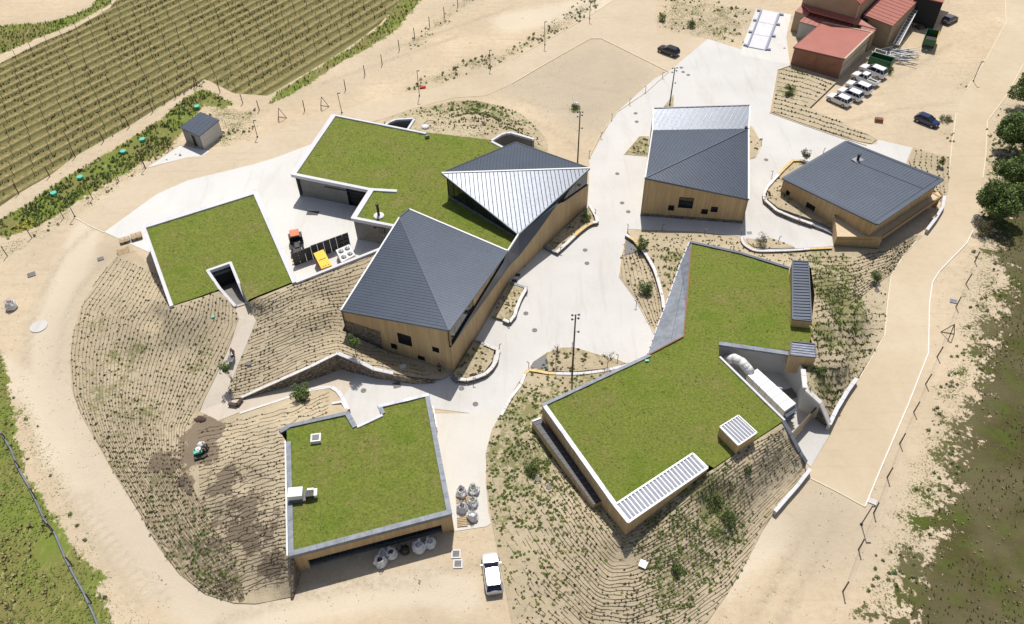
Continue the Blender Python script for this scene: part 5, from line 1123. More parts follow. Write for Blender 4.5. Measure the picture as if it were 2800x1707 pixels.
# ---------------------------------------------------------------- lower lawn building with timber front
low = thing('lower_lawn_building', P(1000, 1300, 0), 'lower building with square grass roof, grey coping and long dark slot in timber front', 'building')
ez = [(784,1162),(952,1125),(975,1165),(1045,1132),(1033.5,1109),(1172,1076),(1235,1403),(790,1520)]
pts = [P(a, c, 4.0) for a, c in ez]; fld = green_roof(low, [P(a, c, 3.9) for a, c in ez]); sedum_tufts(low, pts, fld, 5.0, .15)
EP = lambda *L: [P(a, c, 4.14) for a, c in L]
coping(low, EP((784,1162),(952,1125)), .05, .42, .35, 'copegrey', step=1.8); coping(low, EP((952,1125),(975,1165)), .1, .5, .35, 'copegrey', step=1.6); coping(low, EP((975,1165),(1045,1132)), .05, .3, .35, 'white', step=2)
coping(low, EP((1045,1132),(1033.5,1109)), .1, .4, .35, 'copegrey', step=1.2); coping(low, EP((1033.5,1109),(1172,1076)), .05, .35, .35, 'copemix', step=1.8); coping(low, EP((1172,1076),(1235,1403)), .05, .5, .35, 'copegrey', step=2.0)
coping(low, EP((790,1520),(783,1208)), .05, .5, .35, 'copegrey', step=2.0); coping(low, EP((783,1520),(778,1206)), .0, .16, .4, 'steelw', step=4.0)
coping(low, EP((1235,1403),(790,1520)), .08, .5, .55, 'copegrey', step=3.0); coping(low, [P(763, 1177, 4.1), P(788, 1163, 4.1)], .1, .45, .4, 'copegrey', step=2)
a_, b_ = P(790, 1520, 3.7), P(1235, 1403, 3.7); nn = nrm_of(a_, b_)
ub, zb1 = on_wall(1207, 1436, a_, b_); ua, zb0 = on_wall(841, 1532, a_, b_); a_ += (b_ - a_).normalized() * .3; ua -= .3; ub -= .3
zo = (zb1 + zb0) / 2; print('SLOT', zb0, zb1)
wall_obj(low, a_, b_, M['wood'], z0=-.1, holes=[(ua, ub, -.1, zo)], z0b=-.1)
dv = (b_ - a_); dv.z = 0; dv.normalize()
rc = lambda u, z, k: Vector((a_.x + dv.x * u, a_.y + dv.y * u, z)) - nn * k
mb = MB()
for f in ([rc(ua, -.1, .01), rc(ua, -.1, .9), rc(ua, zo, .9), rc(ua, zo, .01)], [rc(ub, -.1, .01), rc(ub, -.1, .9), rc(ub, zo, .9), rc(ub, zo, .01)], [rc(ua, zo, .0), rc(ub, zo, .0), rc(ub, zo, .9), rc(ua, zo, .9)]): mb.face(f)
mb.build('recess_lining', M['wood'], low)
npn = 13
for i in range(npn):
    p, q = ua + (ub - ua) * i / npn + .05, ua + (ub - ua) * (i + 1) / npn - .05
    mb = MB(); mb.face([rc(p, .3, .5), rc(q, .3, .5), rc(q, zo, .5), rc(p, zo, .5)]); mb.build('glass_panel', M['glass'], low)
    mb = MB(); mb.box(rc(q + .05, (zo) / 2, .47), (.1, .12, zo), math.atan2(dv.y, dv.x)); mb.build('mullion', M['frame'], low)
mb = MB(); mb.prism([rc(ua, .3, .2), rc(ub, .3, .2), rc(ub, .3, .85), rc(ua, .3, .85)], [rc(ua, 0, .2), rc(ub, 0, .2), rc(ub, 0, .85), rc(ua, 0, .85)]); mb.build('plinth', M['iron'], low)
q = [P(790, 1520, 4), P(784, 1162, 4), P(1172, 1076, 4), P(1235, 1403, 4)]; mb = MB(); wall(mb, bt(q[0], -.1, 3.8), bt(q[1], -.1, 3.8)); wall(mb, bt(q[2], -.1, 3.8), bt(q[3], -.1, 3.8))
for a, c in (((952,1125),(975,1165)), ((975,1165),(1045,1132)), ((1045,1132),(1033.5,1109)), ((1033.5,1109),(1172,1076)), ((784,1162),(952,1125))): wall(mb, bt(P(*a, 4), -.1, 3.8), bt(P(*c, 4), -.1, 3.8))
mb.build('wall', M['light_wall'], low)
g = thing('gabion_return_wall', P(797, 1600, 0), 'rough stone retaining wall at the left end of the timber front', 'wall')
mb = MB(); q = [P(790, 1520, 4), P(800, 1524, 4), V4((802,1640,0,.15)), V4((795,1640,0,.15))]; q[0].z = q[1].z = 3.4; mb.prism(q, [Vector((p.x, p.y, -.2)) for p in q]); mb.build('stone_face', M['stone'], g)
sk = thing('skylight', P(863, 1200, 4), 'small square white framed skylight on the lower left grass roof', 'skylight')
c = P(863, 1196, 4.45); mb = MB(); mb.box((c.x, c.y, 4.15), (1.15, 1.1, .6), .12); mb.build('curb', M['steelw'], sk); mb = MB(); mb.box((c.x, c.y, 4.47), (.78, .72, .06), .12); mb.build('skylight_pane', M['cargrey'], sk)
ac = thing('roof_ventilation_unit', P(808, 1345, 4), 'white box shaped ventilation unit on the left edge of the lower grass roof', 'ventilation unit')
c = P(808, 1343, 5.2); mb = MB(); mb.box((c.x - .1, c.y, 4.7), (1.6, 1.2, .75), .08); mb.build('casing', M['steelw'], ac, bevel=.04); mb = MB(); mb.box((c.x + .1, c.y - .1, 4.15), (1.8, 1.3, .3), .08); mb.build('base_frame', M['iron'], ac)
mb = MB(); mb.box((c.x + 1.45, c.y - .15, 4.6), (.9, .6, .4), .1); mb.build('coil_box', M['black'], ac); mb = MB(); mb.box((c.x + 2.0, c.y + .1, 4.55), (.45, .9, .45), .1); mb.box((c.x + 1.5, c.y + .35, 4.9), (.7, .25, .2), .1); mb.build('duct', M['steelw'], ac)
# ---------------------------------------------------------------- big south building
big = thing('big_lawn_building', P(1750, 1100, 0), 'large L shaped building with grass roof, metal lids and service well right of plaza', 'building')
fz = [(1892,664),(2024,694),(2157,735),(2163,860),(2222,900),(2213,939),(2154,960),(1966,933),(1966,976),(2144,1150),(2050,1213),(1952,1280),(1915,1262),(1894,1241),(1679,1383),(1580,1245),(1483,1107),(1630,1040),(1772,972),(1869,922),(1876,850)]
pts = [P(a, c, 4.4) for a, c in fz]; fld = green_roof(big, [P(a, c, 4.35) for a, c in fz]); sedum_tufts(big, pts, fld, 4.2, .16)
FP_ = lambda *L: [P(a, c, 4.58) for a, c in L]
coping(big, FP_((1480,1105),(1776,967)), .0, .42, .35, 'copegrey', step=2.2); coping(big, FP_((1681,1388),(1480,1105)), .0, .5, .35, 'copemix', step=2.2); coping(big, FP_((1888,658),(2024,688),(2160,730)), .0, .42, .35, 'zinc', step=2.5) if False else coping(big, FP_((2160,730),(2024,688),(1888,658)), .42, .0, .35, 'zinc', step=2.5)
coping(big, FP_((1966,932),(2156,962)), .55, .02, .3, 'copegrey', step=2.0) if False else coping(big, [P(a, c, 4.6) for a, c in ((1966,933),(2156,961))], .02, .62, .3, 'copegrey', step=2.0)
coping(big, FP_((2144,1150),(1968,976)), .02, .22, .35, 'white', step=3) if False else coping(big, FP_((1966,976),(2144,1150)), .25, .02, .35, 'white', step=3)
mb = MB(); ribbon(mb, [P(a, c, 4.62) for a, c in ((1892,666),(1877,850),(1870,920),(1775,970))], .02, .14, .1); mb.build('terracotta_edging', M['brickred'], big)
mb = MB(); ribbon(mb, [P(a, c, 4.54) for a, c in ((1776,973),(1487,1110),(1684,1386))], .05, .08, .1); mb.build('terracotta_edging', M['brickred'], big)
nw = [P(1483, 1105, 4.3), P(1681, 1385, 4.6), P(1717, 1430, 4.85), P(1935, 1280, 4.85)]
mb = MB(); wall(mb, bt(P(1772, 970, 4.3)), bt(nw[0])); wall(mb, bt(nw[0]), bt(nw[1])); wall(mb, bt(nw[1]), bt(nw[2]), u0=3); wall(mb, bt(nw[2]), bt(nw[3])); wall(mb, bt(nw[3]), bt(P(1894, 1241, 4.85))); mb.build('wall', M['wood'], big)
mb = MB(); wall(mb, bt(P(1892, 662, 4.2)), bt(P(2157, 733, 4.2))); wall(mb, bt(P(2157, 733, 4.2)), bt(P(2163, 860, 4.2))); mb.build('rear_wall', M['light_wall'], big)
lid = [P(1679, 1383, 4.9), P(1894, 1241, 4.9), P(1935, 1280, 4.9), P(1717, 1430, 4.9)]
facet(big, lid, M['lidbase'], 'ribbed_lid', .12, seam_dir=((lid[3] - lid[0]).x, (lid[3] - lid[0]).y), pitch=.50, sh=.10, sw=.24, seammat=M['steelw'])  # white ribs put the sun's reflection into the seam colour
for a, c in ((0, 1), (1, 2), (2, 3), (3, 0)): edge_trim(big, lid[a], lid[c], .2, .2, M['steelw'], dz=.14)
# canopy sheet on the plaza side
cn = [P(1886, 660, 3.9), P(1890, 664, 4.45), P(1876, 850, 4.45), P(1869, 922, 4.45), P(1776, 968, 4.3), P(1771, 969, 3.6), P(1790, 914, 3.6), P(1828, 813, 3.7), P(1860, 722, 3.8)]
mb = MB(); r = delaunay_2d_cdt([Vector((p.x, p.y)) for p in cn], [(i, (i + 1) % 9) for i in range(9)], [list(range(9))], 1, 1e-4)
mb.mesh([(v[0], v[1], cn[min(range(9), key=lambda i: (cn[i].x - v[0]) ** 2 + (cn[i].y - v[1]) ** 2)].z) for v in r[0]], [tuple(f) for f in r[2]]); mb.build('canopy_sheet', M['copegrey'], big)
coping(big, [P(1771, 969, 3.68), P(1790, 914, 3.68), P(1828, 813, 3.78), P(1860, 722, 3.88), P(1886, 660, 3.98)], .1, .05, .25, 'white', 'gutter_piece', step=1.4, gap=.25)
mb = MB()
for a, c in ((5, 6), (6, 7), (7, 8), (8, 0)): wall(mb, bt(cn[a], -.1, cn[a].z - .1), bt(cn[c], -.1, cn[c].z - .1))
mb.build('wall', M['light_wall'], big)
mb = MB(); j0, j1 = P(1858, 800, 4.1), P(1812, 955, 3.95); ribbon(mb, [P(1884, 690, 4.28), P(1835, 930, 4.30)], .012, .012, .03); mb.build('sheet_joint', M['frame'], big)
# trough box along the west wall
tb = [P(1455, 1153, 2.2), P(1479, 1144, 2.2), P(1647.5, 1370, 2.2), P(1623, 1380.6, 2.2)]
trough = thing('window_box', (tb[0].x, tb[0].y, 1.0), 'long narrow timber box with dark metal top along the big building left wall', 'window box')
woodbox(trough, tb, .9); facet(trough, tb, M['darkscreen'], 'metal_top', .06, seam_dir=((tb[1] - tb[0]).x, (tb[1] - tb[0]).y), pitch=.8, sh=.05, sw=.06, seammat=M['copegrey'])
mb = MB(); q = [P(1479, 1144, 2.3), P(1500, 1150, 2.3)]; ribbon(mb, [tb[0] + Vector((0, 0, .1)), tb[1] + Vector((0, 0, .1))], .12, .12, .2); mb.build('end_cap', M['zincseam'], trough)
# skylight boxes on the roof
def lidbox(label, c4, z, zb, seam, pitch, matl, matseam, rim='steelw', host=None, sw=.2):
    q = [P(a, c, z) for a, c in c4]; t = thing('roof_box', (q[0].x, q[0].y, zb), label, 'roof box')
    woodbox(t, q, zb); facet(t, q, M[matl], 'ribbed_lid', .1, seam_dir=((q[seam].x - q[0].x), (q[seam].y - q[0].y)), pitch=pitch, sh=.10, sw=sw, seammat=M[matseam])
    for i in range(4): edge_trim(t, q[i], q[(i + 1) % 4], .14, .16, M[rim], dz=.12)
    return t
lidbox('square timber roof box with pale ribbed lid on the big grass roof lower edge', [(2019,1137),(1968,1168.5),(2018,1219),(2069.5,1184)], 6.0, 4.0, 3, .42, 'lidbase', 'steelw')  # white seams here too are sun reflection painted onto the ribs
lidbox('long roof box with grey ribbed lid on the right edge of the big grass roof', [(2167,714),(2167,874),(2219,879),(2210,716)], 5.7, 4.0, 3, .55, 'zinc', 'zincseam', 'zinc', sw=.1)
lidbox('tall timber roof box with grey ribbed lid beside the service well', [(2165,935),(2160.5,972),(2231,978),(2228,942)], 5.8, 2.6, 3, .42, 'lidbase', 'copemix', 'zinc', sw=.14)
# service well
sw_ = thing('service_well_walls', P(2100, 1050, 0), 'pale rendered walls round the sunken service yard of the big south building', 'wall')
mb = MB(); wall(mb, bt(P(1966, 937, 4.3)), bt(P(2160, 963, 4.3))); mb.build('rear_wall', M['light_wall'], sw_)
mb = MB(); wall(mb, bt(P(1968, 978, 4.2)), bt(P(2144, 1150, 4.2))); wall(mb, bt(P(1966, 937, 4.2)), bt(P(1968, 978, 4.2))); mb.build('side_wall', M['light_wall'], sw_)
ew = [P(2160, 963, 4.3), P(2200, 1012, 4.3), P(2206, 1063, 4.2), P(2247, 1101, 3.3)]
for a, c in zip(ew, ew[1:]): wall_obj(sw_, a, c, M['light_wall'])
coping(sw_, [ew[1] + Vector((0, 0, .15)), ew[2] + Vector((0, 0, .15)), ew[3] + Vector((0, 0, .15)), P(2274, 1160, 1.0)], .1, .5, .3, 'cope', step=1.0, bumpy=.02)
wall_obj(sw_, ew[3], P(2274, 1160, .9), M['stone'], name='stone_wall')
rw_ = [P(2144, 1150, 4.4), P(2165, 1188, 3.5), P(2189, 1235, 2.0), P(2207, 1264, .9)]
for a, c in zip(rw_, rw_[1:]): wall_obj(sw_, a, c, M['stone'], name='stone_wall')
coping(sw_, [p + Vector((0, 0, .15)) for p in rw_], .1, .4, .3, 'copegrey', step=1.0, bumpy=.02)
gt = thing('timber_gate', P(2172, 1192, 0), 'wide timber gate leaf closing the service yard towards the road', 'gate')
g0, g1 = P(2168, 1187, 2.0), P(2246, 1101, 2.0); nn = nrm_of(g0, g1); mb = MB(); wall(mb, bt(g0, .05), bt(g1, .05)); mb.face([bt(g0, .05)[1], bt(g1, .05)[1], bt(g1, .05)[1] - nn * .12, bt(g0, .05)[1] - nn * .12]); mb.build('gate_leaf', M['wood'], gt)
mb = MB(); ribbon(mb, [g0 + Vector((0, 0, .04)), g1 + Vector((0, 0, .04))], .14, .04, .06); mb.build('top_rail', M['frame'], gt)
ah = thing('air_handling_unit', P(2100, 1080, 0), 'long white air handling unit with curved duct standing in the service well', 'air handling unit')
q = [P(2043, 1024.6, 2.9), P(2070.6, 1008, 2.9), P(2177, 1103.7, 2.9), P(2146, 1125, 2.9)]
for k in range(6):
    a0, a1 = q[0].lerp(q[3], k / 6 + .004), q[0].lerp(q[3], (k + 1) / 6 - .004); b0, b1 = q[1].lerp(q[2], k / 6 + .004), q[1].lerp(q[2], (k + 1) / 6 - .004)
    mb = MB(); mb.prism([a0, a1, b1, b0], [Vector((p.x, p.y, .5)) for p in (a0, a1, b1, b0)]); mb.build('unit_section', M['steelw'], ah)
mb = MB(); qq = [Vector((p.x, p.y, .5)) for p in q]; mb.prism(qq, [Vector((p.x, p.y, .1)) for p in qq]); mb.build('base_frame', M['copegrey'], ah)
lv = q[3] - (q[2] - q[3]) * 0; dd = (q[3] - q[0]).normalized()
for k in range(3):
    mb = MB(); s0, s1 = q[3] + dd * (.05), q[2] + dd * (.05); z = 2.5 - .75 * k
    mb.prism([Vector((s0.x, s0.y, z)), Vector((s0.x, s0.y, z)) + dd * .45 - Vector((0, 0, .28)), Vector((s1.x, s1.y, z)) + dd * .45 - Vector((0, 0, .28)), Vector((s1.x, s1.y, z))], [Vector((s0.x, s0.y, z - .08)), Vector((s0.x, s0.y, z - .36)) + dd * .45, Vector((s1.x, s1.y, z - .36)) + dd * .45, Vector((s1.x, s1.y, z - .08))]); mb.build('intake_hood', M['copegrey'], ah)
mb = MB(); dp = [P(2052, 1018, 2.7), P(2040, 1003, 3.4), P(2028, 990, 3.5), P(2008, 980, 3.4), P(1990, 984, 2.6), P(1985, 995, .9)]
for a, c in zip(dp, dp[1:]): mb.tube(a, c, .6, .6, 12)
for p in dp[1:-1]: mb.blob(p, .6, 1, 0, 12, 8)
mb.build('duct', M['steelw'], ah, smooth=True)
dr = MB(); c = P(2157, 1078, .03); dr.box(c, (1.8, 1.6, .03), .3); o = dr.build('floor_grate', M['iron']); tag(o, 'dark square floor grate in the service well', 'grate')
# ---------------------------------------------------------------- small shed
shed = thing('garden_shed', P(545, 410, 0), 'small shed with dark blue grey ribbed roof and concrete walls beside the vineyard', 'shed')
q = [P(545, 372.5, 2.95), P(600, 328, 3.1), P(548, 306, 3.2), P(492, 349, 2.95)]; q[2] = ray_plane(548, 306, q[0], q[1], q[3])
facet(shed, q, M['zinc'], 'roof', .15, seam_dir=((q[0] - q[3]).x, (q[0] - q[3]).y) if False else ((q[1] - q[0]).x, (q[1] - q[0]).y), pitch=.9, sh=.05, sw=.05, seammat=M['steel'])
nn = nrm_of(q[3], q[0]); ins = [p.lerp((q[0] + q[1] + q[2] + q[3]) / 4, .06) for p in q]
hd = hole_px(ins[3], ins[0], (521, 366), (541, 400)); hd = (hd[0], hd[1], .02, 2.2)
wall_obj(shed, ins[3], ins[0], M['concrete_wall'], holes=[hd]); window(shed, ins[3], ins[0], hd, nn, .15, 1, glass='darkscreen')
wall_obj(shed, ins[0], ins[1], M['light_wall']); wall_obj(shed, ins[1], ins[2], M['light_wall']); wall_obj(shed, ins[2], ins[3], M['light_wall'])
# ---------------------------------------------------------------- red roofed warehouses, top right
rw1 = thing('red_roof_warehouse', P(2164, 178, 0), 'front warehouse with plain red roof, red brown front and cream side, top right', 'warehouse')
q = [P(2170, 129, 3.7), P(2310, 161.5, 4.3), P(2385, 89, 4.4), P(2248, 61, 3.9)]; q[3] = ray_plane(2248, 61, q[0], q[1], q[2])
mb = MB(); mb.prism(q, [p - Vector((0, 0, .2)) for p in q]); mb.build('roof', M['redroof'], rw1)
edge_trim(rw1, q[1], q[2], .3, .3, M['cream'], dz=.12); edge_trim(rw1, q[2], q[3], .3, .3, M['cream'], dz=.12); edge_trim(rw1, q[0], q[1], .15, .3, M['redseam'], dz=.03); edge_trim(rw1, q[3], q[0], .15, .3, M['redseam'], dz=.03)
ctr = (q[0] + q[2]) / 2; ii = [p.lerp(ctr, .03) - Vector((0, 0, .1)) for p in q]
md = ii[0].lerp(ii[1], .48)
for a, c in ((ii[0], ii[0].lerp(ii[1], .475)), (ii[0].lerp(ii[1], .485), ii[1])): wall_obj(rw1, a, c, M['brickred'], name='wall_panel')
mb = MB(); mb.box((md.x, md.y, 1.9), (.25, .2, 3.8), 0); mb.build('downpipe', M['brickred'], rw1)
for k, (a, c) in enumerate(((ii[1], ii[1].lerp(ii[2], .5)), (ii[1].lerp(ii[2], .508), ii[2]))): wall_obj(rw1, a, c, M['cream'], name='wall_panel')
n_ = nrm_of(ii[1], ii[2]); mb = MB(); mb.prism([ii[1] + n_ * .04 - Vector((0, 0, 1.7)), ii[2] + n_ * .04 - Vector((0, 0, 1.7)), ii[2] - Vector((0, 0, 1.7)), ii[1] - Vector((0, 0, 1.7))], [ii[1] + n_ * .04 - Vector((0, 0, 1.8)), ii[2] + n_ * .04 - Vector((0, 0, 1.8)), ii[2] - Vector((0, 0, 1.8)), ii[1] - Vector((0, 0, 1.8))]); mb.build('joint_strip', M['redseam'], rw1)
wall_obj(rw1, ii[2], ii[3], M['cream'])
wall_obj(rw1, ii[3], ii[0], M['brickred'])
def simple_house(name, label, roof, mats, walls, seam=None, pitch=1.0, roofmat='redroof'):
    t = thing(name, (roof[0].x, roof[0].y, 0), label, 'warehouse')
    facet(t, roof, M[roofmat], 'roof', .2, seam_dir=seam, pitch=pitch, sh=.05, sw=.08, seammat=M['redseam'])
    ctr = sum(roof, Vector((0, 0, 0))) / len(roof)
    r2 = [p.lerp(ctr, .02) - Vector((0, 0, .12)) for p in roof]
    for i, m__ in walls: wall_obj(t, r2[i], r2[(i + 1) % len(r2)], M[m__])
    return t
q = [P(2216, 30, 4.2), P(2186, 59, 3.5), P(2305, 92, 3.5), P(2332, 66, 4.2)]; q[3] = ray_plane(2332, 66, q[0], q[1], q[2])
simple_house('striped_roof_lean_to', 'low lean to with ribbed red roof and pale green grey wall between the warehouses', q, None, [(0, 'palegreen'), (1, 'palegreen'), (2, 'tan'), (3, 'tan')], ((q[1] - q[0]).x, (q[1] - q[0]).y), 1.1)
q = [P(2354, 68, 4.0), P(2340, 84, 3.6), P(2384, 96, 3.6), P(2397, 80, 4.0)]
simple_house('small_red_lean_to', 'small ribbed red lean to squeezed behind the right corner of the plain red roof', q, None, [(1, 'tan'), (2, 'tan')], ((q[1] - q[0]).x, (q[1] - q[0]).y), .9)
q = [P(2174, 31, 4.2), P(2208, 42, 4.2), P(2217, 31, 4.6), P(2192, 13, 4.8)]
simple_house('tan_annex', 'small tan annex with pinkish red roof at the far left of the warehouses', q, None, [(3, 'tan'), (0, 'tan'), (1, 'tan'), (2, 'tan')])
q = [P(2192, 10, 5.2), P(2215, 31, 4.9), P(2397, 80, 4.9), P(2345, 47, 5.4)]
simple_house('dark_red_valley_roof', 'narrow dark red roof strip lying in the shade of the tall tan warehouse', q, None, [], None)
tallw = [P(2193, 8, 5.3), P(2343, 50, 5.3)]; nt_ = nrm_of(*tallw); dv = (tallw[1] - tallw[0]); Lw = dv.length; dv.normalize(); bk = -nt_ * 22
tw = thing('tall_warehouse', (tallw[0].x, tallw[0].y, 0), 'tallest tan warehouse with red gabled roof, cut off by the top edge', 'warehouse')
ap = tallw[0] + dv * Lw * .5; hz_ = 8.2; az_ = 11.5
for a, c, za, zc in ((tallw[0], ap, hz_, az_), (ap, tallw[1], az_, hz_)): wall_obj(tw, a, c, M['tan'], zA=za, zB=zc, name='gable_wall')
o = tallw[1]; wall_obj(tw, o, o + bk, M['tan'], zA=hz_, zB=hz_); wall_obj(tw, tallw[0] + bk, tallw[0], M['tan'], zA=hz_, zB=hz_)
for s_, e_2 in ((tallw[0], ap), (ap, tallw[1])):
    za, zc = (hz_, az_) if s_ is tallw[0] else (az_, hz_)
    a, c = Vector((s_.x, s_.y, za + .1)) + nt_ * .3, Vector((e_2.x, e_2.y, zc + .1)) + nt_ * .3; facet(tw, [a, c, c + bk, a + bk], M['redroof'], 'roof', .2, seam_dir=((c - a).x, (c - a).y), pitch=1.2, sh=.05, sw=.08, seammat=M['redseam'])
mb = MB(); c = up3(tallw[0], tallw[1], (Lw * .985, 6), -.12); mb.tube((c.x, c.y, 2.0), (c.x, c.y, 8), .12, n=6); mb.build('downpipe', M['cream'], tw)
q = [P(2362, 40, 5.4), P(2441, 71, 5.0), P(2512, 0, 5.0), P(2432, -33, 5.4)]; q[3] = ray_plane(2432, -33, q[0], q[1], q[2])
rr = simple_house('ribbed_roof_warehouse', 'right hand warehouse with pale red ribbed roof and tan walls', q, None, [(0, 'tan'), (1, 'tan'), (3, 'tan')], ((q[1] - q[0]).x, (q[1] - q[0]).y), 1.5)
a_, b_ = q[0], q[1]; nn = nrm_of(a_, b_); u_, z_ = on_wall(2367, 56, a_, b_); dv = (b_ - a_); dv.z = 0; dv.normalize(); c = Vector((a_.x, a_.y, z_)) + dv * u_; mb = MB(); mb.box(c + nn * .02, (.9, .12, .8), math.atan2(dv.y, dv.x)); mb.build('window', M['frame'], rr)
cp = [P(2392, 83, 2.8), P(2424, 94, 2.8), P(2423, 98, 2.6), P(2391, 88, 2.6)]; mb = MB(); mb.prism(cp, [p - Vector((0, 0, .1)) for p in cp]); mb.build('door_canopy', M['redroof'], rr)
q = [P(2500, -12, 6.0), P(2580, 7, 6.0), P(2610, -60, 6.0), P(2530, -80, 6.0)]
simple_house('far_red_canopy', 'edge of another red roof with cream verge at the top edge', q, None, [(0, 'dark')], None)  # wall below this roof coloured near black to stand for shade
# ================================================================ LOW WALLS, KERBS OF BEDS
def low_wall(label, pts, h, wd=.35, cope='cope', face='stone', step=1.0, ochre=None, wl=None, name='low_wall', base=-.1, copeh=.12, ends=0):
    L = [V4((a, c, z, z)) if True else None for a, c, z in pts]
    t = thing(name, (L[0].x, L[0].y, 0), label, 'wall'); wl = wd if wl is None else wl
    stones('coping_stone', L, wl / 2, wl / 2, copeh, M[cope], t, step, .03, alt=ochre, bumpy=.015)
    mb = MB(); 
    for a, c in zip(L, L[1:]):
        d = Vector((c.x - a.x, c.y - a.y, 0)).normalized(); n = Vector((-d.y, d.x, 0)) * (wl / 2 - .05)
        top = [Vector((a.x, a.y, a.z - copeh)) + n, Vector((a.x, a.y, a.z - copeh)) - n, Vector((c.x, c.y, c.z - copeh)) - n, Vector((c.x, c.y, c.z - copeh)) + n]
        mb.prism(top, [Vector((p.x, p.y, base)) for p in top])
    mb.build('wall_body', M[face], t); return t
near = lambda px, py, r: (lambda p: (p - P(px, py, p.z)).length < r)
low_wall('long stone retaining wall with pale coping below the middle planted bank', [(658,1087,.3),(720,1059,1.0),(790,1028,1.8),(850,1001,2.5),(923,965,3.1)], 3, .38, step=1.4)
low_wall('white capped stone wall dropping from the peak towards the hall', [(923,965,3.1),(955,978,2.8),(990,992,2.3),(1022,1008,1.8),(1076,1020,1.4)], 2, .5, 'white', step=1.2)
mb = MB(); ribbon(mb, [V4((1076,1023,1.2,1.2)), V4((1130,1034,.9,.9)), V4((1186,1039,.4,.4))], .05, .25, 1.2); o = mb.build('stone_edge', M['stone']); tag(o, 'low rough stone edge running from the white capped wall to the hall corner', 'wall')
low_wall('upper planter wall along the timber hall with one ochre coping stretch', [(1521,690,.6),(1546,668,.6),(1571,644,.6),(1583,633,.6),(1606,615,.6),(1620,608,.6),(1634,606,.6),(1630,590,.6),(1612,560,.6)], .6, .5, ochre=lambda p: (p - P(1588, 630, .6)).length < 2.6)
low_wall('middle planter wall along the timber hall', [(1440,786,.6),(1424,815,.6),(1412,843,.6),(1408,860,.6),(1393,880,.6),(1376,873,.6)], .6, .45)
low_wall('short planter end wall beside the middle planter', [(1394,771,.5),(1436,786,.5)], .5, .4, 'copegrey')
low_wall('short planter end wall beside the upper planter', [(1485,671,.5),(1521,689,.5)], .5, .4, 'copegrey')
low_wall('curved lower planter wall at the corner of the timber hall', [(1325,940,.65),(1355,953,.65),(1362,955,.65),(1357,985,.65),(1345,1005,.65),(1328,1021,.65),(1300,1032,.65),(1275,1038,.65),(1252,1036,.65)], .6, .5, 'cope')
low_wall('dark rear section of the lower planter wall', [(1252,1042,.4),(1238,1034,.4),(1236,1022,.4)], .4, .4, 'copegrey'); low_wall('dark top section of the lower planter wall', [(1295,931,.5),(1325,940,.5)], .5, .35, 'copegrey')
low_wall('curved retaining wall with pale coping between plaza bed and upper slope', [(1712,641,.7),(1722,648,.7),(1735,657,.7),(1762,688,.75),(1777,712,.75),(1789,735,.75),(1797,758,.75),(1806,790,.7),(1812,815,.7),(1815,841,.7)], .7, .45, ochre=lambda p: (p - P(1738, 662, .7)).length < 1.5)
low_wall('curved planter wall left of the grey roofed building with one ochre stretch', [(2213,445,.7),(2190,437,.7),(2168,438,.7),(2146,459,.7),(2122,484,.7),(2098,511,.7),(2089,530,.7),(2091,545,.7),(2125,575,.7),(2172,595,.7),(2222,612,.7)], .7, .45, ochre=lambda p: (p - P(2158, 447, .7)).length < 2.8)
low_wall('tapering dark stone wall under the timber wall of the right hand building', [(2222,614,.5),(2250,625,.45),(2282,640,.4)], .5, .35, 'copegrey')
low_wall('low white wall along the plaza edge above the big grass roof', [(2028,647,.55),(2030,660,.55),(2037,670,.55),(2056,682,.55),(2075,686,.55),(2102,686,.55),(2160,684,.55),(2215,680,.55),(2276,677,.55)], .5, .35, 'white', ochre=lambda p: (p - P(2237, 678, .55)).length < 2.2)
low_wall('pale kerb wall between lamp bed and weedy slope', [(1425,1050,.45),(1435,1022,.5),(1446,1011,.5),(1470,1014,.5),(1500,1020,.5),(1560,1022,.5),(1600,1020,.5),(1652,1013,.5),(1700,1002,.4),(1725,996,.4)], .5, .42, 'white', ochre=lambda p: (p - P(1474, 1015, .5)).length < 2.0)
low_wall('pale stepped kerb down the left edge of the weedy slope', [(1425,1050,.4),(1398,1085,.35),(1370,1135,.3)], .4, .4, 'cope', step=1.6)
low_wall('pale kerb along the lower side of the footpath', [(655,1130,.35),(700,1115,.4),(780,1089,.4),(850,1066,.4),(906,1058,.45)], .4, .3, 'cope', step=1.8)
low_wall('curved white kerb ending the footpath beside the lower building', [(906,1058,.5),(922,1068,.55),(935,1085,.6),(944,1105,.7),(952,1120,.8)], .5, .5, 'white', step=1.0)
low_wall('thin kerb round the small green bed at the path end', [(850,1064,.45),(880,1057,.45),(906,1057,.45)], .4, .2, 'cope')
low_wall('white retaining wall beside the road right of the service yard', [(2343,1034,.9),(2318,1068,1.0),(2290,1115,1.1),(2268,1160,1.2)], 1, .5, 'white', 'light_wall', step=1.5)
low_wall('white roadside wall below the service yard entrance', [(2216,1282,.9),(2185,1322,.85),(2150,1362,.8),(2119,1398,.8)], 1, .42, 'white', 'light_wall', step=2.4)
low_wall('white angled wall beside the road under the right hand building', [(2583,535,.8),(2578,565,.8),(2560,595,.8),(2535,628,.8)], .8, .45, 'white', 'light_wall', step=2)
low_wall('small white concrete kerb box beside the entrance notch', [(907,1103,1.0),(935,1098,1.0),(947,1120,1.0)], 1, .3, 'white', 'light_wall', step=2)
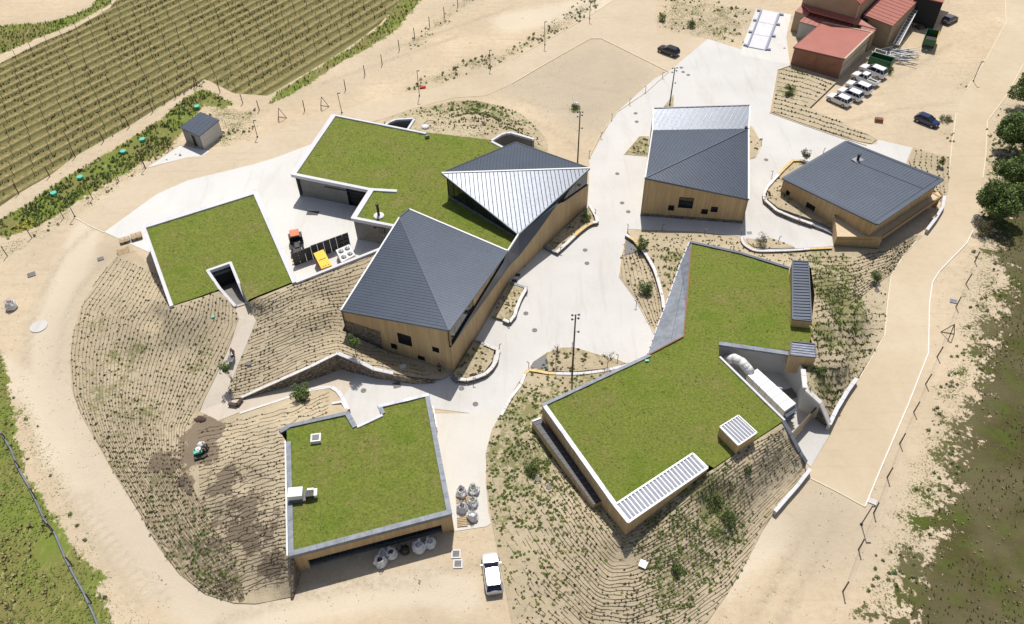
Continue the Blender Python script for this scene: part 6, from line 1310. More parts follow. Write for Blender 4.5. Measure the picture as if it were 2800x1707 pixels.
for lab, L in (('thin timber edging round the lamp bed', [(1446,1008),(1457,990),(1494,964),(1537,950),(1572,950),(1629,967),(1686,982),(1712,993)]), ('thin timber edging along the plaza bed beside the curved wall', [(1712,645),(1699,700),(1692,755),(1737,816),(1790,914)]), ('thin timber edging round the east corner bed', [(2056,346),(2084,392),(2066,430),(2050,434)]), ('thin edging round the west corner bed', [(1775,373),(1748,373),(1707,421),(1770,426)]), ('thin edging below the parking bank', [(2164,178),(2125,191),(2105,308),(2203,343),(2300,376),(2370,397)]), ('thin edging along the compacted plot and the plaza', [(1829,196),(1765,253),(1690,304),(1673,326),(1640,372),(1611,430)])):
    mb = MB(); ribbon(mb, [P(a, c, .12) for a, c in L], .05, .05, .14); tag(mb.build('bed_edging', M['kerb']), lab, 'edging')
for lab, L in (('grey weed mat in the tip of the lamp bed', [(1451,1007),(1459,991),(1493,970),(1499,1000),(1501,1012)]), ('grey weed mat in the tip of the plaza bed', [(1711,646),(1727,660),(1742,680),(1745,692),(1707,700)])):
    o = sheet('weed_mat', [P(a, c, 0) for a, c in L], M['weedmat'], .16, kind=None); tag(o, lab, 'weed mat')
# ================================================================ SMALL COVERS
def disc(px, py, r, mat, name, lab, cat, h=.03, z=.03, group=None, n=18):
    c = P(px, py, z); t = MB(); t.tube((c.x, c.y, z - .02), (c.x, c.y, z + h), r, n=n); o = t.build(name, M[mat]); tag(o, lab, cat, group)
    return o
dp = [(1688,475,'between the hall and the pavilion, upper'),(1701,555,'between the hall and the pavilion, middle'),(1718,579,'just above the curved retaining wall'),(1600,684,'on the plaza beside the upper planter'),(1605,720,'on the plaza just below the one beside the upper planter'),(1438,857,'on the plaza beside the middle planter'),(1462,903,'on the plaza between lamp bed and middle planter'),(1262,1062,'beside the lower planter wall'),(1300,1105,'on the plaza right of the lower grass roof'),(994,1068,'at the foot of the white capped wall'),(1863,185,'topmost on the upper plaza'),(1868,197,'second from the top on the upper plaza'),(1882,205,'rightmost of the three on the upper plaza'),(1738,310,'left of the pavilion, upper'),(1741,333,'left of the pavilion, lower'),(2095,437,'between the pavilion and the curved planter')]
for a, c, s_ in dp: disc(a, c, .36, 'iron', 'manhole_cover', 'round grey manhole cover ' + s_, 'manhole cover', .012, .035, 'round manhole covers in the plaza')
for a, c, s_ in ((539,294,'above the small shed'),(390,384,'third along the green verge'),(338,417,'beside a sand heap in the green verge'),(220,487,'second from the lower end of the green verge'),(148,531,'nearest the lower end of the green verge')): disc(a, c, .5, 'teal', 'tank_cover', 'round turquoise lid ' + s_, 'tank lid', .35, .1, 'turquoise tank lids in the verge')
for a, c, s_ in ((1470,1311,'left'),(1501,1333,'right')): 
    q = FS.at(a, c); mb = MB(); mb.tube(q, q + Vector((0, 0, .14)), .34, n=16); tag(mb.build('manhole_cover', M['iron']), f'{s_} one of two round grey lids in the weedy south slope', 'lid')
q = FM.at(681, 995); mb = MB(); mb.tube(q, q + Vector((0, 0, .14)), .38, n=16); tag(mb.build('manhole_cover', M['iron']), 'round grey lid on the middle planted bank above the stone wall', 'lid')
disc(106, 893, 1.15, 'plaza', 'round_concrete_pad', 'round pale concrete pad lying in the sand near the left edge', 'pad', .05, .03, n=28)
def plate(px, py, sx, sy, rz, mat, name, lab, cat, h=.05, z=0.03, F_=None):
    c = P(px, py, z) if F_ is None else F_.at(px, py) + Vector((0, 0, .08)); mb = MB(); mb.box((c.x, c.y, c.z + h / 2), (sx, sy, h), rz); return tag(mb.build(name, M[mat]), lab, cat)
plate(1085, 1053, .95, .95, .25, 'iron', 'floor_hatch', 'square dark floor hatch in front of the white capped wall', 'hatch', .02)
plate(2049, 637, .75, .6, 0, 'copegrey', 'floor_hatch', 'small square grey hatch at the plaza corner below the pavilion', 'hatch', .02)
plate(86, 751, 1.1, 1.0, .5, 'iron', 'ground_cover_plate', 'grey square cover lying in the sand at the left edge', 'cover'); plate(275, 708, .9, .8, .5, 'iron', 'ground_cover_plate', 'grey square cover beside the leaning pallet', 'cover')
plate(2607, 824, .9, .75, -.4, 'copegrey', 'ground_cover_plate', 'small grey cover beside the right hand fence', 'cover'); plate(2385, 1371, .9, .7, -.5, 'light_wall', 'ground_cover_plate', 'pale square cover at the lower end of the road kerb', 'cover')
for a, c, s_ in ((1430,726,'upper'),(1415,752,'middle'),(1406,768,'lowest')): plate(a, c, .75, .6, -.1, 'darkscreen', 'door_mat', f'{s_} of three dark floor plates in the shade of the hall', 'floor plate', .02)
plate(1002, 1, .1, .1, 0, 'iron', 'x', 'x', 'x') if False else None
for a, c, s_ in ((1247,1515,'upper'),(1252,1542,'lower')):
    q = P(a, c, .04); t = thing('drain_cover', (q.x, q.y, 0), f'{s_} of two white framed square drain grates beside the white car', 'drain'); mb = MB()
    for sx, sy, ox, oy in ((1.0, .14, 0, .43), (1.0, .14, 0, -.43), (.14, .72, .43, 0), (.14, .72, -.43, 0)): mb.box((ox, oy, .05), (sx, sy, .08))
    mb.build('frame', M['white'], t, world=False); mb = MB(); mb.box((0, 0, .035), (.7, .7, .05)); mb.build('grate', M['iron'], t, world=False)
plate(583, 868, .4, .35, .2, 'teal', 'turquoise_marker', 'small turquoise lid on the bank left of the footpath', 'lid', .1, F_=FW)
plate(1769, 986, .45, .28, .1, 'teal', 'blue_marker', 'small blue tag lying on the edge of the big grass roof', 'marker', .05, 4.55)
plate(1759, 1543, .8, .95, -.5, 'steelw', 'white_slab', 'white tilted slab lying on the south planted bank', 'slab', .12, F_=FS)
plate(1102, 1005, .8, .7, .3, 'light_wall', 'white_slab', 'open pale hatch on the shaded bank in front of the hall', 'hatch', .15, F_=FM)
plate(863, 578, 0, 0, 0, 'iron', 'x', 'x', 'x') if False else plate(855, 583, 1.9, 1.0, -.1, 'darkscreen', 'floor_grate', 'dark rectangular grate at the shadow edge in the white yard', 'grate', .02)
# damp earth patches / holes
for a, c, r_, s_ in ((507,1315,1.3,'largest'),(525,1345,1.0,'lower'),(468,1242,.9,'upper'),(480,1258,.7,'small')):
    q = FW.at(a, c); mb = MB(); mb.blob(q, r_ * .62, a, .5, 12, 6, sc=(1, .85, .15)); tag(mb.build('earth_heap', M['mud'], smooth=True), f'{s_} dark heap of wet earth on the lower west bank', 'earth heap')
q = FW.at(548, 1148); mb = MB(); mb.blob(q, .8, 3, .5, 12, 6, sc=(1, .7, .4)); tag(mb.build('brush_heap', M['postwood'], smooth=True), 'brown brush heap at the lower end of the footpath', 'heap')
# ================================================================ POSTS
def post(name, base, top, lab, cat, r=.06, mat='postwood', group=None, head=None):
    B = P(*base, 0); lo, hi = 0, 30
    fx = lambda z: 853.5 - FPX * (Vector((B.x, B.y, z - CAMH)).dot(_U) / Vector((B.x, B.y, z - CAMH)).dot(_F))
    for _ in range(40):
        md = (lo + hi) / 2
        if fx(md) > top[1]: lo = md
        else: hi = md
    t = thing(name, B, lab, cat, group); h = lo; lean = Vector((random.uniform(-.03, .03), random.uniform(-.03, .03), 0)) * h
    mb = MB(); mb.tube((0, 0, -.1), lean + Vector((0, 0, h)), r, r * .85, 8); mb.build('shaft', M[mat], t, world=False)
    if head == 'lamp':
        mb = MB(); mb.box((lean.x + .22, lean.y, h - .05), (.55, .18, .09)); mb.build('lamp_head', M['frame'], t, world=False)
        mb = MB(); mb.lathe((0, 0, 0), [(.16, 0), (.16, .12), (.08, .16)], 10); mb.build('base_plate', M['frame'], t, world=False)
    elif head == 'cap':
        mb = MB(); mb.lathe((lean.x, lean.y, h), [(r * 1.2, 0), (r * 1.2, .03), (.01, .05)], 8); mb.build('post_cap', M[mat], t, world=False)
    return t
RF = [(2665.4,716.3),(2641.1,776.4),(2613.9,839.4),(2562.3,976),(2530.9,1050.4),(2498.5,1127.1),(2460.1,1213.6),(2425.8,1305.6),(2389.1,1403),(2347.6,1503),(2304.7,1617.7)]
FH = []
for i, (a, c) in enumerate(RF): post('fence_post', (a, c), (a + 17, c - 27 + i * .1), f'{ORD[i]} wooden post from the top in the fence right of the east road', 'fence post', .08, group='wooden posts of the right hand fence', head='cap')
def wire_fence(lab, base, z=(1.0, 1.7), mesh=False):
    t = thing('fence_wires', P(*base[0], 0), lab, 'fence wire'); mb = MB()
    pts = [P(a, c, 0) for a, c in base]
    for zz in z:
        for a, c in zip(pts, pts[1:]): mb.tube(a + Vector((0, 0, zz)), c + Vector((0, 0, zz)), .006, n=3, caps=False)
    mb.build('wire_strand', M['wire'], t)
wire_fence('thin wires strung between the posts of the right hand fence', RF, (.5, 1.1, 1.8))
VE = [(51.5,530.2),(136,483),(206,429.4),(283.4,386.5),(353.6,347.8),(418,306.3),(481,267.7),(539.7,236),(602,252),(664,283),(709,302)]
for i, (a, c) in enumerate(VE): post('fence_post', (a, c), (a - 9, c - 26), f'{ORD[i]} dark post from the left in the fence along the vineyard edge', 'fence post', .085, group='posts of the vineyard edge fence', head='cap')
wire_fence('thin wires along the vineyard edge fence', VE, (.6, 1.3))
TR = [(20,700),(87,650),(174,596),(253,544),(325,496),(395,455),(462,410)]
for i, (a, c) in enumerate(TR): post('fence_post', (a, c), (a - 14, c - 26), f'{ORD[i]} post from the left in the low fence between track and verge', 'fence post', .07, group='posts of the trackside fence', head='cap')
wire_fence('wires of the low fence between dirt track and green verge', TR, (.5, 1.2))
TP = [(833,303),(945,246),(998,206),(1045,177),(1092,137),(1134,104),(1175,74),(1215,47),(1252,17)]
for i, (a, c) in enumerate(TP): post('fence_post', (a, c), (a - 4, c - 27), f'{ORD[i]} lone post from the lower left across the bare sand at the top', 'fence post', .085, group='posts across the bare sand', head='cap')
LMP = [((205,593),(180,546),'beside the tip of the white yard'),((398,460),(384,412),'beside the shed apron'),((704,375),(699,330),'between shed and lawn roof'),((935,309),(923,254),'above the corner of the big lawn roof'),((1147,263),(1142,193),'on the upper track with a red rag at its foot'),((1341,189),(1343,138),'on the upper side of the top track'),((1490,123),(1490,59),'on the weedy strip above the plot corner'),((1612,52),(1614,-5),'at the top edge of the photo'),((2661,222),(2680,168),'beside the upper east road'),((2355,1434),(2385,1383),'beside the grey gravel at the road end')]
for b_, t_, s_ in LMP: post('lamp_post', b_, t_, 'slender dark lamp post ' + s_, 'lamp post', .065, 'frame', 'slender lamp posts along the tracks', 'lamp')
mb = MB(); q = P(1156, 240, .05); mb.box((q.x, q.y, .12), (1.1, .5, .25), .2); tag(mb.build('red_rag', M['clothred']), 'crumpled red cloth at the foot of a lamp post by the top track', 'cloth')
BOL = [(1811,213),(1765,252),(1721.5,286),(1673,328),(1643,378),(1611,428),(1628,590),(1716,632),(1810,630),(1926,643),(2026,646),(1532,692),(2081,395),(2110,484),(2250,422),(2181,610),(2089,554),(2128,664),(1446,1008),(1564,953),(1295,1049),(1366,959),(1393,890),(1441,803),(1739,840),(1688.6,987),(648,901),(604,1007),(1058,1030),(1174,1040),(985,1015)]
BL = ['topmost along the compacted plot','second along the compacted plot','third along the compacted plot','fourth along the compacted plot','fifth along the compacted plot','lowest along the compacted plot','at the tip of the upper planter wall','at the start of the curved retaining wall','left in front of the pavilion','middle in front of the pavilion','right in front of the pavilion','at the lower end of the upper planter','beside the east corner bed','upper left of the curved planter','above the ochre stretch of the curved planter','on the south side of the curved planter','at the left bend of the curved planter','in the shrub corner bed','at the left tip of the lamp bed','behind the lamp bed','below the lower planter wall','at the right end of the lower planter','at the lower end of the middle planter','at the upper end of the middle planter','at the left edge of the plaza bed','at the right end of the lamp bed','upper on the footpath','lower on the footpath','below the white capped wall','in front of the hall corner','below the peak of the stone wall']
bol0 = thing('bollard_light', P(*BOL[0]), 'slim dark bollard light ' + BL[0], 'bollard light', 'slim bollard lights')
mb = MB(); mb.tube((0, 0, 0), (0, 0, 1.15), .045, n=6); mb.build('post', M['iron'], bol0, world=False); mb = MB(); mb.box((.14, 0, 1.15), (.38, .10, .06)); mb.build('light_head', M['iron'], bol0, world=False)
bk_ = kidmap(bol0)
for (a, c), s_ in list(zip(BOL, BL))[1:]: copy_tree(bol0, bk_, on_path(a, c) if a < 660 else P(a, c, 0), random.uniform(-.6, 3), 'slim dark bollard light ' + s_)
def mast(base, h, lab):
    B = P(*base, 0); t = thing('light_mast', B, lab, 'light mast', 'tall light masts with spotlights'); mb = MB(); mb.tube((0, 0, 0), (0, 0, h), .13, .085, 10); mb.build('mast', M['frame'], t, world=False)
    mb = MB(); mb.lathe((0, 0, 0), [(.3, 0), (.3, .06), (.16, .12), (.14, .3)], 12); mb.build('base_plate', M['frame'], t, world=False)
    for z, sx, sy in ((h, .32, 0), (h - .05, -.32, 0), (h - .9, -.3, .1), (h - .5, .28, -.1), (h - 3.0, .38, 0)):
        mb = MB(); mb.tube((0, 0, z - .1), (sx, sy, z), .03, n=5); mb.build('bracket', M['frame'], t, world=False)
        mb = MB(); mb.lathe((sx * 1.25, sy * 1.25, z - .14), [(.07, 0), (.13, .04), (.13, .16), (.05, .2)], 10); mb.build('spotlight', M['frame'], t, world=False)
mast((1564, 1030), 11.6, 'tall dark light mast with spotlights standing in the lamp bed'); mast((1579, 450), 10.2, 'tall dark light mast behind the right corner of the hall'); mast((1831, 288), 7.6, 'tall dark light mast behind the pavilion')
def tripod(px, py, lab, s=1.0):
    B = P(px, py, 0); t = thing('wooden_tripod', B, lab, 'wooden frame')
    for a in (0.3, 2.3, 4.3):
        mb = MB(); mb.tube((math.cos(a) * 1.0 * s, math.sin(a) * 1.0 * s, 0), (0, 0, 2.3 * s), .055, n=6); mb.build('leg', M['postwood'], t, world=False)
    mb = MB(); mb.tube((math.cos(.3) * s, math.sin(.3) * s, .05), (math.cos(2.3) * s, math.sin(2.3) * s, .05), .045, n=5); mb.build('brace', M['postwood'], t, world=False)
for a, c, s_ in ((769,326,'lower left of the two on the bare strip'),(885,295,'upper right of the two on the bare strip'),(458,409,'beside the small shed'),(539,240,'at the vineyard corner'),(2592,919,'in the right hand fence line')): tripod(a, c, 'wooden three legged support frame ' + s_)
# ================================================================ TREES AND SHRUBS
def leaf_cloud(name, C_, R_, n, size, mat, parent, flat_=1.0):
    C_ = np.array(C_); R_ = np.array(R_); k = RNG.integers(0, len(C_), n); d = RNG.normal(0, 1, (n, 3)); d /= np.linalg.norm(d, axis=1)[:, None]; d[:, 2] *= flat_
    rr = R_[k] * RNG.uniform(.55, 1.05, n) ** .6; c = C_[k] + d * rr[:, None]
    a = RNG.normal(0, 1, (n, 3)); b_ = RNG.normal(0, 1, (n, 3)); a /= np.linalg.norm(a, axis=1)[:, None]; b_ -= (a * b_).sum(1)[:, None] * a; b_ /= np.linalg.norm(b_, axis=1)[:, None]
    s_ = size * RNG.uniform(.6, 1.3, n)[:, None]; V = np.stack([c - a * s_, c + b_ * s_ * .9, c + a * s_], 1).reshape(-1, 3).astype(np.float32); V[:, 2] = np.maximum(V[:, 2], .02)
    me = bpy.data.meshes.new(name); nv = len(V); me.vertices.add(nv); me.vertices.foreach_set('co', V.ravel()); me.loops.add(nv); me.loops.foreach_set('vertex_index', np.arange(nv, dtype=np.int32)); me.polygons.add(nv // 3); me.polygons.foreach_set('loop_start', np.arange(0, nv, 3, dtype=np.int32)); me.materials.append(mat); me.update(calc_edges=True)
    o = bpy.data.objects.new(name, me); COL.objects.link(o); o.parent = parent; return o
def tree(loc, h, r, lab, cat='tree', name='tree', n=5000, leaf=.16, mats=('leaf_tree', 'leaf_tree2'), trunk=.16, crown0=.35, bare=False, lean=(0, 0)):
    t = thing(name, loc, lab, cat); mb = MB(); tp = Vector((lean[0], lean[1], h * .62)); rnd = random.Random(int(loc[0] * 31 + loc[1] * 7))
    mb.tube((0, 0, -.1), tp * .55, trunk, trunk * .7, 8); mb.tube(tp * .55, tp, trunk * .7, trunk * .35, 7); mb.build('trunk', M['bark'], t, world=False)
    C_, R_ = [], []; lb = MB(); nl = 9 if not bare else 12
    for i in range(nl):
        a = i * 2.4 + rnd.random(); z0 = rnd.uniform(.45, 1.0); s0 = tp * z0; e = Vector((math.cos(a) * r * rnd.uniform(.45, .85) + lean[0], math.sin(a) * r * rnd.uniform(.45, .85) + lean[1], h * rnd.uniform(crown0 + .15, .95)))
        lb.tube(s0, e, trunk * .3, trunk * .1, 5)
        if bare:
            for q in range(3): lb.tube(s0.lerp(e, rnd.uniform(.4, .9)), e + Vector((rnd.uniform(-.3, .3), rnd.uniform(-.3, .3), rnd.uniform(-.1, .35))), .035, .015, 4)
        C_.append(e); R_.append(r * rnd.uniform(.28, .45))
    lb.build('limb', M['bark'], t, world=False)
    for i in range(12):
        a = rnd.uniform(0, 6.28); q = math.sqrt(rnd.random()) * .62; z = rnd.uniform(crown0 + .1, .95); k = math.sin(math.pi * min(1, max(0, (z - crown0) / (1.12 - crown0)))) ** .6
        C_.append(Vector((math.cos(a) * r * q * k * 1.1 + lean[0], math.sin(a) * r * q * k * 1.1 + lean[1], h * z))); R_.append(r * rnd.uniform(.25, .42))
    if n:
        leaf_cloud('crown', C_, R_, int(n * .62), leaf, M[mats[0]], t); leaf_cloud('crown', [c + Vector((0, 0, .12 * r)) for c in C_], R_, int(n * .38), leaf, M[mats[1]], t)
    return t
tree(P(2760, 415), 6.0, 3.6, 'upper right big round dark green tree beside the road', n=16000, leaf=.20)
tree(P(2712, 600), 5.5, 3.3, 'big bushy dark green tree right of the road bend', n=16000, leaf=.19)
tree(P(2755, 520), 5.0, 2.9, 'dark green tree between the two big roadside trees', n=12000, leaf=.19)
tree(P(2800, 300), 5.5, 3.4, 'dark tree cut off by the right edge of the photo', n=12000, leaf=.20)
tree(P(2815, 470), 4.5, 3.0, 'green tree at the right edge behind the others', n=8000, leaf=.2, mats=('leaf_mid', 'leaf_dk'))
tree(P(2684, 640), 2.0, 1.6, 'grey brown bare shrub at the left foot of the big trees', 'shrub', 'shrub', n=2500, leaf=.09, mats=('bark', 'leaf_olive'), trunk=.06, crown0=.1)
tree(P(830, 1105), 3.4, 1.35, 'young leafy tree in the bed at the end of the footpath', n=2600, leaf=.11, trunk=.06, crown0=.2)
tree(P(1790, 800) - Vector((1.3, 0, 0)), 1.9, 1.1, 'dark evergreen shrub in the bed left of the curved wall', 'shrub', 'shrub', n=2200, leaf=.09, trunk=.05, crown0=.05)
tree(P(1753, 688), 2.1, .95, 'bright green fig like shrub growing over the curved wall', 'shrub', 'shrub', n=700, leaf=.17, mats=('leaf_lime', 'leaf_mid'), trunk=.05, crown0=.1)
tree(P(2197, 443), 2.4, .9, 'small sparse tree in the curved planter', n=900, leaf=.10, trunk=.04, crown0=.3, mats=('leaf_olive', 'leaf_dk'))
tree(P(2388, 775), 2.3, .9, 'dark slim shrub on the bank below the right hand building', 'shrub', 'shrub', n=1500, leaf=.09, trunk=.05, crown0=.1)
tree(P(2078, 672), 1.8, 1.0, 'dark twiggy shrub in the corner bed by the low white wall', 'shrub', 'shrub', n=900, leaf=.08, trunk=.05, crown0=.1, mats=('leaf_dk', 'bark'))
tree(P(1600, 610), 1.4, .9, 'dark shrub at the upper end of the hall planter', 'shrub', 'shrub', n=1400, leaf=.09, trunk=.04, crown0=.05)
tree(P(2155, 262), 1.7, 1.1, 'dark green shrub on the bank left of the white cars', 'shrub', 'shrub', n=1400, leaf=.10, trunk=.04, crown0=.05)
tree(P(2568, 458), 1.8, .6, 'tall dark shrub in the bed right of the grey roof', 'shrub', 'shrub', n=900, leaf=.09, trunk=.04, crown0=.1)
tree(P(1520, 995), 3.2, .75, 'left leafless sapling in the lamp bed', 'sapling', 'sapling', n=60, leaf=.06, trunk=.045, crown0=.45, bare=True, mats=('bark', 'bark'))
tree(P(1660, 1008), 3.2, .95, 'right leafless sapling in the lamp bed', 'sapling', 'sapling', n=60, leaf=.06, trunk=.045, crown0=.45, bare=True, mats=('bark', 'bark'))
q = FW.at(650, 1073) if False else P(652, 1068, .3); tree(q, 4.2, .7, 'leaning young tree beside the footpath at the end of the stone wall', 'sapling', 'sapling', n=1200, leaf=.10, trunk=.05, crown0=.55, lean=(-1.0, 1.0))
q = FM.at(975, 975); tree(q, 3.6, .9, 'dark slender tree leaning in the shade in front of the hall', 'sapling', 'sapling', n=1300, leaf=.10, trunk=.06, crown0=.5)
for i, (a, c, s_, lab) in enumerate(((1455,1290,.9,'left one low on the south bank'),(1950,1380,1.1,'green bush on the right half of the south bank'),(1990,1420,.9,'second green bush on the right half of the south bank'),(2045,1290,.5,'tiny bush above the roadside wall'),(1850,1560,.6,'yellowish green bush low on the south bank'),(2240,1020,.8,'dark bush behind the service well wall'),(1215,880,.01,''))):
    if lab: tree((FS if a < 2200 else FE).at(a, c), s_ * 1.0, s_, 'low rounded bush, ' + lab, 'bush', 'bush', n=int(900 * s_), leaf=.10, trunk=.03, crown0=.0, mats=('leaf_mid', 'leaf_dk'))
tree(P(1810, 57), 1.2, .9, 'yellow green bush by the top track corner', 'bush', 'bush', n=700, leaf=.12, trunk=.03, crown0=0, mats=('leaf_lime', 'leaf_mid')); tree(P(1888, 74), 1.2, 1.1, 'dark green bush on the plot beside the weighbridge', 'bush', 'bush', n=800, leaf=.12, trunk=.03, crown0=0)
tree(P(1572, 300), .9, 1.0, 'green scrub bush beside a white stone on the empty plot', 'bush', 'bush', n=500, leaf=.12, trunk=.03, crown0=0)
mb = MB(); q = P(1574, 290, 0); mb.blob(q + Vector((0, 0, .3)), .75, 4, .3, 10, 6, sc=(1, .7, .6)); tag(mb.build('white_boulder', M['cope']), 'white block lying beside the scrub bush on the empty plot', 'boulder')
tree(P(2582, 330), 1.0, 1.1, 'green scrub bush right of the navy car', 'bush', 'bush', n=500, leaf=.12, trunk=.03, crown0=0, mats=('leaf_olive', 'leaf_mid'))
# ================================================================ VEHICLES
def loft(mb, rings, close=True):
    n = len(rings[0]); V = [p for r in rings for p in r]; F = []
    for i in range(len(rings) - 1):
        for k in range(n): F.append((i * n + k, i * n + (k + 1) % n, (i + 1) * n + (k + 1) % n, (i + 1) * n + k))
    if close: F.append(tuple(range(n - 1, -1, -1))); F.append(tuple((len(rings) - 1) * n + k for k in range(n)))
    return mb.mesh(V, F)
def car(name, label, paint, px, py, heading, L=4.6, W=1.85, H=1.66, kind='suv', group=None, cat='car', z=0.0, glassroof=False):
    """heading: direction of the nose, radians from +X"""
    t = thing(name, P(px, py, z), label, cat, group, rz=heading); hl, hw = L / 2, W / 2; belt = H * .64; hood = H * .62
    B = dict(suv=[(-hl, .82, .45, belt * .80), (-hl + .12, .94, .32, belt * .98), (-hl + .6, 1, .22, belt), (-.2, 1, .20, belt), (hl * .42, 1, .22, belt * .99), (hl * .70, .97, .24, hood * .98), (hl - .28, .92, .28, hood * .90), (hl - .10, .82, .34, hood * .80), (hl, .62, .42, hood * .66)],
             hatch=[(-hl, .78, .42, belt * .82), (-hl + .15, .92, .30, belt), (-hl + .6, 1, .2, belt), (0, 1, .18, belt), (hl * .45, .99, .2, belt * .97), (hl * .7, .95, .22, hood * .92), (hl - .2, .86, .26, hood * .8), (hl, .66, .36, hood * .58)],
             pickup=[(-hl, .92, .5, belt * .93), (-hl + .1, .97, .4, belt * .97), (-hl * .35, 1, .32, belt * .97), (0, 1, .3, belt), (hl * .42, 1, .3, belt), (hl * .72, .98, .32, hood), (hl - .2, .92, .36, hood * .9), (hl, .78, .46, hood * .68)])[kind if kind in ('hatch', 'pickup') else 'suv']
    def ring(x, w, zb, zt):
        w *= hw; m_ = zb + (zt - zb) * .55
        return [(x, -w * .9, zb), (x, -w, zb + .18), (x, -w * 1.0, m_), (x, -w * .95, zt - .05), (x, -w * .86, zt), (x, 0, zt + .035), (x, w * .86, zt), (x, w * .95, zt - .05), (x, w, m_), (x, w, zb + .18), (x, w * .9, zb)]
    mb = MB(); loft(mb, [ring(*b_) for b_ in B]); body = mb.build('body', M[paint], t, world=False, smooth=False, bevel=.04)
    x0, x1, x2, x3 = {'suv': (-hl + .10, -hl + .55, hl * .06, hl * .46), 'hatch': (-hl + .12, -hl + .75, hl * .10, hl * .52), 'pickup': (-.75, -.45, hl * .22, hl * .50)}[kind]
    wb, wt, z0, z1 = hw * .90, hw * .76, belt - .03, H - .05
    cab = [(x0, -wb, z0), (x3, -wb, z0), (x3, wb, z0), (x0, wb, z0), (x1, -wt, z1), (x2, -wt, z1), (x2, wt, z1), (x1, wt, z1)]
    mb = MB().mesh(cab, [(0, 1, 5, 4), (1, 2, 6, 5), (2, 3, 7, 6), (3, 0, 4, 7)]); mb.build('windows', M['carglass'], t, world=False)
    mb = MB(); loft(mb, [[(x, -wt * k, z1 - .02), (x, -wt * k * .93, z1 + .05), (x, 0, z1 + .075), (x, wt * k * .93, z1 + .05), (x, wt * k, z1 - .02)] for x, k in ((x1 - .04, .9), (x1 + .08, 1.02), ((x1 + x2) / 2, 1.05), (x2 - .10, 1.02), (x2 + .02, .9))]); mb.build('roof', M[paint], t, world=False)
    mb = MB()
    for s_ in (-1, 1):
        for a, c in (((x0, wb, z0), (x1, wt, z1)), ((x3, wb, z0), (x2, wt, z1)), ((( x0 + x3) / 2 - .1, wb * 1.0, z0), ((x1 + x2) / 2 - .05, wt, z1)), ((x0 + .75, wb, z0), (x1 + .5, wt, z1))): mb.tube((a[0], a[1] * s_, a[2]), (c[0], c[1] * s_, c[2]), .032, n=5)
    stuff(mb.build('pillar_trim', M[paint], t, world=False))
    if kind == 'pickup':
        mb = MB(); mb.box(((-hl + x0) / 2, 0, belt * .97), (abs(-hl - x0) - .25, W * .78, .06)); mb.build('load_bed', M['black'], t, world=False)
        mb = MB(); mb.tube((x0 - .12, -hw * .7, belt), (x0 - .12, -hw * .7, belt + .35), .04); mb.tube((x0 - .12, hw * .7, belt), (x0 - .12, hw * .7, belt + .35), .04); mb.tube((x0 - .12, -hw * .7, belt + .35), (x0 - .12, hw * .7, belt + .35), .04); mb.build('roll_bar', M['steelw'], t, world=False)
    for sx in (-1, 1):
        for sy in (-1, 1):
            r = .34 if kind != 'hatch' else .31; mb = MB(); x = hl * .62 * sx if sx > 0 else -hl * .60; y = sy * (hw - .07)
            mb.tube((x, y - .11, r), (x, y + .11, r), r, n=16); wh = mb.build('wheel', M['rubber'], t, world=False)
            mb = MB(); mb.tube((x, y + sy * .10, r), (x, y + sy * .125, r), r * .62, n=12); mb.build('rim', M['alloy'], wh, world=False)
        for sy in (-1, 1):
            mb = MB(); mb.box((sx * (hl - (.17 if sx > 0 else .08)), sy * hw * .66, (hood * .68 if sx > 0 else belt * .78)), (.12, .26, .10)); mb.build('headlight' if sx > 0 else 'tail_light', M['clearlamp' if sx > 0 else 'redlamp'], t, world=False)
    for sy in (-1, 1):
        mb = MB(); mb.box((x3 - .25, sy * (hw + .06), belt + .05), (.10, .16, .10)); mb.build('wing_mirror', M[paint], t, world=False)
    mb = MB(); mb.box((hl - .03, 0, hood * .50), (.08, W * .5, .2)); mb.build('grille', M['black'], t, world=False)
    mb = MB(); mb.box((0, 0, .34), (L * .86, W * .90, .22)); mb.build('underbody', M['black'], t, world=False)
    return t
def head(p, q): a, b_ = P(*p), P(*q); return math.atan2(b_.y - a.y, b_.x - a.x)
hd = head((2315, 290), (2262, 267))
car('parked_car', 'white car nearest the camera in the row beside the red warehouse', 'carwhite', 2292, 281, hd, 4.6, 1.9, 1.65, group='white vehicles parked in a row by the warehouse')
car('parked_car', 'second white car from the front of the warehouse row', 'carwhite', 2322, 266, hd, 4.8, 1.9, 1.7, group='white vehicles parked in a row by the warehouse')
car('parked_car', 'middle white estate car in the warehouse row, long dark side windows', 'carwhite', 2345, 248, hd, 5.0, 1.9, 1.8, group='white vehicles parked in a row by the warehouse')
car('pickup_truck', 'white double cab pickup with open black load bed', 'carwhite', 2363, 224, hd, 5.3, 1.9, 1.8, 'pickup', group='white vehicles parked in a row by the warehouse', cat='pickup')
car('pickup_truck', 'white canopy topped pickup furthest back, beside the green skip', 'carwhite', 2384, 204, hd, 5.3, 1.95, 1.95, group='white vehicles parked in a row by the warehouse', cat='pickup')
car('parked_car', 'glossy black car parked alone on the sand above the compacted plot', 'carblack', 1827, 146, head((1850, 150), (1800, 132)), 4.6, 1.85, 1.6)
car('parked_car', 'dark navy blue hatchback parked near the east road', 'carnavy', 2532, 337, head((2505, 325), (2560, 347)), 4.3, 1.8, 1.5, 'hatch')
car('parked_car', 'white estate car with dark rear window in the foreground', 'silver', 1346, 1574, head((1352, 1620), (1339, 1520)), 4.6, 1.85, 1.55, 'suv')
car('parked_car', 'dusty grey car half in shade behind the warehouses', 'cargrey', 2595, 60, head((2575, 68), (2615, 48)), 4.3, 1.8, 1.5, 'hatch')
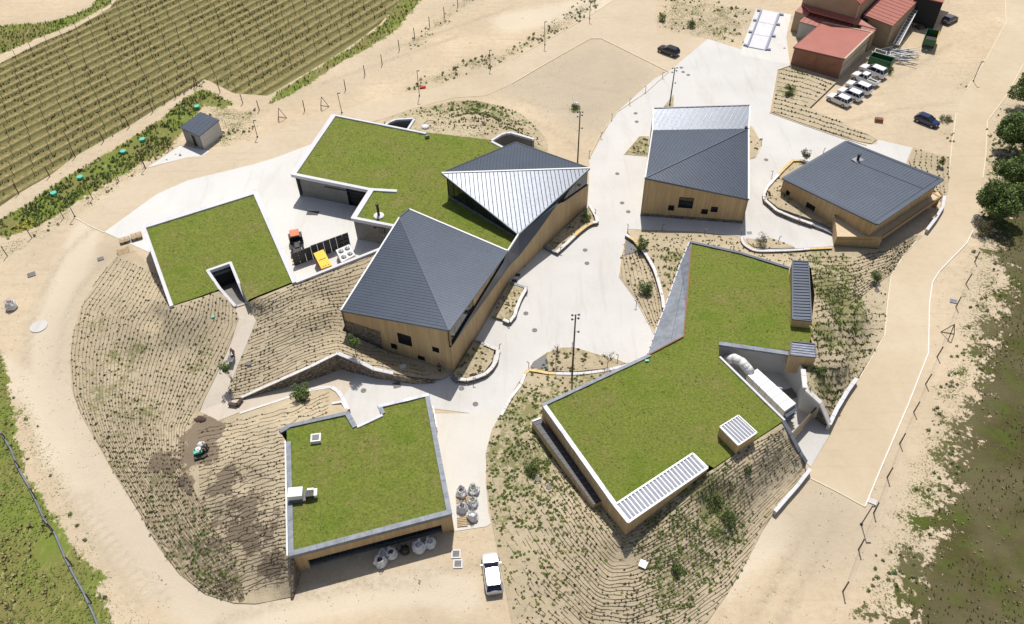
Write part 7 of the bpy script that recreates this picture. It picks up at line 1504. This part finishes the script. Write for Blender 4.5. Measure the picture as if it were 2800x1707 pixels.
# tractor in the yard
t = thing('tractor', P(813, 668), 'orange roofed vineyard tractor with black wheels standing in the white yard', 'tractor', rz=head((806, 640), (815, 690)))
mb = MB(); mb.prism([Vector(p) for p in ((-.75, -.62, 2.35), (.75, -.62, 2.35), (.75, .62, 2.35), (-.75, .62, 2.35))], [Vector(p) for p in ((-.85, -.72, 2.18), (.85, -.72, 2.18), (.85, .72, 2.18), (-.85, .72, 2.18))]); mb.build('roof', M['orange'], t, world=False, bevel=.05)
mb = MB(); mb.box((0, 0, 1.65), (1.5, 1.25, 1.05), taper=.95); mb.build('cab_glass', M['carglass'], t, world=False)
mb = MB(); mb.box((1.65, 0, 1.05), (1.9, .8, .75), taper=.85); mb.build('bonnet', M['darkscreen'], t, world=False, bevel=.06)
mb = MB(); mb.box((.6, 0, .75), (3.4, .7, .5)); mb.build('chassis', M['black'], t, world=False)
for x, r, w_ in ((-.35, .72, .42), (2.0, .48, .3)):
    for s_ in (-1, 1):
        mb = MB(); mb.tube((x, s_ * .78 - w_ / 2, r), (x, s_ * .78 + w_ / 2, r), r, n=18); wh = mb.build('wheel', M['rubber'], t, world=False)
        mb = MB(); mb.tube((x, s_ * (.78 + w_ / 2), r), (x, s_ * (.80 + w_ / 2), r), r * .5, n=12); mb.build('rim', M['steelw'], wh, world=False)
mb = MB()
for s_ in (-1, 1): mb.box((-.35, s_ * .78, 1.5), (1.2, .46, .08))
mb.build('mudguard', M['darkscreen'], t, world=False); mb = MB(); mb.box((-1.0, 0, 1.5), (.5, .8, .6)); mb.build('rear_tank', M['darkscreen'], t, world=False)
sp_ = thing('trailed_sprayer', P(816, 700), 'black trailed implement with brassy ring fan standing ahead of the tractor', 'sprayer', rz=head((806, 640), (815, 690)))
mb = MB(); mb.box((0, 0, .8), (1.6, 1.5, .9), taper=.8); mb.build('tank', M['black'], sp_, world=False, bevel=.1)
mb = MB()
for k in range(12): a, c = k * math.pi / 6, (k + 1) * math.pi / 6; mb.tube((1.1 + .42 * math.cos(a), -.1 + .42 * math.sin(a), 1.2), (1.1 + .42 * math.cos(c), -.1 + .42 * math.sin(c), 1.2), .09, n=6)
mb.build('ring_fan', M['brass'], sp_, world=False); mb = MB(); mb.box((1.5, 0, .5), (.3, 2.0, .25)); mb.build('crossbar', M['brass'], sp_, world=False)
for s_ in (-1, 1): mb = MB(); mb.tube((-.2, s_ * .85 - .15, .4), (-.2, s_ * .85 + .15, .4), .4, n=14); mb.build('wheel', M['rubber'], sp_, world=False)
# yard plant screen and machines
s0, s1 = P(797, 740, 0), P(957, 700, 0); A_, B_ = P(795, 692, 2.6), P(951, 636, 2.6)
scr = thing('plant_screen', (A_.x, A_.y, 0), 'tall charcoal louvre screen hiding the machines in the white yard', 'screen')
n = 9
for i in range(n):
    a, c = A_.lerp(B_, i / n + .003), A_.lerp(B_, (i + 1) / n - .003); z = 2.6 if i > 2 else 2.45; nn = nrm_of(A_, B_) * .06
    mb = MB(); mb.prism([Vector((a.x, a.y, z)) + nn, Vector((c.x, c.y, z)) + nn, Vector((c.x, c.y, z)) - nn, Vector((a.x, a.y, z)) - nn], [Vector((a.x, a.y, .05)) + nn, Vector((c.x, c.y, .05)) + nn, Vector((c.x, c.y, .05)) - nn, Vector((a.x, a.y, .05)) - nn]); mb.build('screen_panel', M['darkscreen'], scr)
for k in range(3):
    a, c = A_.lerp(B_, .82), A_.lerp(B_, .995); z = 2.35 - k * .75; nn = nrm_of(A_, B_)
    mb = MB(); mb.prism([Vector((a.x, a.y, z)) + nn * .1, Vector((c.x, c.y, z)) + nn * .1, Vector((c.x, c.y, z)) + nn * .18, Vector((a.x, a.y, z)) + nn * .18], [Vector((a.x, a.y, z - .6)) + nn * .1, Vector((c.x, c.y, z - .6)) + nn * .1, Vector((c.x, c.y, z - .6)) + nn * .18, Vector((a.x, a.y, z - .6)) + nn * .18]); mb.build('louvre', M['frame'], scr)
rzz = math.atan2(B_.y - A_.y, B_.x - A_.x)
q = [P(857, 693, 2.0), P(884, 682, 2.0), P(907, 725, 2.0), P(879, 735, 2.0)]; gen = thing('yellow_generator', (q[0].x, q[0].y, 0), 'yellow topped container shaped generator behind the screen', 'generator')
mb = MB(); mb.prism(q, [Vector((p.x, p.y, 1.85)) for p in q]); mb.build('lid', M['yellow'], gen)
mb = MB(); q2 = [p.lerp((q[0] + q[2]) / 2, .03) for p in q]; q2 = [Vector((p.x, p.y, 1.85)) for p in q2]; mb.prism(q2, [Vector((p.x, p.y, .15)) for p in q2]); mb.build('body', M['brickred'], gen)
c = (q[0] + q[2]) / 2; dv = (q[3] - q[0]).normalized(); pv = (q[1] - q[0]).normalized()
mb = MB(); mb.box((c.x, c.y, 2.01), (1.1, .12, .03), math.atan2(pv.y, pv.x)); mb.build('exhaust_slot', M['black'], gen)
for k in (.25, .5, .75): p = q[3].lerp(q[2], k) - dv * .35; mb = MB(); mb.tube((p.x, p.y, 2.0), (p.x, p.y, 2.05), .08, n=8); mb.build('lifting_eye', M['black'], gen)
q = [P(918, 684, 1.5), P(955, 668, 1.5), P(971, 697, 1.5), P(934, 717, 1.5)]; ch = thing('cooling_unit', (q[0].x, q[0].y, 0), 'white cooling unit with four black fans on top behind the screen', 'cooling unit')
mb = MB(); mb.prism(q, [Vector((p.x, p.y, .1)) for p in q]); mb.build('casing', M['steelw'], ch)
for u in (.28, .74):
    for v_ in (.27, .74):
        p = q[0].lerp(q[1], u).lerp(q[3].lerp(q[2], u), v_); mb = MB(); mb.tube((p.x, p.y, 1.5), (p.x, p.y, 1.62), .40, n=16); fn = mb.build('fan', M['black'], ch)
        mb = MB()
        for k in range(5): a = k * 1.2566; mb.mesh([(p.x, p.y, 1.63), (p.x + .36 * math.cos(a), p.y + .36 * math.sin(a), 1.63), (p.x + .36 * math.cos(a + .5), p.y + .36 * math.sin(a + .5), 1.64)], [(0, 1, 2)])
        mb.build('fan_blade', M['alloy'], fn)
mb = MB(); p = q[3].lerp(q[0], .2) + Vector((-.5, 0, 0)); mb.tube((p.x, p.y, .1), (p.x, p.y, 1.3), .14, .05, 8); mb.build('pipe', M['alloy'], ch)
# flue on the lawn roof
fl_ = thing('roof_flue', P(1036, 590, 4.7), 'black chimney flue with pale flashing standing on the big bent grass roof', 'flue')
mb = MB(); mb.tube((0, 0, 0), (0, 0, 2.0), .2, n=12); mb.build('pipe', M['black'], fl_, world=False); mb = MB(); mb.tube((0, 0, 2.0), (0, 0, 2.25), .27, n=12); mb.build('cowl', M['black'], fl_, world=False); mb = MB(); mb.lathe((0, 0, -.05), [(.85, 0), (.8, .12), (.3, .2)], 9); mb.build('gravel_collar', M['cope'], fl_, world=False)
t = thing('roof_vent', P(1168, 376, 4.75), 'small grey vent hood near the rear edge of the big grass roof', 'vent'); mb = MB(); mb.box((0, 0, .2), (.8, .4, .35), .5, taper=.7); mb.build('hood', M['copegrey'], t, world=False)
tk = thing('white_tank_lid', FN.at(1163, 350), 'white lid with black hose loop on the bare patch behind the lawn roof', 'tank lid'); mb = MB(); mb.lathe((0, 0, 0), [(.65, 0), (.65, .35), (.5, .45)], 14); mb.build('lid', M['white'], tk, world=False); mb = MB()
for k in range(12): a, c = k * .45, (k + 1) * .45; mb.tube((.8 + math.cos(a) * 1.1, .8 + math.sin(a) * 1.1, .2), (.8 + math.cos(c) * 1.1, .8 + math.sin(c) * 1.1, .2), .05, n=5)
mb.build('hose', M['black'], tk, world=False)
# weighbridge
wb = thing('weighbridge', P(2095, 90), 'long white weighbridge deck framed by blue grey steel rails with stubs', 'weighbridge')
c0, c1, c2, c3 = P(2086, 28, .2), P(2128, 36, .2), P(2090, 136, .2), P(2048, 128, .2)
for k in range(3):
    a, b_ = c0.lerp(c3, k / 3 + .004), c0.lerp(c3, (k + 1) / 3 - .004); c_, d_ = c1.lerp(c2, (k + 1) / 3 - .004), c1.lerp(c2, k / 3 + .004); mb = MB(); mb.prism([a, b_, c_, d_], [Vector((p.x, p.y, 0)) for p in (a, b_, c_, d_)]); mb.build('deck_panel', M['white'], wb)
for a, b_, sg in ((c0, c3, -1), (c1, c2, 1)):
    dv = (b_ - a).normalized(); nv = Vector((-dv.y, dv.x, 0)) * sg * (1 if True else -1)
    if nv.dot((c1 - c0)) * sg < 0: nv = -nv
    mb = MB(); s0, s1 = a + nv * .3, b_ + nv * .3; ribbon(mb, [Vector((s0.x, s0.y, .32)), Vector((s1.x, s1.y, .32))], .16, .16, .3); mb.build('side_rail', M['weighblue'], wb)
    for k in (.02, .3, .62, .97): p = s0.lerp(s1, k) + nv * .45; mb = MB(); mb.box((p.x, p.y, .16), (.55, .9, .3), math.atan2(dv.y, dv.x)); mb.build('rail_stub', M['weighblue'], wb)
plate(2145, 132, .4, .3, 0, 'black', 'small_drain', 'tiny black drain at the foot of the weighbridge paving', 'drain', .02)
# green skip, tipping trailer, loader conveyor and scrap
def open_box(t, L_, W_, H_, z, mat, inner, th=.08, rear=None):
    for sx, sy, lx, ly, nm in ((0, 1, L_, th, 'side_panel'), (0, -1, L_, th, 'side_panel'), (1, 0, th, W_, 'end_panel'), (-1, 0, th, W_, 'end_panel')):
        mb = MB(); mb.box((sx * L_ / 2, sy * W_ / 2, z + H_ / 2), (lx, ly, H_)); mb.build(nm, M[rear] if (rear and sy == -1) else M[mat], t, world=False)
    mb = MB(); mb.box((0, 0, z + .05), (L_, W_, .08)); mb.build('floor_panel', M[inner], t, world=False)
t = thing('green_skip', P(2405, 180), 'dark green open skip behind the back pickup', 'skip', rz=head((2430, 190), (2390, 178))); open_box(t, 4.2, 2.1, 1.7, .15, 'green', 'black')
mb = MB()
for k in range(5): mb.box((-1.6 + k * .8, -1.1, .95), (.1, .1, 1.5))
mb.build('rib', M['green'], t, world=False)
t = thing('tipping_trailer', P(2537, 125), 'green tipping trailer with yellow side standing alone on the sand', 'trailer', rz=head((2512, 140), (2530, 85)))
open_box(t, 4.6, 2.3, 1.3, 1.1, 'green', 'black', rear='yellow'); mb = MB(); mb.box((0, 0, .95), (4.8, 1.0, .2)); mb.build('chassis', M['black'], t, world=False)
for x in (-.6, .5):
    for s_ in (-1, 1): mb = MB(); mb.tube((x, s_ * .95 - .15, .48), (x, s_ * .95 + .15, .48), .48, n=14); mb.build('wheel', M['rubber'], t, world=False)
mb = MB(); mb.tube((-2.4, -.4, .8), (-3.6, 0, .5), .07); mb.tube((-2.4, .4, .8), (-3.6, 0, .5), .07); mb.build('drawbar', M['green'], t, world=False)
t = thing('conveyor_loader', P(2440, 130), 'long pale steel conveyor loader leaning beside the ribbed roof warehouse', 'conveyor'); a, c = P(2450, 122, .8), P(2500, 28, 3.2)
d = (c - a); nr = Vector((-d.y, d.x, 0)).normalized() * .55
for s_ in (-1, 1): mb = MB(); mb.tube(a + nr * s_, c + nr * s_, .12, n=6); mb.build('side_rail', M['steelw'], t)
for k in range(13): p = a.lerp(c, k / 12); mb = MB(); mb.tube(p - nr, p + nr, .07, n=5); mb.build('cross_bar', M['steelw'], t)
mb = MB(); mb.mesh([a - nr * .7, a + nr * .7, c + nr * .7, c - nr * .7], [(0, 1, 2, 3)]); mb.build('belt', M['iron'], t)
for k in (.2, .75):
    p = a.lerp(c, k)
    for s_ in (-1, 1): mb = MB(); mb.tube(p + nr * s_, Vector((p.x, p.y, 0)) + nr * s_ * 1.6, .06, n=5); mb.build('leg', M['steel'], t)
rnd = random.Random(3); SCR = []
for k in range(70):
    a = P(2398 + rnd.uniform(0, 66), 150 + rnd.uniform(-17, 15), rnd.uniform(.08, .8)); L_ = rnd.uniform(1.5, 4.5); an = rnd.uniform(-.7, .2); mb = MB(); e = a + Vector((math.cos(an) * L_, math.sin(an) * L_, rnd.uniform(-.1, .3))); e.z = max(e.z, .06); mb.tube(a, e, rnd.uniform(.05, .11), n=6)
    SCR.append((mb, (0, 1, 1, 2, 1, 3)[k % 6]))
def merge(L):
    r = MB()
    for m__, k in L: r.mesh(m__.v, m__.f, k)
    return r
tag(stuff(merge(SCR).build('scrap_metal_heap', [M['steel'], M['steelw'], M['iron'], M['bark']])), 'tangled heap of metal pipes between green skip and conveyor', 'scrap')
for (a_, c_, s_) in ((2408,142,'upper white'),(2450,150,'right hand')):
    t = thing('metal_frame', P(a_, c_, .7), f'{s_} rectangular metal frame lying on the scrap heap', 'frame')
    for x, y, lx, ly in ((0, .6, 2.2, .1), (0, -.6, 2.2, .1), (1.1, 0, .1, 1.3), (-1.1, 0, .1, 1.3)): mb = MB(); mb.box((x, y, 0), (lx, ly, .1)); mb.build('frame_bar', M['steelw'], t, world=False)
    t.rotation_euler = (.15, .1, -.5)
SCR = []
for k in range(30):
    a = P(2545 + rnd.uniform(-40, 10) - k * 1.5, 20 + rnd.uniform(-8, 24), rnd.uniform(.1, .6)); mb = MB(); e = a + Vector((rnd.uniform(-1.5, -.3), rnd.uniform(-5, -3), 0)); mb.tube(a, e, rnd.uniform(.06, .14), n=6); SCR.append((mb, k % 3))
tag(stuff(merge(SCR).build('pole_stack', [M['iron'], M['postwood'], M['bark']])), 'dark stacked poles in the shade behind the warehouses', 'poles')
t = thing('timber_box_stack', P(2514, 78), 'small yellowish board on a dark crate beside the conveyor', 'crate'); mb = MB(); mb.box((0, 0, .35), (1.2, 1.1, .7), .3); mb.build('crate', M['mud'], t, world=False); mb = MB(); mb.box((-.6, 1.2, .5), (1.6, 1.1, .08), .3); mb.build('board', M['pallet'], t, world=False)
tree(P(2428, 200), 1.0, 1.0, 'weedy bush growing beside the green skip', 'bush', 'bush', n=400, leaf=.13, trunk=.03, crown0=0, mats=('leaf_mid', 'leaf_olive'))
t = thing('brick_pallet', P(2402, 332), 'small stack of dark red brown bricks on a pallet in the parking area', 'bricks', rz=-.25)
mb = MB(); mb.box((0, 0, .06), (1.5, .9, .12)); mb.build('pallet', M['pallet'], t, world=False)
for i in range(4):
    for j in range(3):
        for k in range(2): mb = MB(); mb.box((-.52 + i * .35, -.27 + j * .27, .26 + k * .25), (.32, .24, .23)); mb.build('brick', M['brickred'], t, world=False)
# pallets
def pallet(px, py, rz, lab, n=1, tilt=0, load=None, sx=1.2, sy=1.0, z=0, name='pallet', F_=None):
    loc = P(px, py, z) if F_ is None else F_.at(px, py); t = thing(name, loc, lab, 'pallet', rz=rz)
    for k in range(n):
        for i in range(6): mb = MB(); mb.box((0, -sy / 2 + .08 + i * (sy - .16) / 5, .13 + k * .15), (sx, .13, .025)); mb.build('slat', M['pallet'], t, world=False)
        for i in range(3): mb = MB(); mb.box((-sx / 2 + .06 + i * (sx - .12) / 2, 0, .06 + k * .15), (.1, sy, .1)); mb.build('block', M['bark'], t, world=False)
    t.rotation_euler = (tilt, 0, rz); return t
pallet(343, 660, .45, 'wooden pallet at the yard edge, left of the two', 3, sx=1.5, sy=1.2); pallet(375, 651, .45, 'pale boarded pallet at the yard edge, right of the two', 4, sx=1.6, sy=1.3)
pallet(338, 690, .5, 'pallet lying tilted on the sand below the yard tip', 2, .3, sx=1.7, sy=1.2)
for a, c, rz, s_ in ((1263,1358,.1,'upper left, under the bags'),(1262,1378,.1,'middle left, under the bags'),(1286,1366,.1,'upper right, under the bags'),(1290,1420,.1,'lower right, under the bags'),(1264,1428,.08,'lowest and empty')): pallet(a, c, rz, 'pale pallet in the bag store beside the lower building, ' + s_, 1, sx=1.15, sy=1.2)
# big bags
def big_bag(px, py, lab, fill='mud', mat='bag', s_=1.0, z=0.0, group='white bulk bags'):
    B = P(px, py, z); t = thing('bulk_bag', B, lab, 'bulk bag', group, rz=random.uniform(0, 1.5)); rnd = random.Random(px)
    rings = []; n = 14
    for zz, r in ((0, .40), (.08, .52), (.3, .58), (.55, .54), (.75, .42), (.92, .36), (.84, .27), (.66, .22)):
        rings.append([(s_ * r * math.cos(2 * math.pi * k / n) * (1 + .45 * mnoise.noise(Vector((k * .9, zz * 4, px)))) * (1.08 if abs(math.cos(2 * (2 * math.pi * k / n))) < .5 else .98), s_ * r * math.sin(2 * math.pi * k / n) * (1 + .45 * mnoise.noise(Vector((k * .8, zz * 3, py)))), s_ * zz * (1 + .40 * mnoise.noise(Vector((k * .7, px, zz))))) for k in range(n)])
    mb = MB(); V = [p for r in rings for p in r]; F = []
    for i in range(len(rings) - 1):
        for k in range(n): F.append((i * n + k, i * n + (k + 1) % n, (i + 1) * n + (k + 1) % n, (i + 1) * n + k))
    mb.mesh(V, F); mb.build('sack', M[mat], t, world=False)
    mb = MB(); mb.blob((.05 * s_, 0, .66 * s_), .27 * s_, px, .4, 10, 5, sc=(1, .8, .3)); mb.build('contents', M[fill], t, world=False)
    for k in range(4):
        a = k * 1.57 + .78; mb = MB(); p = [Vector((math.cos(a + d) * .42 * s_, math.sin(a + d) * .42 * s_, z_ * s_)) for d, z_ in ((-.4, .80), (-.15, 1.1), (.2, 1.0), (.4, .72))]
        for u, v_ in zip(p, p[1:]): mb.tube(u, v_, .03, n=4)
        mb.build('handle_loop', M[mat], t, world=False)
    return t
for a, c, f_, s_ in ((1262.5,1352,'mud','upper left in the bag store, brown contents'),(1295.5,1345,'leaf_mid','upper right in the bag store, green contents'),(1293,1378,'leaf_olive','middle right in the bag store, greenish contents'),(1264,1394,'black','lower left in the bag store, dark folded opening'),(1293,1417,'bag','lowest in the bag store, closed top')): big_bag(a, c, 'white bulk bag ' + s_, f_, s_=1.12)
for a, c, f_, s_, sc_ in ((1042,1541,'mud','furthest left before the timber front',1.12),(1049,1519,'bag','smaller one, second from left before the timber front',.85),(1071,1520,'mud','third from left before the timber front, wide open',1.05),(1146,1502,'bag','second from right before the timber front, crumpled',1.15),(1177,1491,'cope','furthest right before the timber front',1.0)): big_bag(a, c, 'white bulk bag ' + s_, f_, s_=sc_ * 1.1)
big_bag(1108, 1508, 'black bulk bag between the white ones before the timber front', 'mud', 'black', .95, group=None); big_bag(34, 842, 'white bag of dark red rubble alone on the sand at the left edge', 'brickred', 'bag', 1.35)
mb = MB(); q = P(1094, 1503, 0); mb.box((q.x, q.y, .45), (.3, .5, .9), .3); tag(mb.build('grey_canister', M['iron']), 'upright grey canister between the bulk bags before the timber front', 'canister')
# ================================================================ PEOPLE
def person(loc, rz, lab, J, rad, cols, hat=None, hair='black'):
    """J: joint positions (local), a skinned body mesh; cols: (trousers, top)"""
    t = thing('person', loc, lab, 'person', rz=rz)
    E_ = [('pel', 'ch'), ('ch', 'nk'), ('nk', 'hd'), ('ch', 'sl'), ('sl', 'el'), ('el', 'hl'), ('ch', 'sr'), ('sr', 'er'), ('er', 'hr'), ('pel', 'kl'), ('kl', 'fl'), ('fl', 'tl'), ('pel', 'kr'), ('kr', 'fr'), ('fr', 'tr')]
    def skin_mesh(name, keys, edges, mat, sub=1, parent=None, scale=1.0):
        me = bpy.data.meshes.new(name); ix = {k: i for i, k in enumerate(keys)}; me.from_pydata([J[k] for k in keys], [(ix[a], ix[b_]) for a, b_ in edges], []); o = bpy.data.objects.new(name, me); COL.objects.link(o)
        o.modifiers.new('skin', 'SKIN'); sv = me.skin_vertices[0].data
        for k in keys: sv[ix[k]].radius = tuple(r * scale for r in rad[k]); sv[ix[k]].use_root = (k == keys[0])
        sb = o.modifiers.new('sub', 'SUBSURF'); sb.levels = sub; sb.render_levels = sub
        dg = bpy.context.evaluated_depsgraph_get(); me2 = bpy.data.meshes.new_from_object(o.evaluated_get(dg)); bpy.data.objects.remove(o)
        me2.materials.clear(); me2.materials.append(mat); me2.polygons.foreach_set('use_smooth', [True] * len(me2.polygons)); o = bpy.data.objects.new(name, me2); COL.objects.link(o); o.parent = parent or t; return o
    skin_mesh('body', list(J), E_, M['skin'], 2)
    skin_mesh('trousers', ['pel', 'kl', 'fl', 'kr', 'fr'], [e for e in E_ if e[0] in ('pel', 'kl', 'kr') and e[1] not in ('ch',)], M[cols[0]], 2, scale=1.22)
    skin_mesh('jacket', ['ch', 'pel', 'nk', 'sl', 'el', 'hl', 'sr', 'er', 'hr'], [e for e in E_ if e[0] in ('ch', 'sl', 'el', 'sr', 'er') or e == ('pel', 'ch')], M[cols[1]], 2, scale=1.20)
    h = Vector(J['hd']); mb = MB(); mb.blob(h + Vector((0, 0, .03)), .118, 2, .05, 10, 7, sc=(1.05, .9, .8)); mb.build('hair', M[hair], t, world=False, smooth=True)
    fw = Vector(J.get('face', (.1, 0, 0)))
    mb = MB(); mb.blob(h + fw * 1.0 + Vector((0, 0, -.01)), .022, 1, 0, 6, 4); mb.build('nose', M['skin'], t, world=False)
    for s_ in (-1, 1): mb = MB(); mb.blob(h + fw * .92 + Vector((0, s_ * .035, .02)), .012, 1, 0, 6, 4); mb.build('eye', M['black'], t, world=False)
    if hat:
        mb = MB(); mb.lathe(h + Vector((0, 0, .02)), hat[1], 12); mb.build('hat', M[hat[0]], t, world=False)
    for side in ('hl', 'hr'):
        hp = Vector(J[side]); dr = (hp - Vector(J['e' + side[1]])).normalized(); sd_ = dr.cross(Vector((0, 0, 1)))
        sd_ = Vector((0, 1, 0)) if sd_.length < .1 else sd_.normalized(); mb = MB()
        for k in range(4):
            r_ = hp + sd_ * (.03 - .02 * k); m1 = r_ + dr * .05 + Vector((0, 0, -.01)); mb.tube(r_, m1, .010, .009, 5); mb.tube(m1, m1 + (dr * .6 + Vector((0, 0, -.5))).normalized() * (.035 + .006 * (1.5 - abs(k - 1.5))), .009, .007, 5)
        mb.tube(hp + sd_ * .035 - dr * .03, hp + sd_ * .065 + dr * .02, .011, .008, 5); mb.build('finger', M['skin'], t, world=False)
    return t
RAD = dict(pel=(.16, .12), ch=(.17, .11), nk=(.06, .06), hd=(.10, .095), sl=(.07, .07), el=(.05, .05), hl=(.04, .035), sr=(.07, .07), er=(.05, .05), hr=(.04, .035), kl=(.075, .075), fl=(.05, .05), tl=(.045, .035), kr=(.075, .075), fr=(.05, .05), tr=(.045, .035))
def fold(d): d = dict(d); return d
walk = dict(pel=(0, 0, .95), ch=(.10, 0, 1.38), nk=(.13, 0, 1.52), hd=(.16, 0, 1.66), sl=(.10, .2, 1.42), el=(.16, .25, 1.14), hl=(.42, .24, .98), sr=(.10, -.2, 1.42), er=(.16, -.25, 1.14), hr=(.42, -.24, .98), kl=(.22, .1, .52), fl=(.22, .1, .08), tl=(.38, .1, .04), kr=(-.05, -.1, .5), fr=(-.32, -.1, .12), tr=(-.18, -.1, .04))
face = lambda v: v
person(on_path(642, 975), head((645, 965), (634, 995)), 'worker in grey jacket and red cap pushing a wheelbarrow down the footpath', walk, RAD, ('clothdark', 'clothgrey'), hat=('clothred', [(.13, 0), (.125, .07), (.07, .12), (.01, .13)]))
stand = dict(walk); stand.update(kl=(.02, .1, .52), fl=(0, .11, .08), tl=(.14, .12, .04), kr=(.02, -.1, .52), fr=(0, -.11, .08), tr=(.14, -.12, .04), hl=(.2, .25, .9), hr=(.2, -.25, .9), ch=(0, 0, 1.38), nk=(.02, 0, 1.52), hd=(.04, 0, 1.66), sl=(0, .2, 1.42), sr=(0, -.2, 1.42), el=(0, .26, 1.14), er=(0, -.26, 1.14))
person(P(1203, 1018), 1.2, 'person in dark clothes standing at the hall wall near the corner', stand, RAD, ('clothdark', 'clothdark'))
bend = dict(pel=(-.15, 0, .72), ch=(.22, 0, .98), nk=(.36, 0, 1.0), hd=(.48, 0, .98), sl=(.24, .2, .98), el=(.34, .22, .70), hl=(.46, .15, .46), sr=(.24, -.2, .98), er=(.34, -.22, .70), hr=(.46, -.15, .46), kl=(.1, .14, .45), fl=(-.1, .14, .08), tl=(.06, .15, .04), kr=(.1, -.14, .45), fr=(-.1, -.14, .08), tr=(.06, -.15, .04))
q = FW.at(560, 1238); person(q + Vector((0, 0, .03)), 3.5, 'gardener in dark clothes and wide pale hat bending over plant crates on the bank', bend, RAD, ('clothdark', 'clothdark'), hat=('cope', [(.34, .02), (.32, .06), (.15, .09), (.13, .18), (.02, .2)]))
q = FW.at(566, 1232); person(q + Vector((.1, .1, .03)), 2.6, 'second gardener in black kneeling beside the pale hat gardener', bend, RAD, ('clothdark', 'black'))
def crate(q, mat, lab, s_=(.9, .65, .35), rz=.3):
    t = thing('plant_crate', q, lab, 'crate', rz=rz); L_, W_, H_ = s_
    for x, y, lx, ly in ((0, W_ / 2, L_, .04), (0, -W_ / 2, L_, .04), (L_ / 2, 0, .04, W_), (-L_ / 2, 0, .04, W_)): mb = MB(); mb.box((x, y, H_ / 2), (lx, ly, H_)); mb.build('side', M[mat], t, world=False)
    mb = MB(); mb.box((0, 0, H_ * .6), (L_ * .95, W_ * .95, .05)); mb.build('contents', M['teal' if mat == 'teal' else 'plug'], t, world=False); return t
crate(FW.at(545, 1240) + Vector((0, 0, .03)), 'teal', 'turquoise plant crate beside the two gardeners', (1.0, .7, .6)); crate(FW.at(546, 1252) + Vector((0, 0, .03)), 'black', 'black plant crate in front of the turquoise one', (1.1, .6, .3)); crate(FW.at(560, 1249) + Vector((0, 0, .03)), 'black', 'black plant crate right of the turquoise one', (.6, .5, .3), .8)
q = FW.at(552, 1220); mb = MB(); mb.blob(q + Vector((0, 0, .3)), .5, 8, .3, 12, 7, sc=(1.1, .8, .6)); tag(mb.build('white_sack', M['bag'], smooth=True), 'lumpy white sack lying behind the two gardeners', 'sack')
wbq = thing('wheelbarrow', on_path(635, 990), 'grey green wheelbarrow pushed by the worker with the red cap', 'wheelbarrow', rz=head((645, 965), (634, 995)))
mb = MB(); mb.prism([Vector(p) for p in ((-.55, -.42, .75), (.6, -.38, .75), (.6, .38, .75), (-.55, .42, .75))], [Vector(p) for p in ((-.35, -.25, .38), (.35, -.22, .38), (.35, .22, .38), (-.35, .25, .38))]); mb.build('tray', M['copegrey'], wbq, world=False); mb = MB(); mb.blob((0, 0, .75), .4, 2, .4, 10, 5, sc=(1, .8, .3)); mb.build('load', M['iron'], wbq, world=False)
mb = MB(); mb.tube((.75, -.05, .2), (.75, .05, .2), .2, n=14); mb.build('wheel', M['rubber'], wbq, world=False)
for s_ in (-1, 1): mb = MB(); mb.tube((.75, s_ * .08, .22), (-1.15, s_ * .26, .92), .022, n=6); mb.build('handle', M['iron'], wbq, world=False)
# bench at the end of the stone wall
bn = thing('corner_bench', P(643, 1100), 'dark L shaped timber bench at the low end of the stone wall', 'bench')
for (a, c), (d, e) in (((624,1103),(648,1106)), ((648,1106),(662,1088))):
    p, q = P(a, c, .45), P(d, e, .45); mb = MB(); ribbon(mb, [p, q], .22, .22, .1); mb.build('seat', M['postwood'], bn)
    for k in (.1, .9): r_ = p.lerp(q, k); mb = MB(); mb.box((r_.x, r_.y, .17), (.1, .4, .34)); mb.build('leg', M['postwood'], bn)
rl = thing('wall_rail', P(1189, 1140), 'thin pale rail standing off the right wall of the lower grass roof building', 'rail'); mb = MB(); ribbon(mb, [P(1184, 1110, 1.0), P(1194, 1168, 1.0)], .07, .07, .1); mb.build('rail', M['steelw'], rl)
for a, c in ((1184,1112),(1194,1166)): p = P(a, c, 1.0); mb = MB(); mb.box((p.x, p.y, .45), (.07, .07, .9)); mb.build('post', M['steelw'], rl)
# long pipe/wire on left meadow: fallen dark poles and grey cable
cb = [(0,1180),(30,1230),(48,1278),(78,1330),(105,1385),(120,1420),(150,1460),(175,1520),(200,1570),(228,1620),(255,1680),(275,1730)]
mb = MB(); pts = [P(a, c, .12) for a, c in cb]
for a, c in zip(pts, pts[1:]): mb.tube(a, c, .12, n=6)
tag(mb.build('grey_pipe', M['copegrey']), 'long grey pipe snaking along the edge of the lower left meadow', 'pipe')
for i, (a, c) in enumerate((((0,1182),(14,1198)), ((36,1256),(54,1278)), ((78,1332),(100,1366)), ((125,1428),(148,1455)), ((175,1520),(197,1545)), ((230,1620),(250,1648)))):
    B = P(a[0], a[1], 1.4); t = thing('fence_post', P(c[0], c[1], 0), f'{ORD[i]} dark leaning post from the top along the lower left meadow', 'fence post', 'leaning posts of the lower left meadow'); mb = MB(); mb.tube(P(c[0], c[1], 0), P(a[0] + 3, a[1] + 3, 1.5), .07, n=6); mb.build('shaft', M['postwood'], t)
